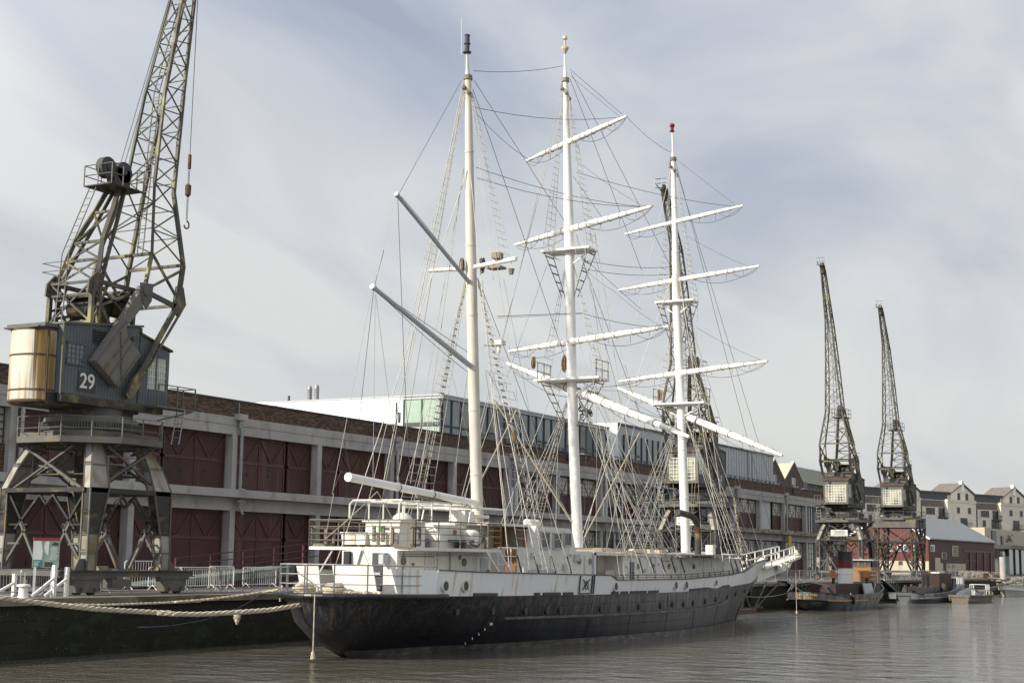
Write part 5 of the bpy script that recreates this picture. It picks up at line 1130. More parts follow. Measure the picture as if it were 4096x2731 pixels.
ln_ = MB().lathe((56.0, SY, 24.0), [(.12, 0), (.2, .02), (.2, .06), (.11, .08), (.11, .4), (.15, .42), (.15, .48), (.11, .5), (.11, .8), (.14, .84), (.05, .9)], 10); SP('mizzen_mast', ln_, 'mast_head_lantern', 'dirty')
SP('mizzen_mast', MB().tube((55.85, SY+.2, 23.9), (55.8, SY+.2, 25.6), .02, n=4), 'antenna', 'sign')
SP('main_mast', MB().lathe((65.85, SY, 27.0), [(.03, 0), (.2, .3), (.2, .38), (.05, .4), (.05, .8), (.13, .82), (.11, .98)], 10), 'mast_head_fitting', 'cream')
SP('fore_mast', MB().lathe((80.2, SY, 26.7), [(.08, 0), (.17, .05), (.1, .1), (.1, .3), (.16, .35), (.13, .5)], 10), 'mast_head_lantern', 'redf')
for m, pts, z in (('mizzen_mast', MZ, 22.9), ('main_mast', MN, 25.7), ('fore_mast', FM, 25.1)):
    x = mx_(pts, z); b = MB()
    for i in range(5): b.lathe((x+.22*math.cos(i*1.3), SY+.2*math.sin(i*1.3), z-.25*i), [(.05, -.1), (.1, -.04), (.1, .06), (.04, .12)], 6)
    b.tube((x, SY, z-.1), (x, SY, z+.1), .2, n=10); SP(m, b, 'mast_head_blocks', 'timber')
def yard(m, A, Bp, r, name='yard', sail=True, rope=True, seed=1):
    rg = random.Random(seed); A = V(A); Bp = V(Bp); y = MB(); n_ = 40; d = (Bp-A)
    for i in range(n_):
        t0, t1 = i/n_, (i+1)/n_; f = lambda t: r*(1-.62*abs(2*t-1)**2.2)*(1+.035*math.sin(t*41+seed)+.025*math.sin(t*73+2*seed))
        y.tube(A+d*t0, A+d*t1, f(t0), f(t1), n=12, caps=(i in (0, n_-1)))
    up_ = V((0, 0, 1))
    o = SP(m, y, name, 'mastw', smooth=True)
    if sail:
        b = MB(); dn = d.normalized()
        for i in range(13):
            t = .08+.84*i/12+rg.uniform(-.02, .02); rr = r*(1-.62*abs(2*t-1)**2.2); b.torus(A+d*t, rr*1.06, .018, dn, 12, 4)
        b.tube(A+d*.04+up_*r*.75, A+d*.96+up_*r*.75, .018, n=4); KB(b, m).build('yard_band', 'timber', o)
    if rope:
        b = MB(); mid = A.lerp(Bp, .5); dn = d.normalized()
        for s0, s1 in ((.02, .46), (.54, .98)):
            b.path(sag(A+d*s0-up_*.05, A+d*s1-up_*.1, rg.uniform(.42, .6), 12), .014, 4)
            for t in (.25, .55, .8): p = A+d*(s0+(s1-s0)*t); q = p-up_*(.5*4*t*(1-t)); b.tube(p, q, .011, n=4)
        e0, e1 = (.0, .2), (.8, 1.)
        for s0, s1 in (e0, e1): b.path(sag(A+d*s0, A+d*s1, .45, 8), .013, 4)
        KB(b, m).build('foot_rope', 'dline', o)
    return o
fwdx = .42
def lvl(A, B2, m, r, seed): return yard(m, A, B2, r, seed=seed)
lvl((68.4, 36.3, 22.47), (63.3, 28.2, 22.47), 'main_mast', .15, 1)
lvl((68.6, 37.0, 18.03), (63.6, 27.0, 18.03), 'main_mast', .165, 2)
lvl((68.6, 37.3, 12.35), (64.1, 26.4, 12.35), 'main_mast', .165, 3)
lvl((82.4, 36.8, 21.35), (78.4, 27.8, 21.35), 'fore_mast', .135, 4)
lvl((82.5, 37.3, 17.91), (78.8, 27.0, 17.91), 'fore_mast', .15, 5)
lvl((83.7, 37.8, 12.45), (78.2, 26.4, 12.45), 'fore_mast', .165, 6)
def tilt(m, f1, a, f2, b, P, r, seed):
    az_ = R_(66); n_ = V((-math.sin(az_), math.cos(az_), 0)); P = V(P)
    out = []
    for f, q in ((f1, a), (f2, b)): d = ray(f, *q); out.append(CAM+d*((P-CAM).dot(n_)/d.dot(n_)))
    return yard(m, out[0], out[1], r, seed=seed), out
_, mc = tilt('main_mast', 'm5', (125, 710), 'm6', (560, 700), (67.35, SY, 9.95), .21, 7)
_, fc_ = tilt('fore_mast', 'm6', (112, 395), 'm6', (1143, 818), (81.9, SY, 9.5), .21, 8)
# platforms (tops) with futtock ladders
def topp(m, pts, z, w_, L_, rails=False):
    x = mx_(pts, z); b = MB(); b.poly([(x-L_*.7, SY-w_/2, z), (x+L_*.9, SY-w_*.46, z), (x+L_, SY, z), (x+L_*.9, SY+w_*.46, z), (x-L_*.7, SY+w_/2, z)], (0, 0, .1))
    for s_ in (-1, 1): b.beam((x, SY, z-.75), (x, SY+s_*w_*.42, z-.02), .06, .06)
    b.beam((x-L_*.4, SY-w_/2, z+.0), (x-L_*.4, SY+w_/2, z+.0), .08, .12)
    o = SP(m, b, 'top_platform', 'mastw')
    if rails:
        g = MB()
        for s_ in (-1, 1):
            yy = SY+s_*w_*.45
            for xx in (x-.6, x+.1, x+.8): g.tube((xx, yy, z), (xx, yy, z+.95), .03, n=5)
            for h in (.5, .95): g.tube((x-.7, yy, z+h), (x+.9, yy, z+h), .025, n=5)
        KB(g, m).build('platform_rail', 'timber', o)
    return x
topp('main_mast', MN, 10.4, 3.6, 1.0, True); topp('main_mast', MN, 16.9, 2.7, .8)
topp('fore_mast', FM, 10.6, 3.3, .9, True); topp('fore_mast', FM, 16.55, 2.4, .7)
# mizzen crosstrees, gaffs, boom
a_ = SP('mizzen_mast', MB().tube((56.4, 34.8, 14.3), (56.7, 33.1, 14.3), .09, n=10).tube((56.5, 32.5, 14.3), (56.1, 30.2, 14.4), .10, n=10), 'crosstree', 'mastw')
SP('mizzen_mast', MB().box(55.9, 56.5, 30.9, 31.6, 14.05, 14.15).box(56.0, 56.4, 31.0, 31.4, 14.5, 14.75).lathe((56.2, 30.5, 14.0), [(.1, -.25), (.16, 0)], 8), 'deck_light', 'timber')
def spar(m, A, B2, r1, r2, nm, mt='mastb'):
    b = MB(); b.tube(A, B2, r1, r2, n=12); d = (V(B2)-V(A)).normalized(); b.tube(V(B2)-d*.05, V(B2)+d*.12, r2*(1.08 if r2 > .12 else 1.35), n=10); return SP(m, b, nm, mt, smooth=True)
G1 = at('m1', 298, 1070); G2 = at('m4', 305, 235); BM = at('m4', 155, 1424)
G1b = V((56.9, SY, 13.5)); G2b = V((56.95, SY, 9.9)); BMb = V((57.5, SY, 3.95))
spar('mizzen_mast', G1b, G1, .10, .08, 'upper_gaff', 'gclad'); spar('mizzen_mast', G2b, G2, .12, .09, 'lower_gaff', 'gclad'); spar('mizzen_mast', BMb, BM, .15, .165, 'boom', 'mastw')
SP('mizzen_mast', MB().torus(BM.lerp(BMb, .35), .18, .03, (1, 0, 0), 12, 5).torus(BM.lerp(BMb, .62), .18, .03, (1, 0, 0), 12, 5).beam(BM.lerp(BMb, .5)-UP*.22, BM.lerp(BMb, .7)-UP*.22, .12, .1), 'boom_lashing', 'timber')
def coil(m, c, r, h, mt='hemp', nm='rope_coil'):
    b = MB(); rg = random.Random(int(c[0]*10+c[2])); r *= .46; h *= .75
    for i in range(9):
        q = V(c)+V((rg.uniform(-.05, .05), rg.uniform(-.05, .05), rg.uniform(-.06, .06))); a = rg.uniform(0, 3.1); w_ = r*rg.uniform(.6, 1); hh = h/2*rg.uniform(.7, 1); ca, sa = math.cos(a), math.sin(a)
        b.path([q+V((w_*ca*math.sin(t*.6), w_*sa*math.sin(t*.6), hh*math.cos(t*.6))) for t in range(11)], .022, 4)
    return SP(m, b, nm, mt)
coil('mizzen_mast', (56.35, SY+.3, 14.4), .25, .95); coil('mizzen_mast', (57.2, SY-.3, 14.5), .28, .9)
coil('main_mast', (66.8, SY+.35, 11.25), .3, 1.2); coil('main_mast', (65.5, 34.2, 11.2), .2, .8); coil('fore_mast', (81.1, 34, 11.2), .2, .8)
coil('mizzen_mast', at('m5', 165, 1165, 29.5), .2, .75); pass
SP('mizzen_mast', MB().tube((57.3, SY-.4, 10.9), (57.9, SY-.9, 10.9), .04, n=5).box(57.6, 58.0, SY-1.1, SY-.6, 10.95, 11.15).tube((57.8, SY-.85, 10.6), (57.8, SY-.85, 10.95), .08, n=8), 'radar_bracket', 'sign')
bf = MB()
rg = random.Random(11)
for i in range(16):
    bf.torus((67.3+rg.uniform(.1, .7), SY+rg.uniform(-.6, -.1), rg.uniform(8.6, 9.9)), rg.uniform(.08, .2), .03, (rg.uniform(-1, 1), rg.uniform(-1, 1), rg.uniform(-1, 1)), 9, 4)
SP('main_mast', bf, 'truss_ironwork', 'dirty')
bf = MB()
for i in range(14): bf.torus((81.8+rg.uniform(.1, .7), SY+rg.uniform(-.6, -.1), rg.uniform(8.3, 9.8)), rg.uniform(.08, .2), .03, (rg.uniform(-1, 1), rg.uniform(-1, 1), rg.uniform(-1, 1)), 9, 4)
SP('fore_mast', bf, 'truss_ironwork', 'dirty')
# shrouds with ratlines
def net(m, top, bots, n, z1=0., z0=1., wood=(), mt='line', r=.022, rr=.014, nm='shrouds', rmt=None, sagk=.03):
    b = MB(); b.m = 0; tops = top if isinstance(top, list) else [top]*len(bots); tops = [V(t) for t in tops]; bots = [V(q) for q in bots]
    for t, q in zip(tops, bots): b.tube(t, q, r, n=5)
    b.m = 1
    for i in range(n):
        t = z1+(z0-z1)*(i+.5)/n; ps = [a.lerp(c, t) for a, c in zip(tops, bots)]
        if i in wood: b.beam(ps[0], ps[1] if len(ps) < 3 else ps[-1], .07, .045); continue
        for a, c in zip(ps, ps[1:]): b.path(sag(a, c, sagk*(a-c).length, 3), rr, 4)
    return SP(m, b, nm, [mt, rmt or mt])
def chain(x0, x1, n, s_, m=None):
    r = [V((x0+(x1-x0)*i/(n-1), cy(x0+(x1-x0)*i/(n-1))+s_*(lerp(x0+(x1-x0)*i/(n-1), [(q[0], q[1]) for q in top_r])+.02), .95)) for i in range(n)]
    return [cam_scaled(m, p, True) for p in r] if m else r
W = set(range(0, 60))
for s_ in (-1, 1):
    c = chain(53.1, 57.2, 4, s_, 'mizzen_mast'); net('mizzen_mast', (56.8, SY+s_*.25, 13.9), c, 34, .05, .98, r=.012, rr=.009)
    net('mizzen_mast', [V((56.8, SY+s_*.3, 13.7))]*2, [V((56.4, c[0].y, 1.0)), V((57.3, c[0].y, 1.0))], 34, .04, .8, wood=W, nm='ladder', rmt='timber', r=.012)
    c = chain(64.6, 69.9, 5, s_, 'main_mast'); net('main_mast', (67.2, SY+s_*.25, 9.6), c, 24, .1, .98, r=.013, rr=.009)
    net('main_mast', [V((67.0, SY+s_*.3, 9.5))]*2, [V((68.9, c[0].y, 1.0)), V((70.0, c[0].y, 1.0))], 26, .05, .95, wood=W, nm='ladder', rmt='timber', r=.014)
    c = chain(79.2, 84.4, 5, s_); net('fore_mast', (81.6, SY+s_*.25, 9.8), c, 24, .1, .98, r=.013, rr=.009)
    net('fore_mast', [V((81.6, SY+s_*.3, 9.6))]*2, [V((83.4, c[-1].y, 1.3)), V((84.6, c[-1].y, 1.3))], 26, .05, .95, wood=W, nm='ladder', rmt='timber', r=.014)
    # topmast shrouds
    for m, pts, z0, z1, w_, n_ in (('main_mast', MN, 10.5, 16.6, 1.6, 15), ('main_mast', MN, 17.0, 25.3, 1.25, 24), ('fore_mast', FM, 10.7, 16.2, 1.5, 14), ('fore_mast', FM, 16.6, 24.6, 1.1, 22)):
        x0, x1 = mx_(pts, z0), mx_(pts, z1); net(m, [V((x1, SY+s_*.12, z1))]*3, [V((x0+dx, SY+s_*w_, z0)) for dx in (-.5, .1, .7)], n_, .04, .97, r=.012, rr=.010, sagk=.12, nm='topmast_shrouds', rmt='dline')
        # futtock rungs under the platform
        net(m, [V((x0-.4, SY+s_*w_, z0)), V((x0+.6, SY+s_*w_, z0))], [V((x0-.1, SY+s_*.35, z0-2.4)), V((x0+.3, SY+s_*.35, z0-2.4))], 5, .02, .95, wood=W, nm='futtock_ladder', mt='dline', rmt='timber')
    x1 = mx_(MZ, 22.6); net('mizzen_mast', [V((x1, SY+s_*.12, 22.6))]*3, [V((56.2+dx, SY+s_*2.0, 14.35)) for dx in (-.4, .1, .6)], 22, .08, .97, r=.011, rr=.009, nm='topmast_shrouds', rmt='line', sagk=.1)
    SP('mizzen_mast', MB().path([(x1, SY+s_*.1, 22.6), (55.6, SY+s_*4.3, 1.1)], .013, 4).path([(x1, SY+s_*.1, 22.4), (54.4, SY+s_*4.3, 1.1)], .012, 4).path([(56.4, SY, 19.0), (52.9, SY+s_*4.2, 1.1)], .018, 4), 'backstay', 'line')
    SP('main_mast', MB().path([(65.95, SY+s_*.1, 25.4), (63.2, SY+s_*4.8, .8)], .013, 4).path([(66.4, SY+s_*.1, 19), (62.2, SY+s_*4.8, .8)], .013, 4).path([(65.95, SY+s_*.1, 24.6), (62.7, SY+s_*4.8, .8)], .016, 4), 'backstay', 'line')
    SP('fore_mast', MB().path([(80.4, SY+s_*.1, 24.8), (77.2, SY+s_*4.6, .9)], .013, 4).path([(80.8, SY+s_*.1, 18.6), (76.2, SY+s_*4.6, .9)], .02, 4), 'backstay', 'line')
# single lines read off the rig (each end on its own plane); k = sag
LN = [
 ('m1', (700, 350), 'm1', (310, 1055), 'wire', 0, 'topping_lift'), ('d', (1087, 163), 'd', (1291, 152), 'wire', .15, 'triatic_stay'),
 ('d', (1088, 184), 'd', (1302, 517), 'dline', 0, 'stay'), ('d', (1086, 205), 'd', (1298, 822), 'dline', 0, 'stay'), ('d', (1098, 640), 'd', (1300, 1170), 'dline', 0, 'stay'),
 ('m1', (770, 515), 'd', (1415, 270), 'dline', .3, 'brace'), ('d', (1085, 250), 'd', (1220, 370), 'dline', .2, 'brace'), ('m1', (790, 893), 'd', (1478, 475), 'dline', .3, 'brace'), ('m1', (795, 960), 'd', (1469, 475), 'dline', .3, 'brace'),
 ('m2', (440, 280), 'm2', (765, 560), 'dline', 0, 'yard_lift'), ('m2', (440, 320), 'm2', (750, 575), 'line', 0, 'yard_lift'), ('m2', (440, 340), 'd', (1474, 621), 'dline', 0, 'stay'), ('m2', (445, 300), 'd', (1547, 625), 'dline', 0, 'stay'),
 ('m2', (790, 570), 'd', (1540, 350), 'dline', .2, 'brace'), ('m2', (470, 840), 'm2', (905, 1140), 'line', .15, 'yard_lift'), ('m2', (460, 950), 'm2', (645, 1215), 'dline', 0, 'yard_lift'), ('m2', (480, 925), 'm3', (845, 590), 'dline', .25, 'brace'),
 ('m3', (485, 300), 'm3', (845, 578), 'line', 0, 'yard_lift'), ('d', (1550, 365), 'd', (1782, 1258), 'dline', 0, 'stay'), ('d', (1552, 385), 'd', (1809, 1238), 'dline', 0, 'stay'), ('d', (1556, 640), 'd', (1745, 1262), 'line', 0, 'stay'),
 ('m3', (530, 765), 'm3', (915, 958), 'line', .12, 'yard_lift'), ('m3', (600, 1345), 'm6', (1003, 215), 'line', .12, 'yard_lift'), ('m6', (540, 560), 'm6', (1110, 790), 'wire', .3, 'yard_lift'),
 ('m5', (590, 60), 'm5', (1160, 105), 'dline', .2, 'brace'), ('m5', (590, 115), 'm5', (1165, 150), 'dline', .2, 'brace'), ('m5', (60, 415), 'm5', (590, 395), 'dline', 0, 'brace'), ('m5', (60, 425), 'm5', (590, 400), 'line', 0, 'brace'), ('m5', (590, 395), 'm5', (1095, 485), 'dline', .15, 'brace'),
 ('m5', (590, 100), 'm5', (790, 255), 'line', .1, 'brace'), ('m5', (790, 255), 'm5', (1080, 475), 'line', .1, 'brace'), ('m5', (590, 40), 'm5', (960, 370), 'dline', 0, 'brace'), ('m5', (600, 80), 'm5', (955, 1020), 'dline', 0, 'stay'),
 ('m5', (600, 830), 'm5', (1215, 1130), 'dline', .3, 'yard_lift'), ('m5', (600, 860), 'm5', (1130, 1060), 'dline', .2, 'yard_lift'), ('m5', (620, 850), 'm5', (850, 880), 'line', .1, 'brace'), ('m5', (700, 860), 'm5', (1030, 800), 'dline', .1, 'brace'),
 ('m4', (370, 0), 'm4', (310, 225), 'wire', 0, 'vang'), ('m1', (285, 1085), 'm4', (312, 225), 'line', 0, 'vang'), ('m4', (298, 240), 'm4', (45, 1530), 'line', .0, 'vang'), ('m4', (305, 250), 'm4', (215, 1060), 'wire', 0, 'vang'), ('m4', (315, 280), 'm4', (300, 1500), 'line', 0, 'vang'), ('m4', (318, 280), 'm4', (425, 1120), 'line', 0, 'vang'),
 ('m4', (425, 1120), 'm4', (470, 1480), 'dline', 0, 'vang'), ('m1', (300, 1090), 'm4', (505, 900), 'wire', .1, 'vang'), ('m4', (505, 900), 'm4', (535, 1450), 'dline', 0, 'vang'), ('m4', (330, 255), 'm4', (895, 640), 'wire', .0, 'throat_line'), ('m4', (335, 265), 'm4', (895, 765), 'wire', .1, 'throat_line'), ('m1', (320, 1075), 'm1', (700, 1560), 'wire', -.1, 'peak_line'),
 ('m4', (165, 1420), 'm4', (120, 1200), 'dline', 0, 'sheet'), ('4', (800, 225), '4', (400, 590), 'rope', .05, 'sheet'), ('4', (805, 230), '4', (1000, 580), 'rope', 0, 'sheet'), ('4', (460, 240), '4', (400, 560), 'line', 0, 'sheet'), ('4', (450, 230), '4', (520, 60), 'dline', 0, 'sheet'),
 ('6', (200, 385), '6', (75, 20), 'line', 0, 'guy'), ('6', (205, 390), '6', (220, 620), 'dline', 0, 'guy'),
]
def ex(nm):
    return {'line': .012, 'dline': .014, 'wire': .014, 'rope': .02}[nm]
for f1, a, f2, b, mt, k, nm in LN:
    A, B2 = at(f1, a[0], a[1], SY), at(f2, b[0], b[1], SY); wm = lambda p: 'mizzen_mast' if p.x < 61.5 else 'main_mast' if p.x < 75.5 else 'fore_mast'
    mm = wm(A); A = cam_scaled(mm, A); B2 = cam_scaled(wm(B2), B2)
    SP(mm, MB().path(sag(A, B2, k, 8) if k else [A, B2], ex(mt), 4), nm, mt, raw=True)
# vangs and backstays led to the far rail
for i, ((f1, a), (f2, b)) in enumerate(((('m1', (712, 360)), ('m4', (370, 1440))), (('m1', (716, 380)), ('m4', (455, 1440))), (('m1', (715, 900)), ('m4', (535, 1460))), (('m1', (712, 900)), ('m4', (590, 1480))), (('m4', (880, 180)), ('m4', (610, 1490))))):
    SP('mizzen_mast', MB().path([at(f1, *a, 31.8), at(f2, *b, 34.6)], .02, 4), 'backstay', 'line', raw=True)
# running rigging gathered to the pin rails
rg = random.Random(21)
for m, pts, x0, zs, nn in (('main_mast', MN, 67.6, (9.5, 10.3, 12.3, 17.8), 15), ('fore_mast', FM, 81.9, (9.5, 10.4, 12.3, 17.5), 12), ('mizzen_mast', MZ, 57.5, (9.8, 13.8), 7)):
    for i in range(nn):
        z = rg.choice(zs); s_ = rg.choice((-1, 1, -1)); xt = mx_(pts, z)+rg.uniform(.1, .6); yt = SY+s_*rg.uniform(.1, 1.4)
        xb = x0+rg.uniform(-2.6, 3.0) if m != 'mizzen_mast' else x0+rg.uniform(.5, 5.5); yb_ = SY+s_*rg.choice((1.2, 4.4, 3.6)); zb = rg.uniform(1.2, 2.6)
        SP(m, MB().path([(xt, yt, z), (xb, yb_, zb)], rg.uniform(.008, .012), 4), 'halyard', rg.choice(('line', 'line', 'rope', 'dline')))
# boarding ladders laid against the rig, thick rope bundles
for m, p0, p1 in (('main_mast', (66.4, 35.6, 9.0), (62.3, 37.0, 2.2)), ('fore_mast', (81.0, 35.2, 9.0), (76.6, 37.0, 2.2)), ('mizzen_mast', (57.6, SY-.8, 8.5), (60.2, 29.4, 3.2))):
    b = MB(); rg = random.Random(5)
    for i in range(5): o_ = V((rg.uniform(-.1, .1), rg.uniform(-.1, .1), 0)); b.path([V(p0)+o_, V(p1)+o_], .018, 4)
    SP(m, b, 'rope_bundle', 'rope')
for m, x, z in (('fore_mast', 83.2, 5.2), ('fore_mast', 83.6, 4.2), ('fore_mast', 84.0, 3.2)):
    b = MB()
    for i in range(10): b.torus((x+i*.04, 30.2, z-.12*i), .05, .03, (rg.uniform(-1, 1), rg.uniform(-1, 1), .5), 7, 4)
    SP(m, b, 'baggywrinkle', 'rope')
# turnbuckles along the near and far rails
for s_ in (-1, 1):
    for c in (chain(53.1, 57.2, 4, s_), chain(64.6, 69.9, 5, s_), chain(79.2, 84.4, 5, s_)):
        for q in c: H(MB().beam(q+UP*.05, q+V((.06, -s_*.25, .75)), .05, .05), 'turnbuckle', 'blk')
sm_ = MB()
for x in (51.2, 55.1, 59.3, 63.4, 67.6, 71.8, 76.2, 80.4):
    pts = [hp(x, -1.9+.09*i, -1, .004) for i in range(int((bz(x)+1.85)/.09))]; sm_.path(pts, .012, 4)
for z in (-1.25, -.30): sm_.path([hp(46.5+i*.8, z, -1, .002) for i in range(50)], .012, 4)
H(sm_, 'hull_weld_seam', 'bhull')
# loose things lying on the stern deck
for i, (x, y) in enumerate(((44.35, 32.3), (44.4, 31.05))):
    b = MB()
    for k in range(5):
        for j in range(3): b.torus((x+rnd.uniform(-.03, .03), y, .28+.075*k), .36-.09*j+(.02*k if k < 3 else -.05*k+.1), .045, (rnd.uniform(-.06, .06), rnd.uniform(-.06, .06), 1), 20, 5)
    tag(b.build('rope_coil', 'rope'), ('thick pale rope coil on the stern deck, the one nearer the tip of the stern', 'thick pale rope coil on the stern deck, the one beside the white screen')[i], 'rope coil', 'rope coils on the stern deck')
b = MB(); b.path([V((44.3+.07*i+.1*math.sin(i*2.2), 30.6-.16*i, .3+.03*math.sin(i*3))) for i in range(9)], .06, 6); tag(b.build('loose_rope', 'rope'), 'yellowish loose rope heaped along the stern deck edge', 'rope')
b = MB(); b.tube(at('6', 1140, 748, SY), at('6', 1150, 1165, SY), .02, n=5); b.lathe(at('6', 1150, 1175, SY), [(.03, -.1), (.08, 0), (.03, .15)], 8); H(b, 'bow_lanyard', 'rope')
b = MB(); pz = at('4', 312, 1030, 30.55); b.tube(pz, (pz.x, pz.y, -1.75), .022, n=5); b.lathe((pz.x, pz.y, -1.85), [(.02, -.1), (.09, -.05), (.05, .2)], 8); H(b, 'stern_lanyard', 'rope')

# ------------------------------------------------------------------ mooring ropes
def rope(pts, r, label, nm='mooring_rope', m='rope', group=None, strands=3):
    b = MB(); P_ = [V(p) for p in pts]; L_ = 0; path = []
    for a, c in zip(P_, P_[1:]):
        k = max(1, int((c-a).length/.09))
        for i in range(k): path.append((a.lerp(c, i/k), (c-a).normalized(), L_+(c-a).length*i/k))
        L_ += (c-a).length
    for s_ in range(strands):
        q = []
        for p, d, l_ in path:
            sx = d.cross(UP).normalized(); sy = sx.cross(d); t = l_*9/(r*12)+s_*2*math.pi/strands; q.append(p+sx*(r*.5*math.cos(t))+sy*(r*.5*math.sin(t)))
        b.path(q[::1 if r > .05 else 2], r*.58, 5)
    return tag(b.build(nm, m), label, 'rope', group)
Z['z10'] = (2.94, 0, 2000); Z['z11'] = (3.1357, 600, 2150)
def ropepts(ps, y0, y1):
    return [at(f, a, b, y0+(y1-y0)*i/(len(ps)-1)) for i, (f, a, b) in enumerate(ps)]
rope(ropepts([('z10', -120, 1110), ('z10', 0, 1142), ('z10', 300, 1185), ('z10', 700, 1232), ('z10', 1100, 1275), ('z10', 1600, 1305), ('z10', 2000, 1325), ('z11', 100, 942), ('z11', 300, 955), ('z11', 600, 958), ('z11', 900, 945), ('z11', 1150, 930), ('z11', 1500, 905), ('z11', 1800, 855), ('z11', 2060, 810)], 36.5, 31.3), .085, 'thick knotted pale mooring rope sagging low from the stern to the left edge')
rope(ropepts([('z10', 480, 1190), ('z10', 800, 1225), ('z10', 1200, 1232), ('z10', 1800, 1210), ('z10', 2352, 1185), ('z11', 300, 805), ('z11', 700, 775), ('z11', 1100, 725), ('z11', 1450, 675), ('z11', 1640, 640)], 38.2, 33.0), .05, 'thinner pale mooring rope running just under the quay edge to the stern')
rope(ropepts([('z11', 2060, 812), ('z11', 2110, 800), ('z11', 2240, 745)], 31.3, 30.6), .02, 'short taut line holding the thick rope end to the stern rail')
rope(ropepts([('z11', -200, 1118), ('z11', 0, 1120), ('z11', 300, 1100), ('z11', 700, 1030), ('z11', 1100, 890), ('z11', 1450, 690)], 37.6, 33.2), .022, 'thin dark blue line drooping against the quay wall', m='blueline')
rope(ropepts([('z11', 1660, 600), ('z11', 1625, 680), ('z11', 1640, 835)], 33.2, 33.2), .05, 'short frayed rope end hanging over the tip of the stern')
kn = MB(); kp = at('z11', 1095, 940, 33.4)
for i in range(7): kn.torus(kp+V((0, 0, -.03*i)), .09, .04, (rnd.uniform(-1, 1), rnd.uniform(-1, 1), rnd.uniform(-1, 1)), 10, 5)
kn.lathe(kp-UP*.28, [(.03, -.12), (.09, 0), (.05, .14)], 7); tag(kn.build('rope_knot', 'rope'), 'knotted lashing tied round the thick mooring rope', 'knot')

# ------------------------------------------------------------------ barriers on the quay
def barrier(x0, y0, ang, L_, h, m, label, group, nb=14, z0=.18, feet=True):
    t = thing('crowd_barrier', label, 'barrier', (x0, y0, 0), ang, group)
    r = .10; f = MB()
    f.path([(0, 0, z0), (0, 0, h-r), (.03, 0, h-.03), (r, 0, h), (L_-r, 0, h), (L_-.03, 0, h-.03), (L_, 0, h-r), (L_, 0, z0), (0, 0, z0)], .022, 6); f.build('frame', m, t)
    b = MB()
    for i in range(1, nb): b.tube((L_*i/nb, 0, z0), (L_*i/nb, 0, h-.01), .009, n=4)
    b.build('bars', m, t)
    if feet:
        for x in (.25, L_-.25): MB().path([(x, -.28, .02), (x, 0, z0+.05), (x, .28, .02)], .018, 5).build('foot', m, t)
    return t
gA = 'galvanised crowd barriers along the quay edge'; gB = 'white barriers in front of the shed doors'
for i, (x, y, a, lb) in enumerate(((36.9, 40.2, 4, 'galvanised barrier at the left edge beneath the information board'), (38.9, 40.6, 14, 'galvanised barrier between the information board legs and the crane'), (45.0, 42.6, 8, 'galvanised barrier seen behind the crane between its two bogies'), (48.7, 41.4, -3, 'galvanised barrier just right of the crane, nearest its bogie'), (50.75, 41.3, -2, 'galvanised barrier between the crane and the stern, in front of the red handrail'), (52.8, 41.2, -1, 'galvanised barrier directly behind the tip of the stern'))):
    barrier(x, y, R_(a), 1.95, .95, 'galv', lb, gA, 13)
for i, (x, y, a, L_, h, lb) in enumerate(((50.2, 46.2, 0, 2.7, 1.25, 'tall white mesh barrier farthest left behind the crane leg'), (50.4, 45.0, -4, 2.0, 1.0, 'white barrier behind the end of the crane sill'), (52.2, 44.8, 0, 2.4, 1.0, 'white barrier in the middle of the white row'), (54.3, 44.9, 3, 1.9, 1.05, 'white barrier behind the foot of the red handrail'), (58.4, 46.2, 0, 2.6, 1.0, 'white barrier farthest right, beside the green ramp'))):
    barrier(x, y, R_(a), L_, h, 'fencew', lb, gB, 16)
# far barriers towards the right
xs = [(113+3.3*i) for i in range(28)]
rows_ = []
names_ = {}
for i, x in enumerate(xs):
    t = barrier(x, 41.0 if x < 150 else 40.2, 0, 3.2, .98, 'galv', 'galvanised barrier in the long row on the quay beyond the bow of the ship', 'row of barriers along the far quay', 9 if x < 160 else 5) if i == 0 else copy_tree(proto_b)
    if i == 0: proto_b = t
    t.location = (x, 41.0 if x < 150 else 40.2, 0)
# ramp with red handrail
rp_ = thing('access_ramp', 'green sided access ramp with a dark red handrail rising towards the shed', 'ramp', (55, 47, 0))
loc(MB().poly([(50.0, 46.9, .05), (63.5, 46.9, 1.05), (63.5, 46.9, .55), (50.0, 46.9, .0)], (0, 1.6, 0)).build('ramp_deck', 'green'), rp_)
loc(MB().poly([(51.0, 46.95, .02), (63.5, 46.95, .55), (63.5, 46.95, .01)], (0, 1.4, 0)).build('ramp_base', 'dkred'), rp_)
g = MB()
for k in (.4, .75, 1.1): g.beam((54.2, 46.8, .35+k*.95), (66.5, 46.8, 1.28+k), .045)
for i in range(6): x = 54.2+12.3*i/5; g.beam((x, 46.8, .1), (x, 46.8, .35+1.05+(x-54.2)*.0756), .09 if i in (0, 4) else .05)
loc(g.build('handrail', 'redrail'), rp_)
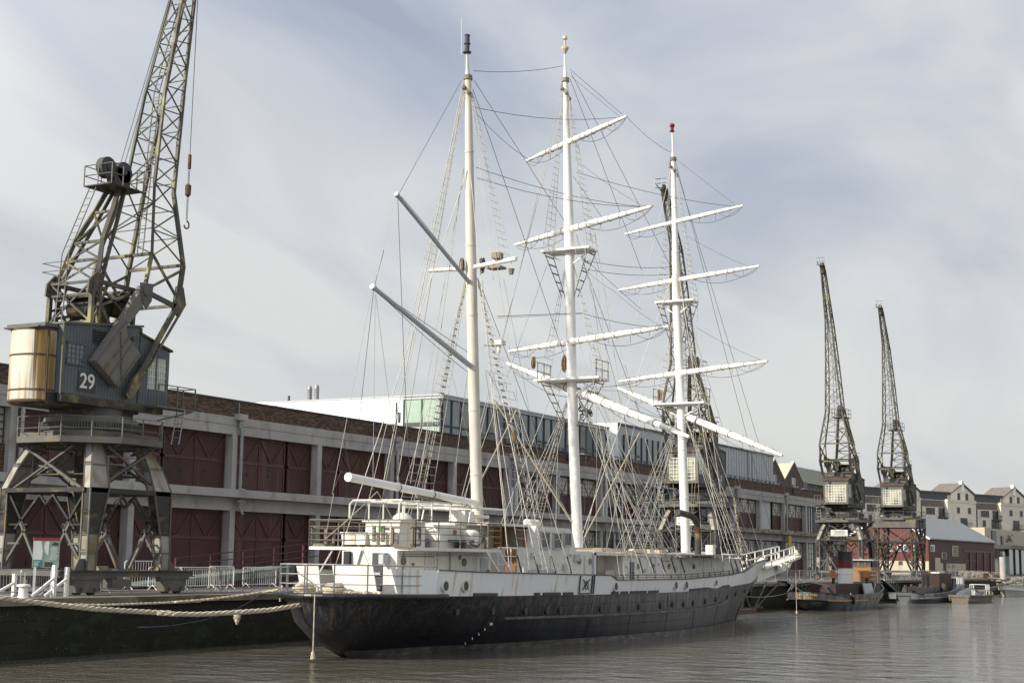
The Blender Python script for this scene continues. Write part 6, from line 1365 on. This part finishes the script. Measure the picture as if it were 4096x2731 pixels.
# information board
ib = thing('information_board', 'information board with a map on two white posts left of the crane', 'sign', (39.7, 40.2, 0))
y = 40.2
loc(MB().box(39.08, 40.22, y, y+.05, 1.02, 2.08).build('panel', 'signg'), ib)
loc(MB().box(39.08, 40.22, y-.012, y-.002, 1.98, 2.08).build('title_strip', 'redb'), ib)
loc(MB().poly([(39.1, y-.012, 1.3), (39.46, y-.012, 1.3), (39.5, y-.012, 1.6), (39.42, y-.012, 1.95), (39.1, y-.012, 1.95)], (0, .008, 0)).poly([(39.62, y-.012, 1.95), (39.76, y-.012, 1.95), (39.74, y-.012, 1.45), (39.6, y-.012, 1.55), (39.54, y-.012, 1.75)], (0, .008, 0)).build('map', 'sign'), ib)
loc(MB().box(39.1, 39.5, y-.012, y-.004, 1.04, 1.28).build('key_panel', 'teal'), ib)
wt = MB()
for i in range(14): wt.box(39.83, 40.17-rnd.random()*.1, y-.014, y-.004, 1.3+i*.032, 1.315+i*.032)
for i in range(4): wt.box(39.14, 39.4-rnd.random()*.08, y-.02, y-.0125, 1.08+i*.045, 1.10+i*.045)
loc(wt.build('writing', 'sign'), ib); ib.rotation_euler = (0, 0, R_(-38)); ib.scale = (.80, 1, 1); loc(MB().poly([(39.85, y-.012, 1.82), (39.95, y-.012, 1.92), (40.15, y-.012, 1.9), (40.15, y-.012, 1.8)], (0, .008, 0)).box(39.6, 39.95, y-.012, y-.004, 1.05, 1.22).build('picture', 'dirty'), ib)
for x in (39.15, 39.9): loc(MB().box(x, x+.1, y-.06, y-.02, 0, 1.04).build('post', 'fencew'), ib)
for i, (x, y_, h) in enumerate(((39.6, 39.7, 1.12), (40.25, 39.75, 1.05), (38.9, 40.9, .8))):
    tag(MB().box(x, x+.13, y_, y_+.13, 0, h).beam((x, y_, h*.6), (x-.9, y_+.1, .05), .08).build('timber_post', 'fencew'), ('white strutted post in front of the information board, the left one', 'white strutted post in front of the information board, the right one', 'shorter white strutted post at the left edge of the photo')[i], 'post', 'strutted white posts by the board')
for i, (x, y_, z, s_) in enumerate(((41.9, 40.95, .92, .5), (39.2, 44.6, .9, .55))):
    tag(MB().box(x+1.2, x+1.2+s_, y_, y_+.2, z+.002, z+.16).build('timber_block', 'timber'), ('squared timber block resting on the near sill beam of the crane numbered 29', 'squared timber block resting on the far sill beam of the crane numbered 29')[i], 'block', 'timber blocks on the crane sills')
tag(MB().lathe((37.9, 39.4, 0), [(.22, 0), (.16, .1), (.15, .35), (.24, .4), (.22, .46), (.05, .48)], 14).build('bollard', 'fencew', smooth=True), 'white topped mooring bollard at the left end of the quay edge', 'bollard')

# ------------------------------------------------------------------ people on the quay
def person(x, y, rz, h, label, top='cloth', legs='cloth', vest=None, pose=0):
    k = h/1.75
    bm2 = bpy.data.meshes.new('person'); P_ = []; E_ = []; Rr = []
    def j(p, r, par=None):
        P_.append(tuple(V(p)*k)); Rr.append(r*k)
        if par is not None: E_.append((par, len(P_)-1))
        return len(P_)-1
    pel = j((0, 0, .95), .155); ab = j((0, 0, 1.12), .14, pel); ch = j((0, .01, 1.32), .165, ab); nk = j((0, .01, 1.49), .07, ch); hd = j((0, -.01, 1.58), .075, nk); h2 = j((0, -.015, 1.66), .095, hd); h3 = j((0, -.0, 1.73), .06, h2)
    for s_ in (-1, 1):
        hp_ = j((.10*s_, 0, .88), .11, pel); kn_ = j((.11*s_, -.03*s_*pose-.02, .48), .075, hp_); an = j((.12*s_, .04*s_*pose+.02, .09), .045, kn_); j((.13*s_, -.12+.04*s_*pose, .04), .04, an)
        sh = j((.19*s_, .01, 1.40), .07, ch); el = j((.27*s_, .02, 1.14), .05, sh); wr = j((.22*s_, -.13, .96), .034, el); ha = j((.20*s_, -.19, .92), .036, wr)
    bm2.from_pydata(P_, E_, []); ob = bpy.data.objects.new('body', bm2); C.objects.link(ob)
    sk = ob.modifiers.new('s', 'SKIN'); ob.modifiers.new('b', 'SUBSURF').levels = 1
    for v, r in zip(bm2.skin_vertices[0].data, Rr): v.radius = (r, r)
    bm2.skin_vertices[0].data[0].use_root = True
    bpy.context.view_layer.update(); me = bpy.data.meshes.new_from_object(ob.evaluated_get(bpy.context.evaluated_depsgraph_get())); bpy.data.objects.remove(ob)
    me.materials.clear()
    for q in (top, legs, 'skin', 'hair', vest or top): me.materials.append(M[q])
    for p in me.polygons:
        c = p.center/k; p.material_index = 3 if c.z > 1.66 or (c.z > 1.58 and c.y > .02) else 2 if c.z > 1.5 or (c.y < -.15 and .85 < c.z < .98) else 1 if c.z < .92 else 4; p.use_smooth = True
    t = thing('person', label, 'person', (x, y, 0), rz); o = bpy.data.objects.new('body', me); C.objects.link(o); o.parent = t; return t
person(139.0, 43.0, 1.2, 1.5, 'grey haired person in dark clothes standing behind the barriers beside the bright window', vest=None)
person(262, 47.5, .4, 1.6, 'person in an orange jacket standing by the doors of the boat shed', top='buff')

# ------------------------------------------------------------------ working boats
from mathutils.bvhtree import BVHTree
def boat_hull(t, x0, x1, yc, stations, m, name='hull', inner=.12, deckz=None, mdeck='dkred', ovk=.8):
    """stations: (fraction, half breadth at waterline, half breadth at rail, rail height)"""
    n_ = 40; L_ = x1-x0; b = MB(); vs = []
    f = lambda k, t_: lerp(t_, [(s[0], s[k]) for s in stations])
    for s_ in (-1, 1):
        vs = []
        for i in range(n_+1):
            u = i/n_; u = .5-.5*math.cos(math.pi*u); w_, r_, h_ = f(1, u), f(2, u), f(3, u)
            ov = ovk*(1-u)**4*1.4; ob_ = u**6*1.0
            x = x0+L_*u
            for v_ in range(6):
                k = v_/5; z = -2.9+(h_+2.9)*k; kk = max(0, (z+2.0)/(h_+2.0)); bb = w_+(r_-w_)*kk**.8 if z > -2 else w_*(1-.35*(-2-z)); xx = x+(1-kk)*(ov*1.6)-(1-kk)*ob_*1.2; vs.append((xx, yc+s_*max(0, bb), z))
            vs.append((x, yc+s_*max(0, r_-inner), h_)); vs.append((x, yc+s_*max(0, r_-inner), h_-.6))
        b.add(vs, [(i*8+v_, (i+1)*8+v_, (i+1)*8+v_+1, i*8+v_+1) for i in range(n_) for v_ in range(7)])
    b.add([(b.v[i][0], b.v[i][1], b.v[i][2]) for i in range(6)]+[b.v[(n_+1)*8+i] for i in range(6)], [(i, i+1, 7+i, 6+i) for i in range(5)])
    o = loc(b.build(name, m, smooth=True), t); bv = BVHTree.FromPolygons([V(q) for q in b.v], b.f); d = MB(); vs = []
    for i in range(n_+1):
        u = i/n_; u = .5-.5*math.cos(math.pi*u); r_, h_ = f(2, u), f(3, u)
        for s_ in (-1, 1): vs.append((x0+L_*u, yc+s_*max(0, r_-inner-.01), (deckz if deckz is not None else h_-.45)))
    d.add(vs, [(2*i, 2*i+2, 2*i+3, 2*i+1) for i in range(n_)]); loc(d.build('deck', mdeck), t)
    def on(u, z, s_=-1, off=.03):
        h_ = f(3, u); kk = max(0, min(1, (z+2.0)/(h_+2.0))); x = x0+L_*u+(1-kk)*ovk*1.4*(1-u)**4*1.6-(1-kk)*u**6*1.2
        h = bv.ray_cast(V((x, yc+s_*8, z)), V((0, -s_, 0))); p = h[0] or V((x, yc+s_*f(2, u), z)); return p+V((0, s_*off, 0))
    on.bv = bv
    return on, f
tug = thing('tug_boat', 'old steam tug with a black, red and white funnel and dark hull lettered in gold', 'tug', (123, 35.2, -2))
st_ = [(0, 0, .15, -.55), (.006, .1, .75, -.56), (.02, .3, 1.25, -.57), (.05, .6, 1.6, -.60), (.10, 1.0, 1.9, -.66), (.25, 1.75, 2.2, -.80), (.5, 2.1, 2.25, -.82), (.7, 1.9, 2.15, -.72), (.85, 1.15, 1.75, -.45), (.95, .4, 1.0, -.1), (1.0, 0, .1, .12)]
on, tf = boat_hull(tug, 112.0, 132.6, 35.3, st_, 'tugh', deckz=-1.25)
T_ = lambda mb, n, m, **k: loc(mb.build(n, m, **k), tug)
bl = MB()
for s_ in (-1, 1):
    for i in range(50): 
        u0, u1 = .03+.95*i/50, .03+.95*(i+1)/50; zf = lambda u: -1.30+.12*(abs(u-.5)*2)**2+(.35*max(0, u-.75)*2); bl.beam(on(u0, zf(u0), s_), on(u1, zf(u1), s_), .09, .10)
T_(bl, 'rubbing_band', 'buff')
ft = MB()
for u in (.52, .58, .64, .70, .76, .82): ft.beam(on(u, -1.27), on(u+.022, -1.27), .14, .13)
T_(ft, 'fender_block', 'dirty')
def stern_pt(y, z):                                     # point of the rounded stern at athwartships position y
    h = on.bv.ray_cast(V((100, y, z)), V((1, 0, 0))); return h[0] or V((112.2, y, z))
def along(words, size, y0, y1, z, m):
    n_ = len(words)
    for i, ch in enumerate(words):
        if ch == ' ': continue
        y = y0+(y1-y0)*(i+.5)/n_; a = stern_pt(y+.05, z); c = stern_pt(y-.05, z); d = (c-a); d.z = 0; d.normalize(); nn = V((d.y, -d.x, 0)); p = (a+c)/2+nn*(-.06 if nn.x > 0 else .06)
        o = text('letter', ch, size, p, d, (-.25, -.05, 1), m, ext=.01, sx=1.15); loc(o, tug)
along('JOHN KING', .27, 35.85, 34.25, -.80, 'buff2'); along('BRISTOL', .2, 35.7, 34.5, -1.03, 'buff2')
T_(MB().lathe((124.9, 35.6, 0), [(.62, -1.2), (.60, 1.22)], 28), 'funnel', 'sign', smooth=True)
T_(MB().lathe((124.9, 35.6, 0), [(.612, 1.22), (.605, 1.88)], 28).torus((124.9, 35.6, 1.27), .62, .02, (0, 0, 1), 28, 4).torus((124.9, 35.6, 1.5), .62, .015, (0, 0, 1), 28, 4), 'funnel_band', 'redf', smooth=True)
T_(MB().lathe((124.9, 35.6, 0), [(.607, 1.88), (.60, 2.5), (.68, 2.53), (.68, 2.58), (.5, 2.58), (.5, 2.3)], 28), 'funnel_top', 'blk', smooth=True)
T_(MB().torus((124.9, 35.6, .72), .615, .015, (0, 0, 1), 28, 4), 'funnel_joint', 'gclad')
T_(MB().box(128.0, 130.6, 34.2, 36.0, .1, 1.25), 'wheelhouse', 'orange')
wn_ = MB().box(128.0, 130.6, 34.2, 36.0, 1.25, 1.34).box(128.0, 130.6, 34.2, 36.0, 1.78, 1.88)
for x in (128.0, 128.6, 129.2, 129.8, 130.48): wn_.box(x, x+.12, 34.2, 34.3, 1.34, 1.78)
for y_ in (34.2, 34.72, 35.3, 35.88): wn_.box(128.0, 128.1, y_, y_+.12, 1.34, 1.78)
T_(wn_, 'window_surround', 'wood'); T_(MB().box(128.04, 130.5, 34.26, 35.9, 1.34, 1.78), 'wheelhouse_window', 'glassg')
T_(MB().box(127.8, 130.9, 34.0, 36.2, 1.88, 1.98), 'wheelhouse_roof', 'gclad')
T_(MB().box(117.5, 128.0, 34.3, 36.4, -1.25, -.02), 'engine_casing', 'dkred'); T_(MB().poly([(124.6, 33.85, -1.1), (127.4, 33.85, -1.1), (126.9, 33.95, .0), (124.3, 33.95, 0)], (0, .1, 0)), 'casing_side', 'gclad')
for x, y_ in ((119.3, 35.0), (127.1, 34.4)):
    b = MB(); b.tube((x, y_, -.1), (x, y_, .62), .13, n=12); T_(b, 'vent_pipe', 'blk'); T_(MB().lathe((x-.08, y_, .74), [(.30, -.12), (.26, 0), (.12, .2)], 16, 'X'), 'vent_cowl', 'copper', smooth=True)
g = MB()
for z in (.35, .68, 1.0): g.tube((126.6, 34.0, z), (128.9, 34.0, z), .02, n=5)
g.tube((128.9, 34.0, 0), (128.9, 34.0, 1.0), .035, n=6); T_(g, 'casing_rail', 'sign')
tb = MB(); 
for s_ in range(3): tb.path([(113.6+.5*s_, 33.6, -.7), (113.8+.5*s_, 34.2, -.05), (113.9+.5*s_, 35.3, .12), (113.8+.5*s_, 36.6, -.05), (113.7+.5*s_, 37, -.7)], .06, 6)
T_(tb, 'towing_bow', 'blk')
q = on(.30, -1.2, -1, .08); tag(MB().torus(q, .28, .12, (.3, -1, 0), 18, 8).build('tyre_fender', 'black', smooth=True), 'black tyre fender hanging on the side of the tug', 'fender'); rope([on(.26, -.72, -1, .02), on(.275, -.9, -1, .08), on(.30, -1.0, -1, .1)], .05, 'pale rope hanging down to the tyre on the side of the tug')
mz = thing('motor_barge', 'low dark grey barge with white lettering, moored behind the small white railed boat', 'barge', (152, 35.3, -2))
on2, f2_ = boat_hull(mz, 143.5, 165, 35.4, [(0, .2, .8, -1.0), (.012, .6, 1.35, -1.01), (.04, .9, 1.75, -1.03), (.2, 1.7, 2.1, -1.08), (.5, 2.0, 2.1, -.98), (.75, 1.8, 2.0, -.6), (.92, .9, 1.5, -.1), (1, 0, .1, .25)], 'maygrey', deckz=-1.3, ovk=.15)
mz.name = 'steam_barge'
def along2(words, size, u0, u1, z):
    for i, ch in enumerate(words):
        u = u0+(u1-u0)*(i+.5)/len(words); a = on2(u, z, -1, .07); c = on2(u+.004, z, -1, .07); loc(text('letter', ch, size, a, (c-a).normalized(), (0, -.1, 1), 'sign', ext=.004, sx=1.2), mz)
along2('MAYFLOWER', .26, .05, .17, -1.20); along2('GLOUCESTER', .20, .05, .17, -1.42)
mb_ = MB()
for i in range(50): u0, u1 = .02+.95*i/50, .02+.95*(i+1)/50; mb_.beam(on2(u0, -1.5), on2(u1, -1.5), .06, .07)
loc(mb_.build('rubbing_band', 'gclad'), mz)
loc(MB().box(155, 160.5, 34.6, 36.4, -1.3, .75).build('engine_casing', 'dkred'), mz); loc(MB().tube((152.5, 35.3, -1.3), (152.5, 35.3, .6), .3, n=14).box(148, 155, 34.4, 36.4, -1.3, -.55).build('boiler', 'blk'), mz)
g = MB()
for i in range(16):
    x = rnd.uniform(147, 160); g.lathe((x, rnd.uniform(34, 36.5), -1.0), [(rnd.uniform(.1, .4), 0), (rnd.uniform(.05, .3), rnd.uniform(.4, .9))], 8)
loc(g.build('deck_machinery', 'greyd'), mz)
g = MB()
for x in (158.5, 159.3, 160.1, 160.9, 161.7): g.tube((x, 33.6, -.9), (x, 33.6, .35), .05, n=5)
g.path([(158.5, 33.6, .35), (161.7, 33.6, .35)], .04, 5); loc(g.build('rail', 'fencew'), mz)
fb = thing('fire_float', 'small grey workboat with white rails and tarpaulin humps, lying outside the barge', 'workboat', (154, 31.3, -2))
on3, f3_ = boat_hull(fb, 149.5, 161.5, 31.5, [(0, .7, 1.0, -1.2), (.1, 1.15, 1.4, -1.24), (.4, 1.5, 1.6, -1.3), (.7, 1.4, 1.55, -1.25), (.9, .7, 1.1, -1.05), (1, 0, .1, -.85)], 'timber', deckz=-1.45, mdeck='deck', ovk=.1)
for (x, y_, sx_, sz_) in ((152.6, 31.6, 1.5, .55), (155.8, 31.7, 1.9, .75), (153.9, 31, 1.0, .35)):
    b = MB(); b.lathe((0, 0, 0), [(1.0, 0), (.95, .35), (.7, .75), (.35, .95), (.02, 1.0)], 14); b.v = [(x+p[0]*sx_, y_+p[1]*.9+.08*math.sin(p[0]*5), -1.35+p[2]*sz_+.05*math.sin(p[0]*7+p[1]*6)) for p in b.v]; loc(b.build('tarpaulin', 'tarp', smooth=True), fb)
loc(MB().box(158.3, 160.4, 30.8, 32.2, -1.4, -.85).build('cabin', 'timber'), fb); loc(MB().box(158.25, 158.299, 30.95, 31.4, -1.2, -.95).box(158.25, 158.299, 31.6, 32.05, -1.2, -.95).box(158.6, 160.1, 30.75, 30.799, -1.22, -.95).build('cabin_window', 'dirty'), fb)
g = MB()
for xs_, y_, h_ in (((150, 150.6, 151.2), 30.4, .5), ((158.4, 159, 159.6, 160.2), 30.75, .55), ((158.4, 159.4, 160.2), 32.3, .55), ((155.9, 157.3), 30.2, .35)):
    zb = -1.25 if y_ < 30.5 else -.85
    for x in xs_: g.tube((x, y_, zb), (x, y_, zb+h_), .035, n=5)
    g.tube((xs_[0], y_, zb+h_), (xs_[-1], y_, zb+h_), .035, n=5)
g.tube((158.4, 30.75, -.3), (158.4, 32.3, -.3), .035, n=5); loc(g.build('rail', 'fencew'), fb)
rb_ = MB()
for i in range(40): u0, u1 = .98*i/40, .98*(i+1)/40; rb_.beam(on3(u0, -1.42), on3(u1, -1.42), .08, .08)
loc(rb_.build('rubbing_band', 'rust'), fb)
wb = thing('sailing_hull', 'white hulled boat with a cluttered deck cut off by the right edge of the photo', 'boat', (195, 35.5, -2))
on4, f4_ = boat_hull(wb, 189, 212, 34.6, [(0, 0, .1, -.60), (.06, .35, .9, -.66), (.2, 1.1, 1.6, -.75), (.5, 1.9, 2.1, -.8), (1, 1.4, 1.8, -.6)], 'white', deckz=-.95, mdeck='timber', ovk=.6)
g = MB()
for i in range(40):
    x = rnd.uniform(191, 210); y_ = rnd.uniform(33.4, 36); a = rnd.uniform(0, 3.1); l_ = rnd.uniform(.3, 1.3); z = rnd.uniform(-.7, .1); g.beam((x-l_*math.cos(a), y_-l_*math.sin(a), z), (x+l_*math.cos(a), y_+l_*math.sin(a), z+rnd.uniform(-.2, .3)), rnd.uniform(.06, .22))
loc(g.build('deck_gear', 'timber'), wb)
g = MB()
for i in range(8): x = 191+i*2.4; g.tube((x, 34.6-f4_(2, (x-189)/23)+.1, -.75), (x, 34.6-f4_(2, (x-189)/23)+.1, .1), .03, n=5)
g.path([(191+i*2.4, 34.6-f4_(2, (2+i*2.4)/23)+.1, .1) for i in range(8)], .02, 4); loc(g.build('rail', 'fencew'), wb)
# gangways
for x, y_, lb, nm in ((117.4, 38.6, 'aluminium gangway sloping down to the stern of the funnelled tug', 0), (147.2, 38.6, 'aluminium gangway sloping down to the low grey barge', 1)):
    gw = thing('gangway', lb, 'gangway', (x, y_, 0), group='aluminium gangways down to the boats')
    L2, dz = 5.6, -1.25
    gx = MB()
    for yy in (-.45, .45): gx.beam((0, yy, .12), (L2, yy, dz), .08, .2)
    gx.build('stringer', 'galv', gw); MB().poly([(0, -.42, .16), (L2, -.42, dz+.04), (L2, .42, dz+.04), (0, .42, .16)], (0, 0, .03)).build('walkway', 'gclad', gw)
    for yy in (-.45, .45):
        h = MB(); h.path([(0, yy, .15), (0, yy, .85), (L2, yy, dz+.8), (L2, yy, dz)], .022, 5).tube((0, yy, .5), (L2, yy, dz+.42), .015, n=5)
        for i in range(1, 6): h.tube((L2*i/6, yy, .12+(dz-.12)*i/6), (L2*i/6, yy, .8+(dz-.1)*i/6), .016, n=5)
        h.build('handrail', 'galv', gw)
# pile, pontoon frame under the bowsprit, lines
tag(MB().tube((207.5, 38.0, -2.6), (207.5, 38.0, 2.8), .42, n=16).build('mooring_pile', 'conc', smooth=True), 'tall pale mooring pile standing left of the white hulled boat', 'pile')
pf = thing('pontoon_frame', 'rusty angled pontoon strut frame against the quay wall under the bowsprit', 'frame', (104, 37.5, -2))
g = MB()
g.beam((103.5, 37.5, -1.75), (110.5, 38.0, -1.75), .22, .16).beam((106.2, 37.4, -1.8), (106.4, 38.2, .4), .14).beam((104.0, 37.2, -1.7), (107.2, 38.2, -.4), .1).beam((107.0, 37.4, -1.9), (112.6, 38.3, .1), .09).beam((107.0, 37.4, -1.9), (116, 38.3, .1), .09).beam((101.5, 37.2, -.9), (104.6, 37.6, -1.9), .08)
loc(g.build('strut', 'greyd'), pf); loc(MB().box(100.5, 105, 36.5, 38, -2.1, -1.7).build('pontoon', 'rust'), pf)
rope(sag((101, 38.2, -.25), (116.5, 37.4, -.6), .55, 10), .02, 'thin yellowish line sagging along the wall from the bow to the tug')
for i, (x0, x1, k) in enumerate(((176, 190.5, .7), (178, 191, 1.0), (182, 190, .4))): rope(sag((x0, 38.3, -.2-.1*i), (x1, 35.2, -.7), k, 10), .03, ('upper slack mooring line of the white hulled boat at the right edge', 'lowest slack mooring line of the white hulled boat, drooping furthest', 'shortest slack mooring line of the white hulled boat')[i], group='slack lines of the white boat')
# clutter on the far quay
for i in range(9):
    x = rnd.uniform(196, 226); y_ = rnd.uniform(40, 46); b = MB()
    for k in range(5): a = rnd.uniform(0, 3.1); l_ = rnd.uniform(.4, 1.2); z = .1+.16*k; b.beam((x-l_*math.cos(a), y_-l_*math.sin(a), z), (x+l_*math.cos(a), y_+l_*math.sin(a), z), rnd.uniform(.12, .3))
    tag(b.build('timber_stack', 'timber'), 'low stack of loose grey timber on the far quay beside the boat shed', 'timber', 'timber stacks on the far quay')
tag(MB().poly([(196.5, 44, 0), (199.5, 44, 0), (199, 44, .75), (197, 44, .75)], (0, 1, 0)).build('trestle', 'sign'), 'small white trestle on the quay in front of the boat shed', 'trestle')
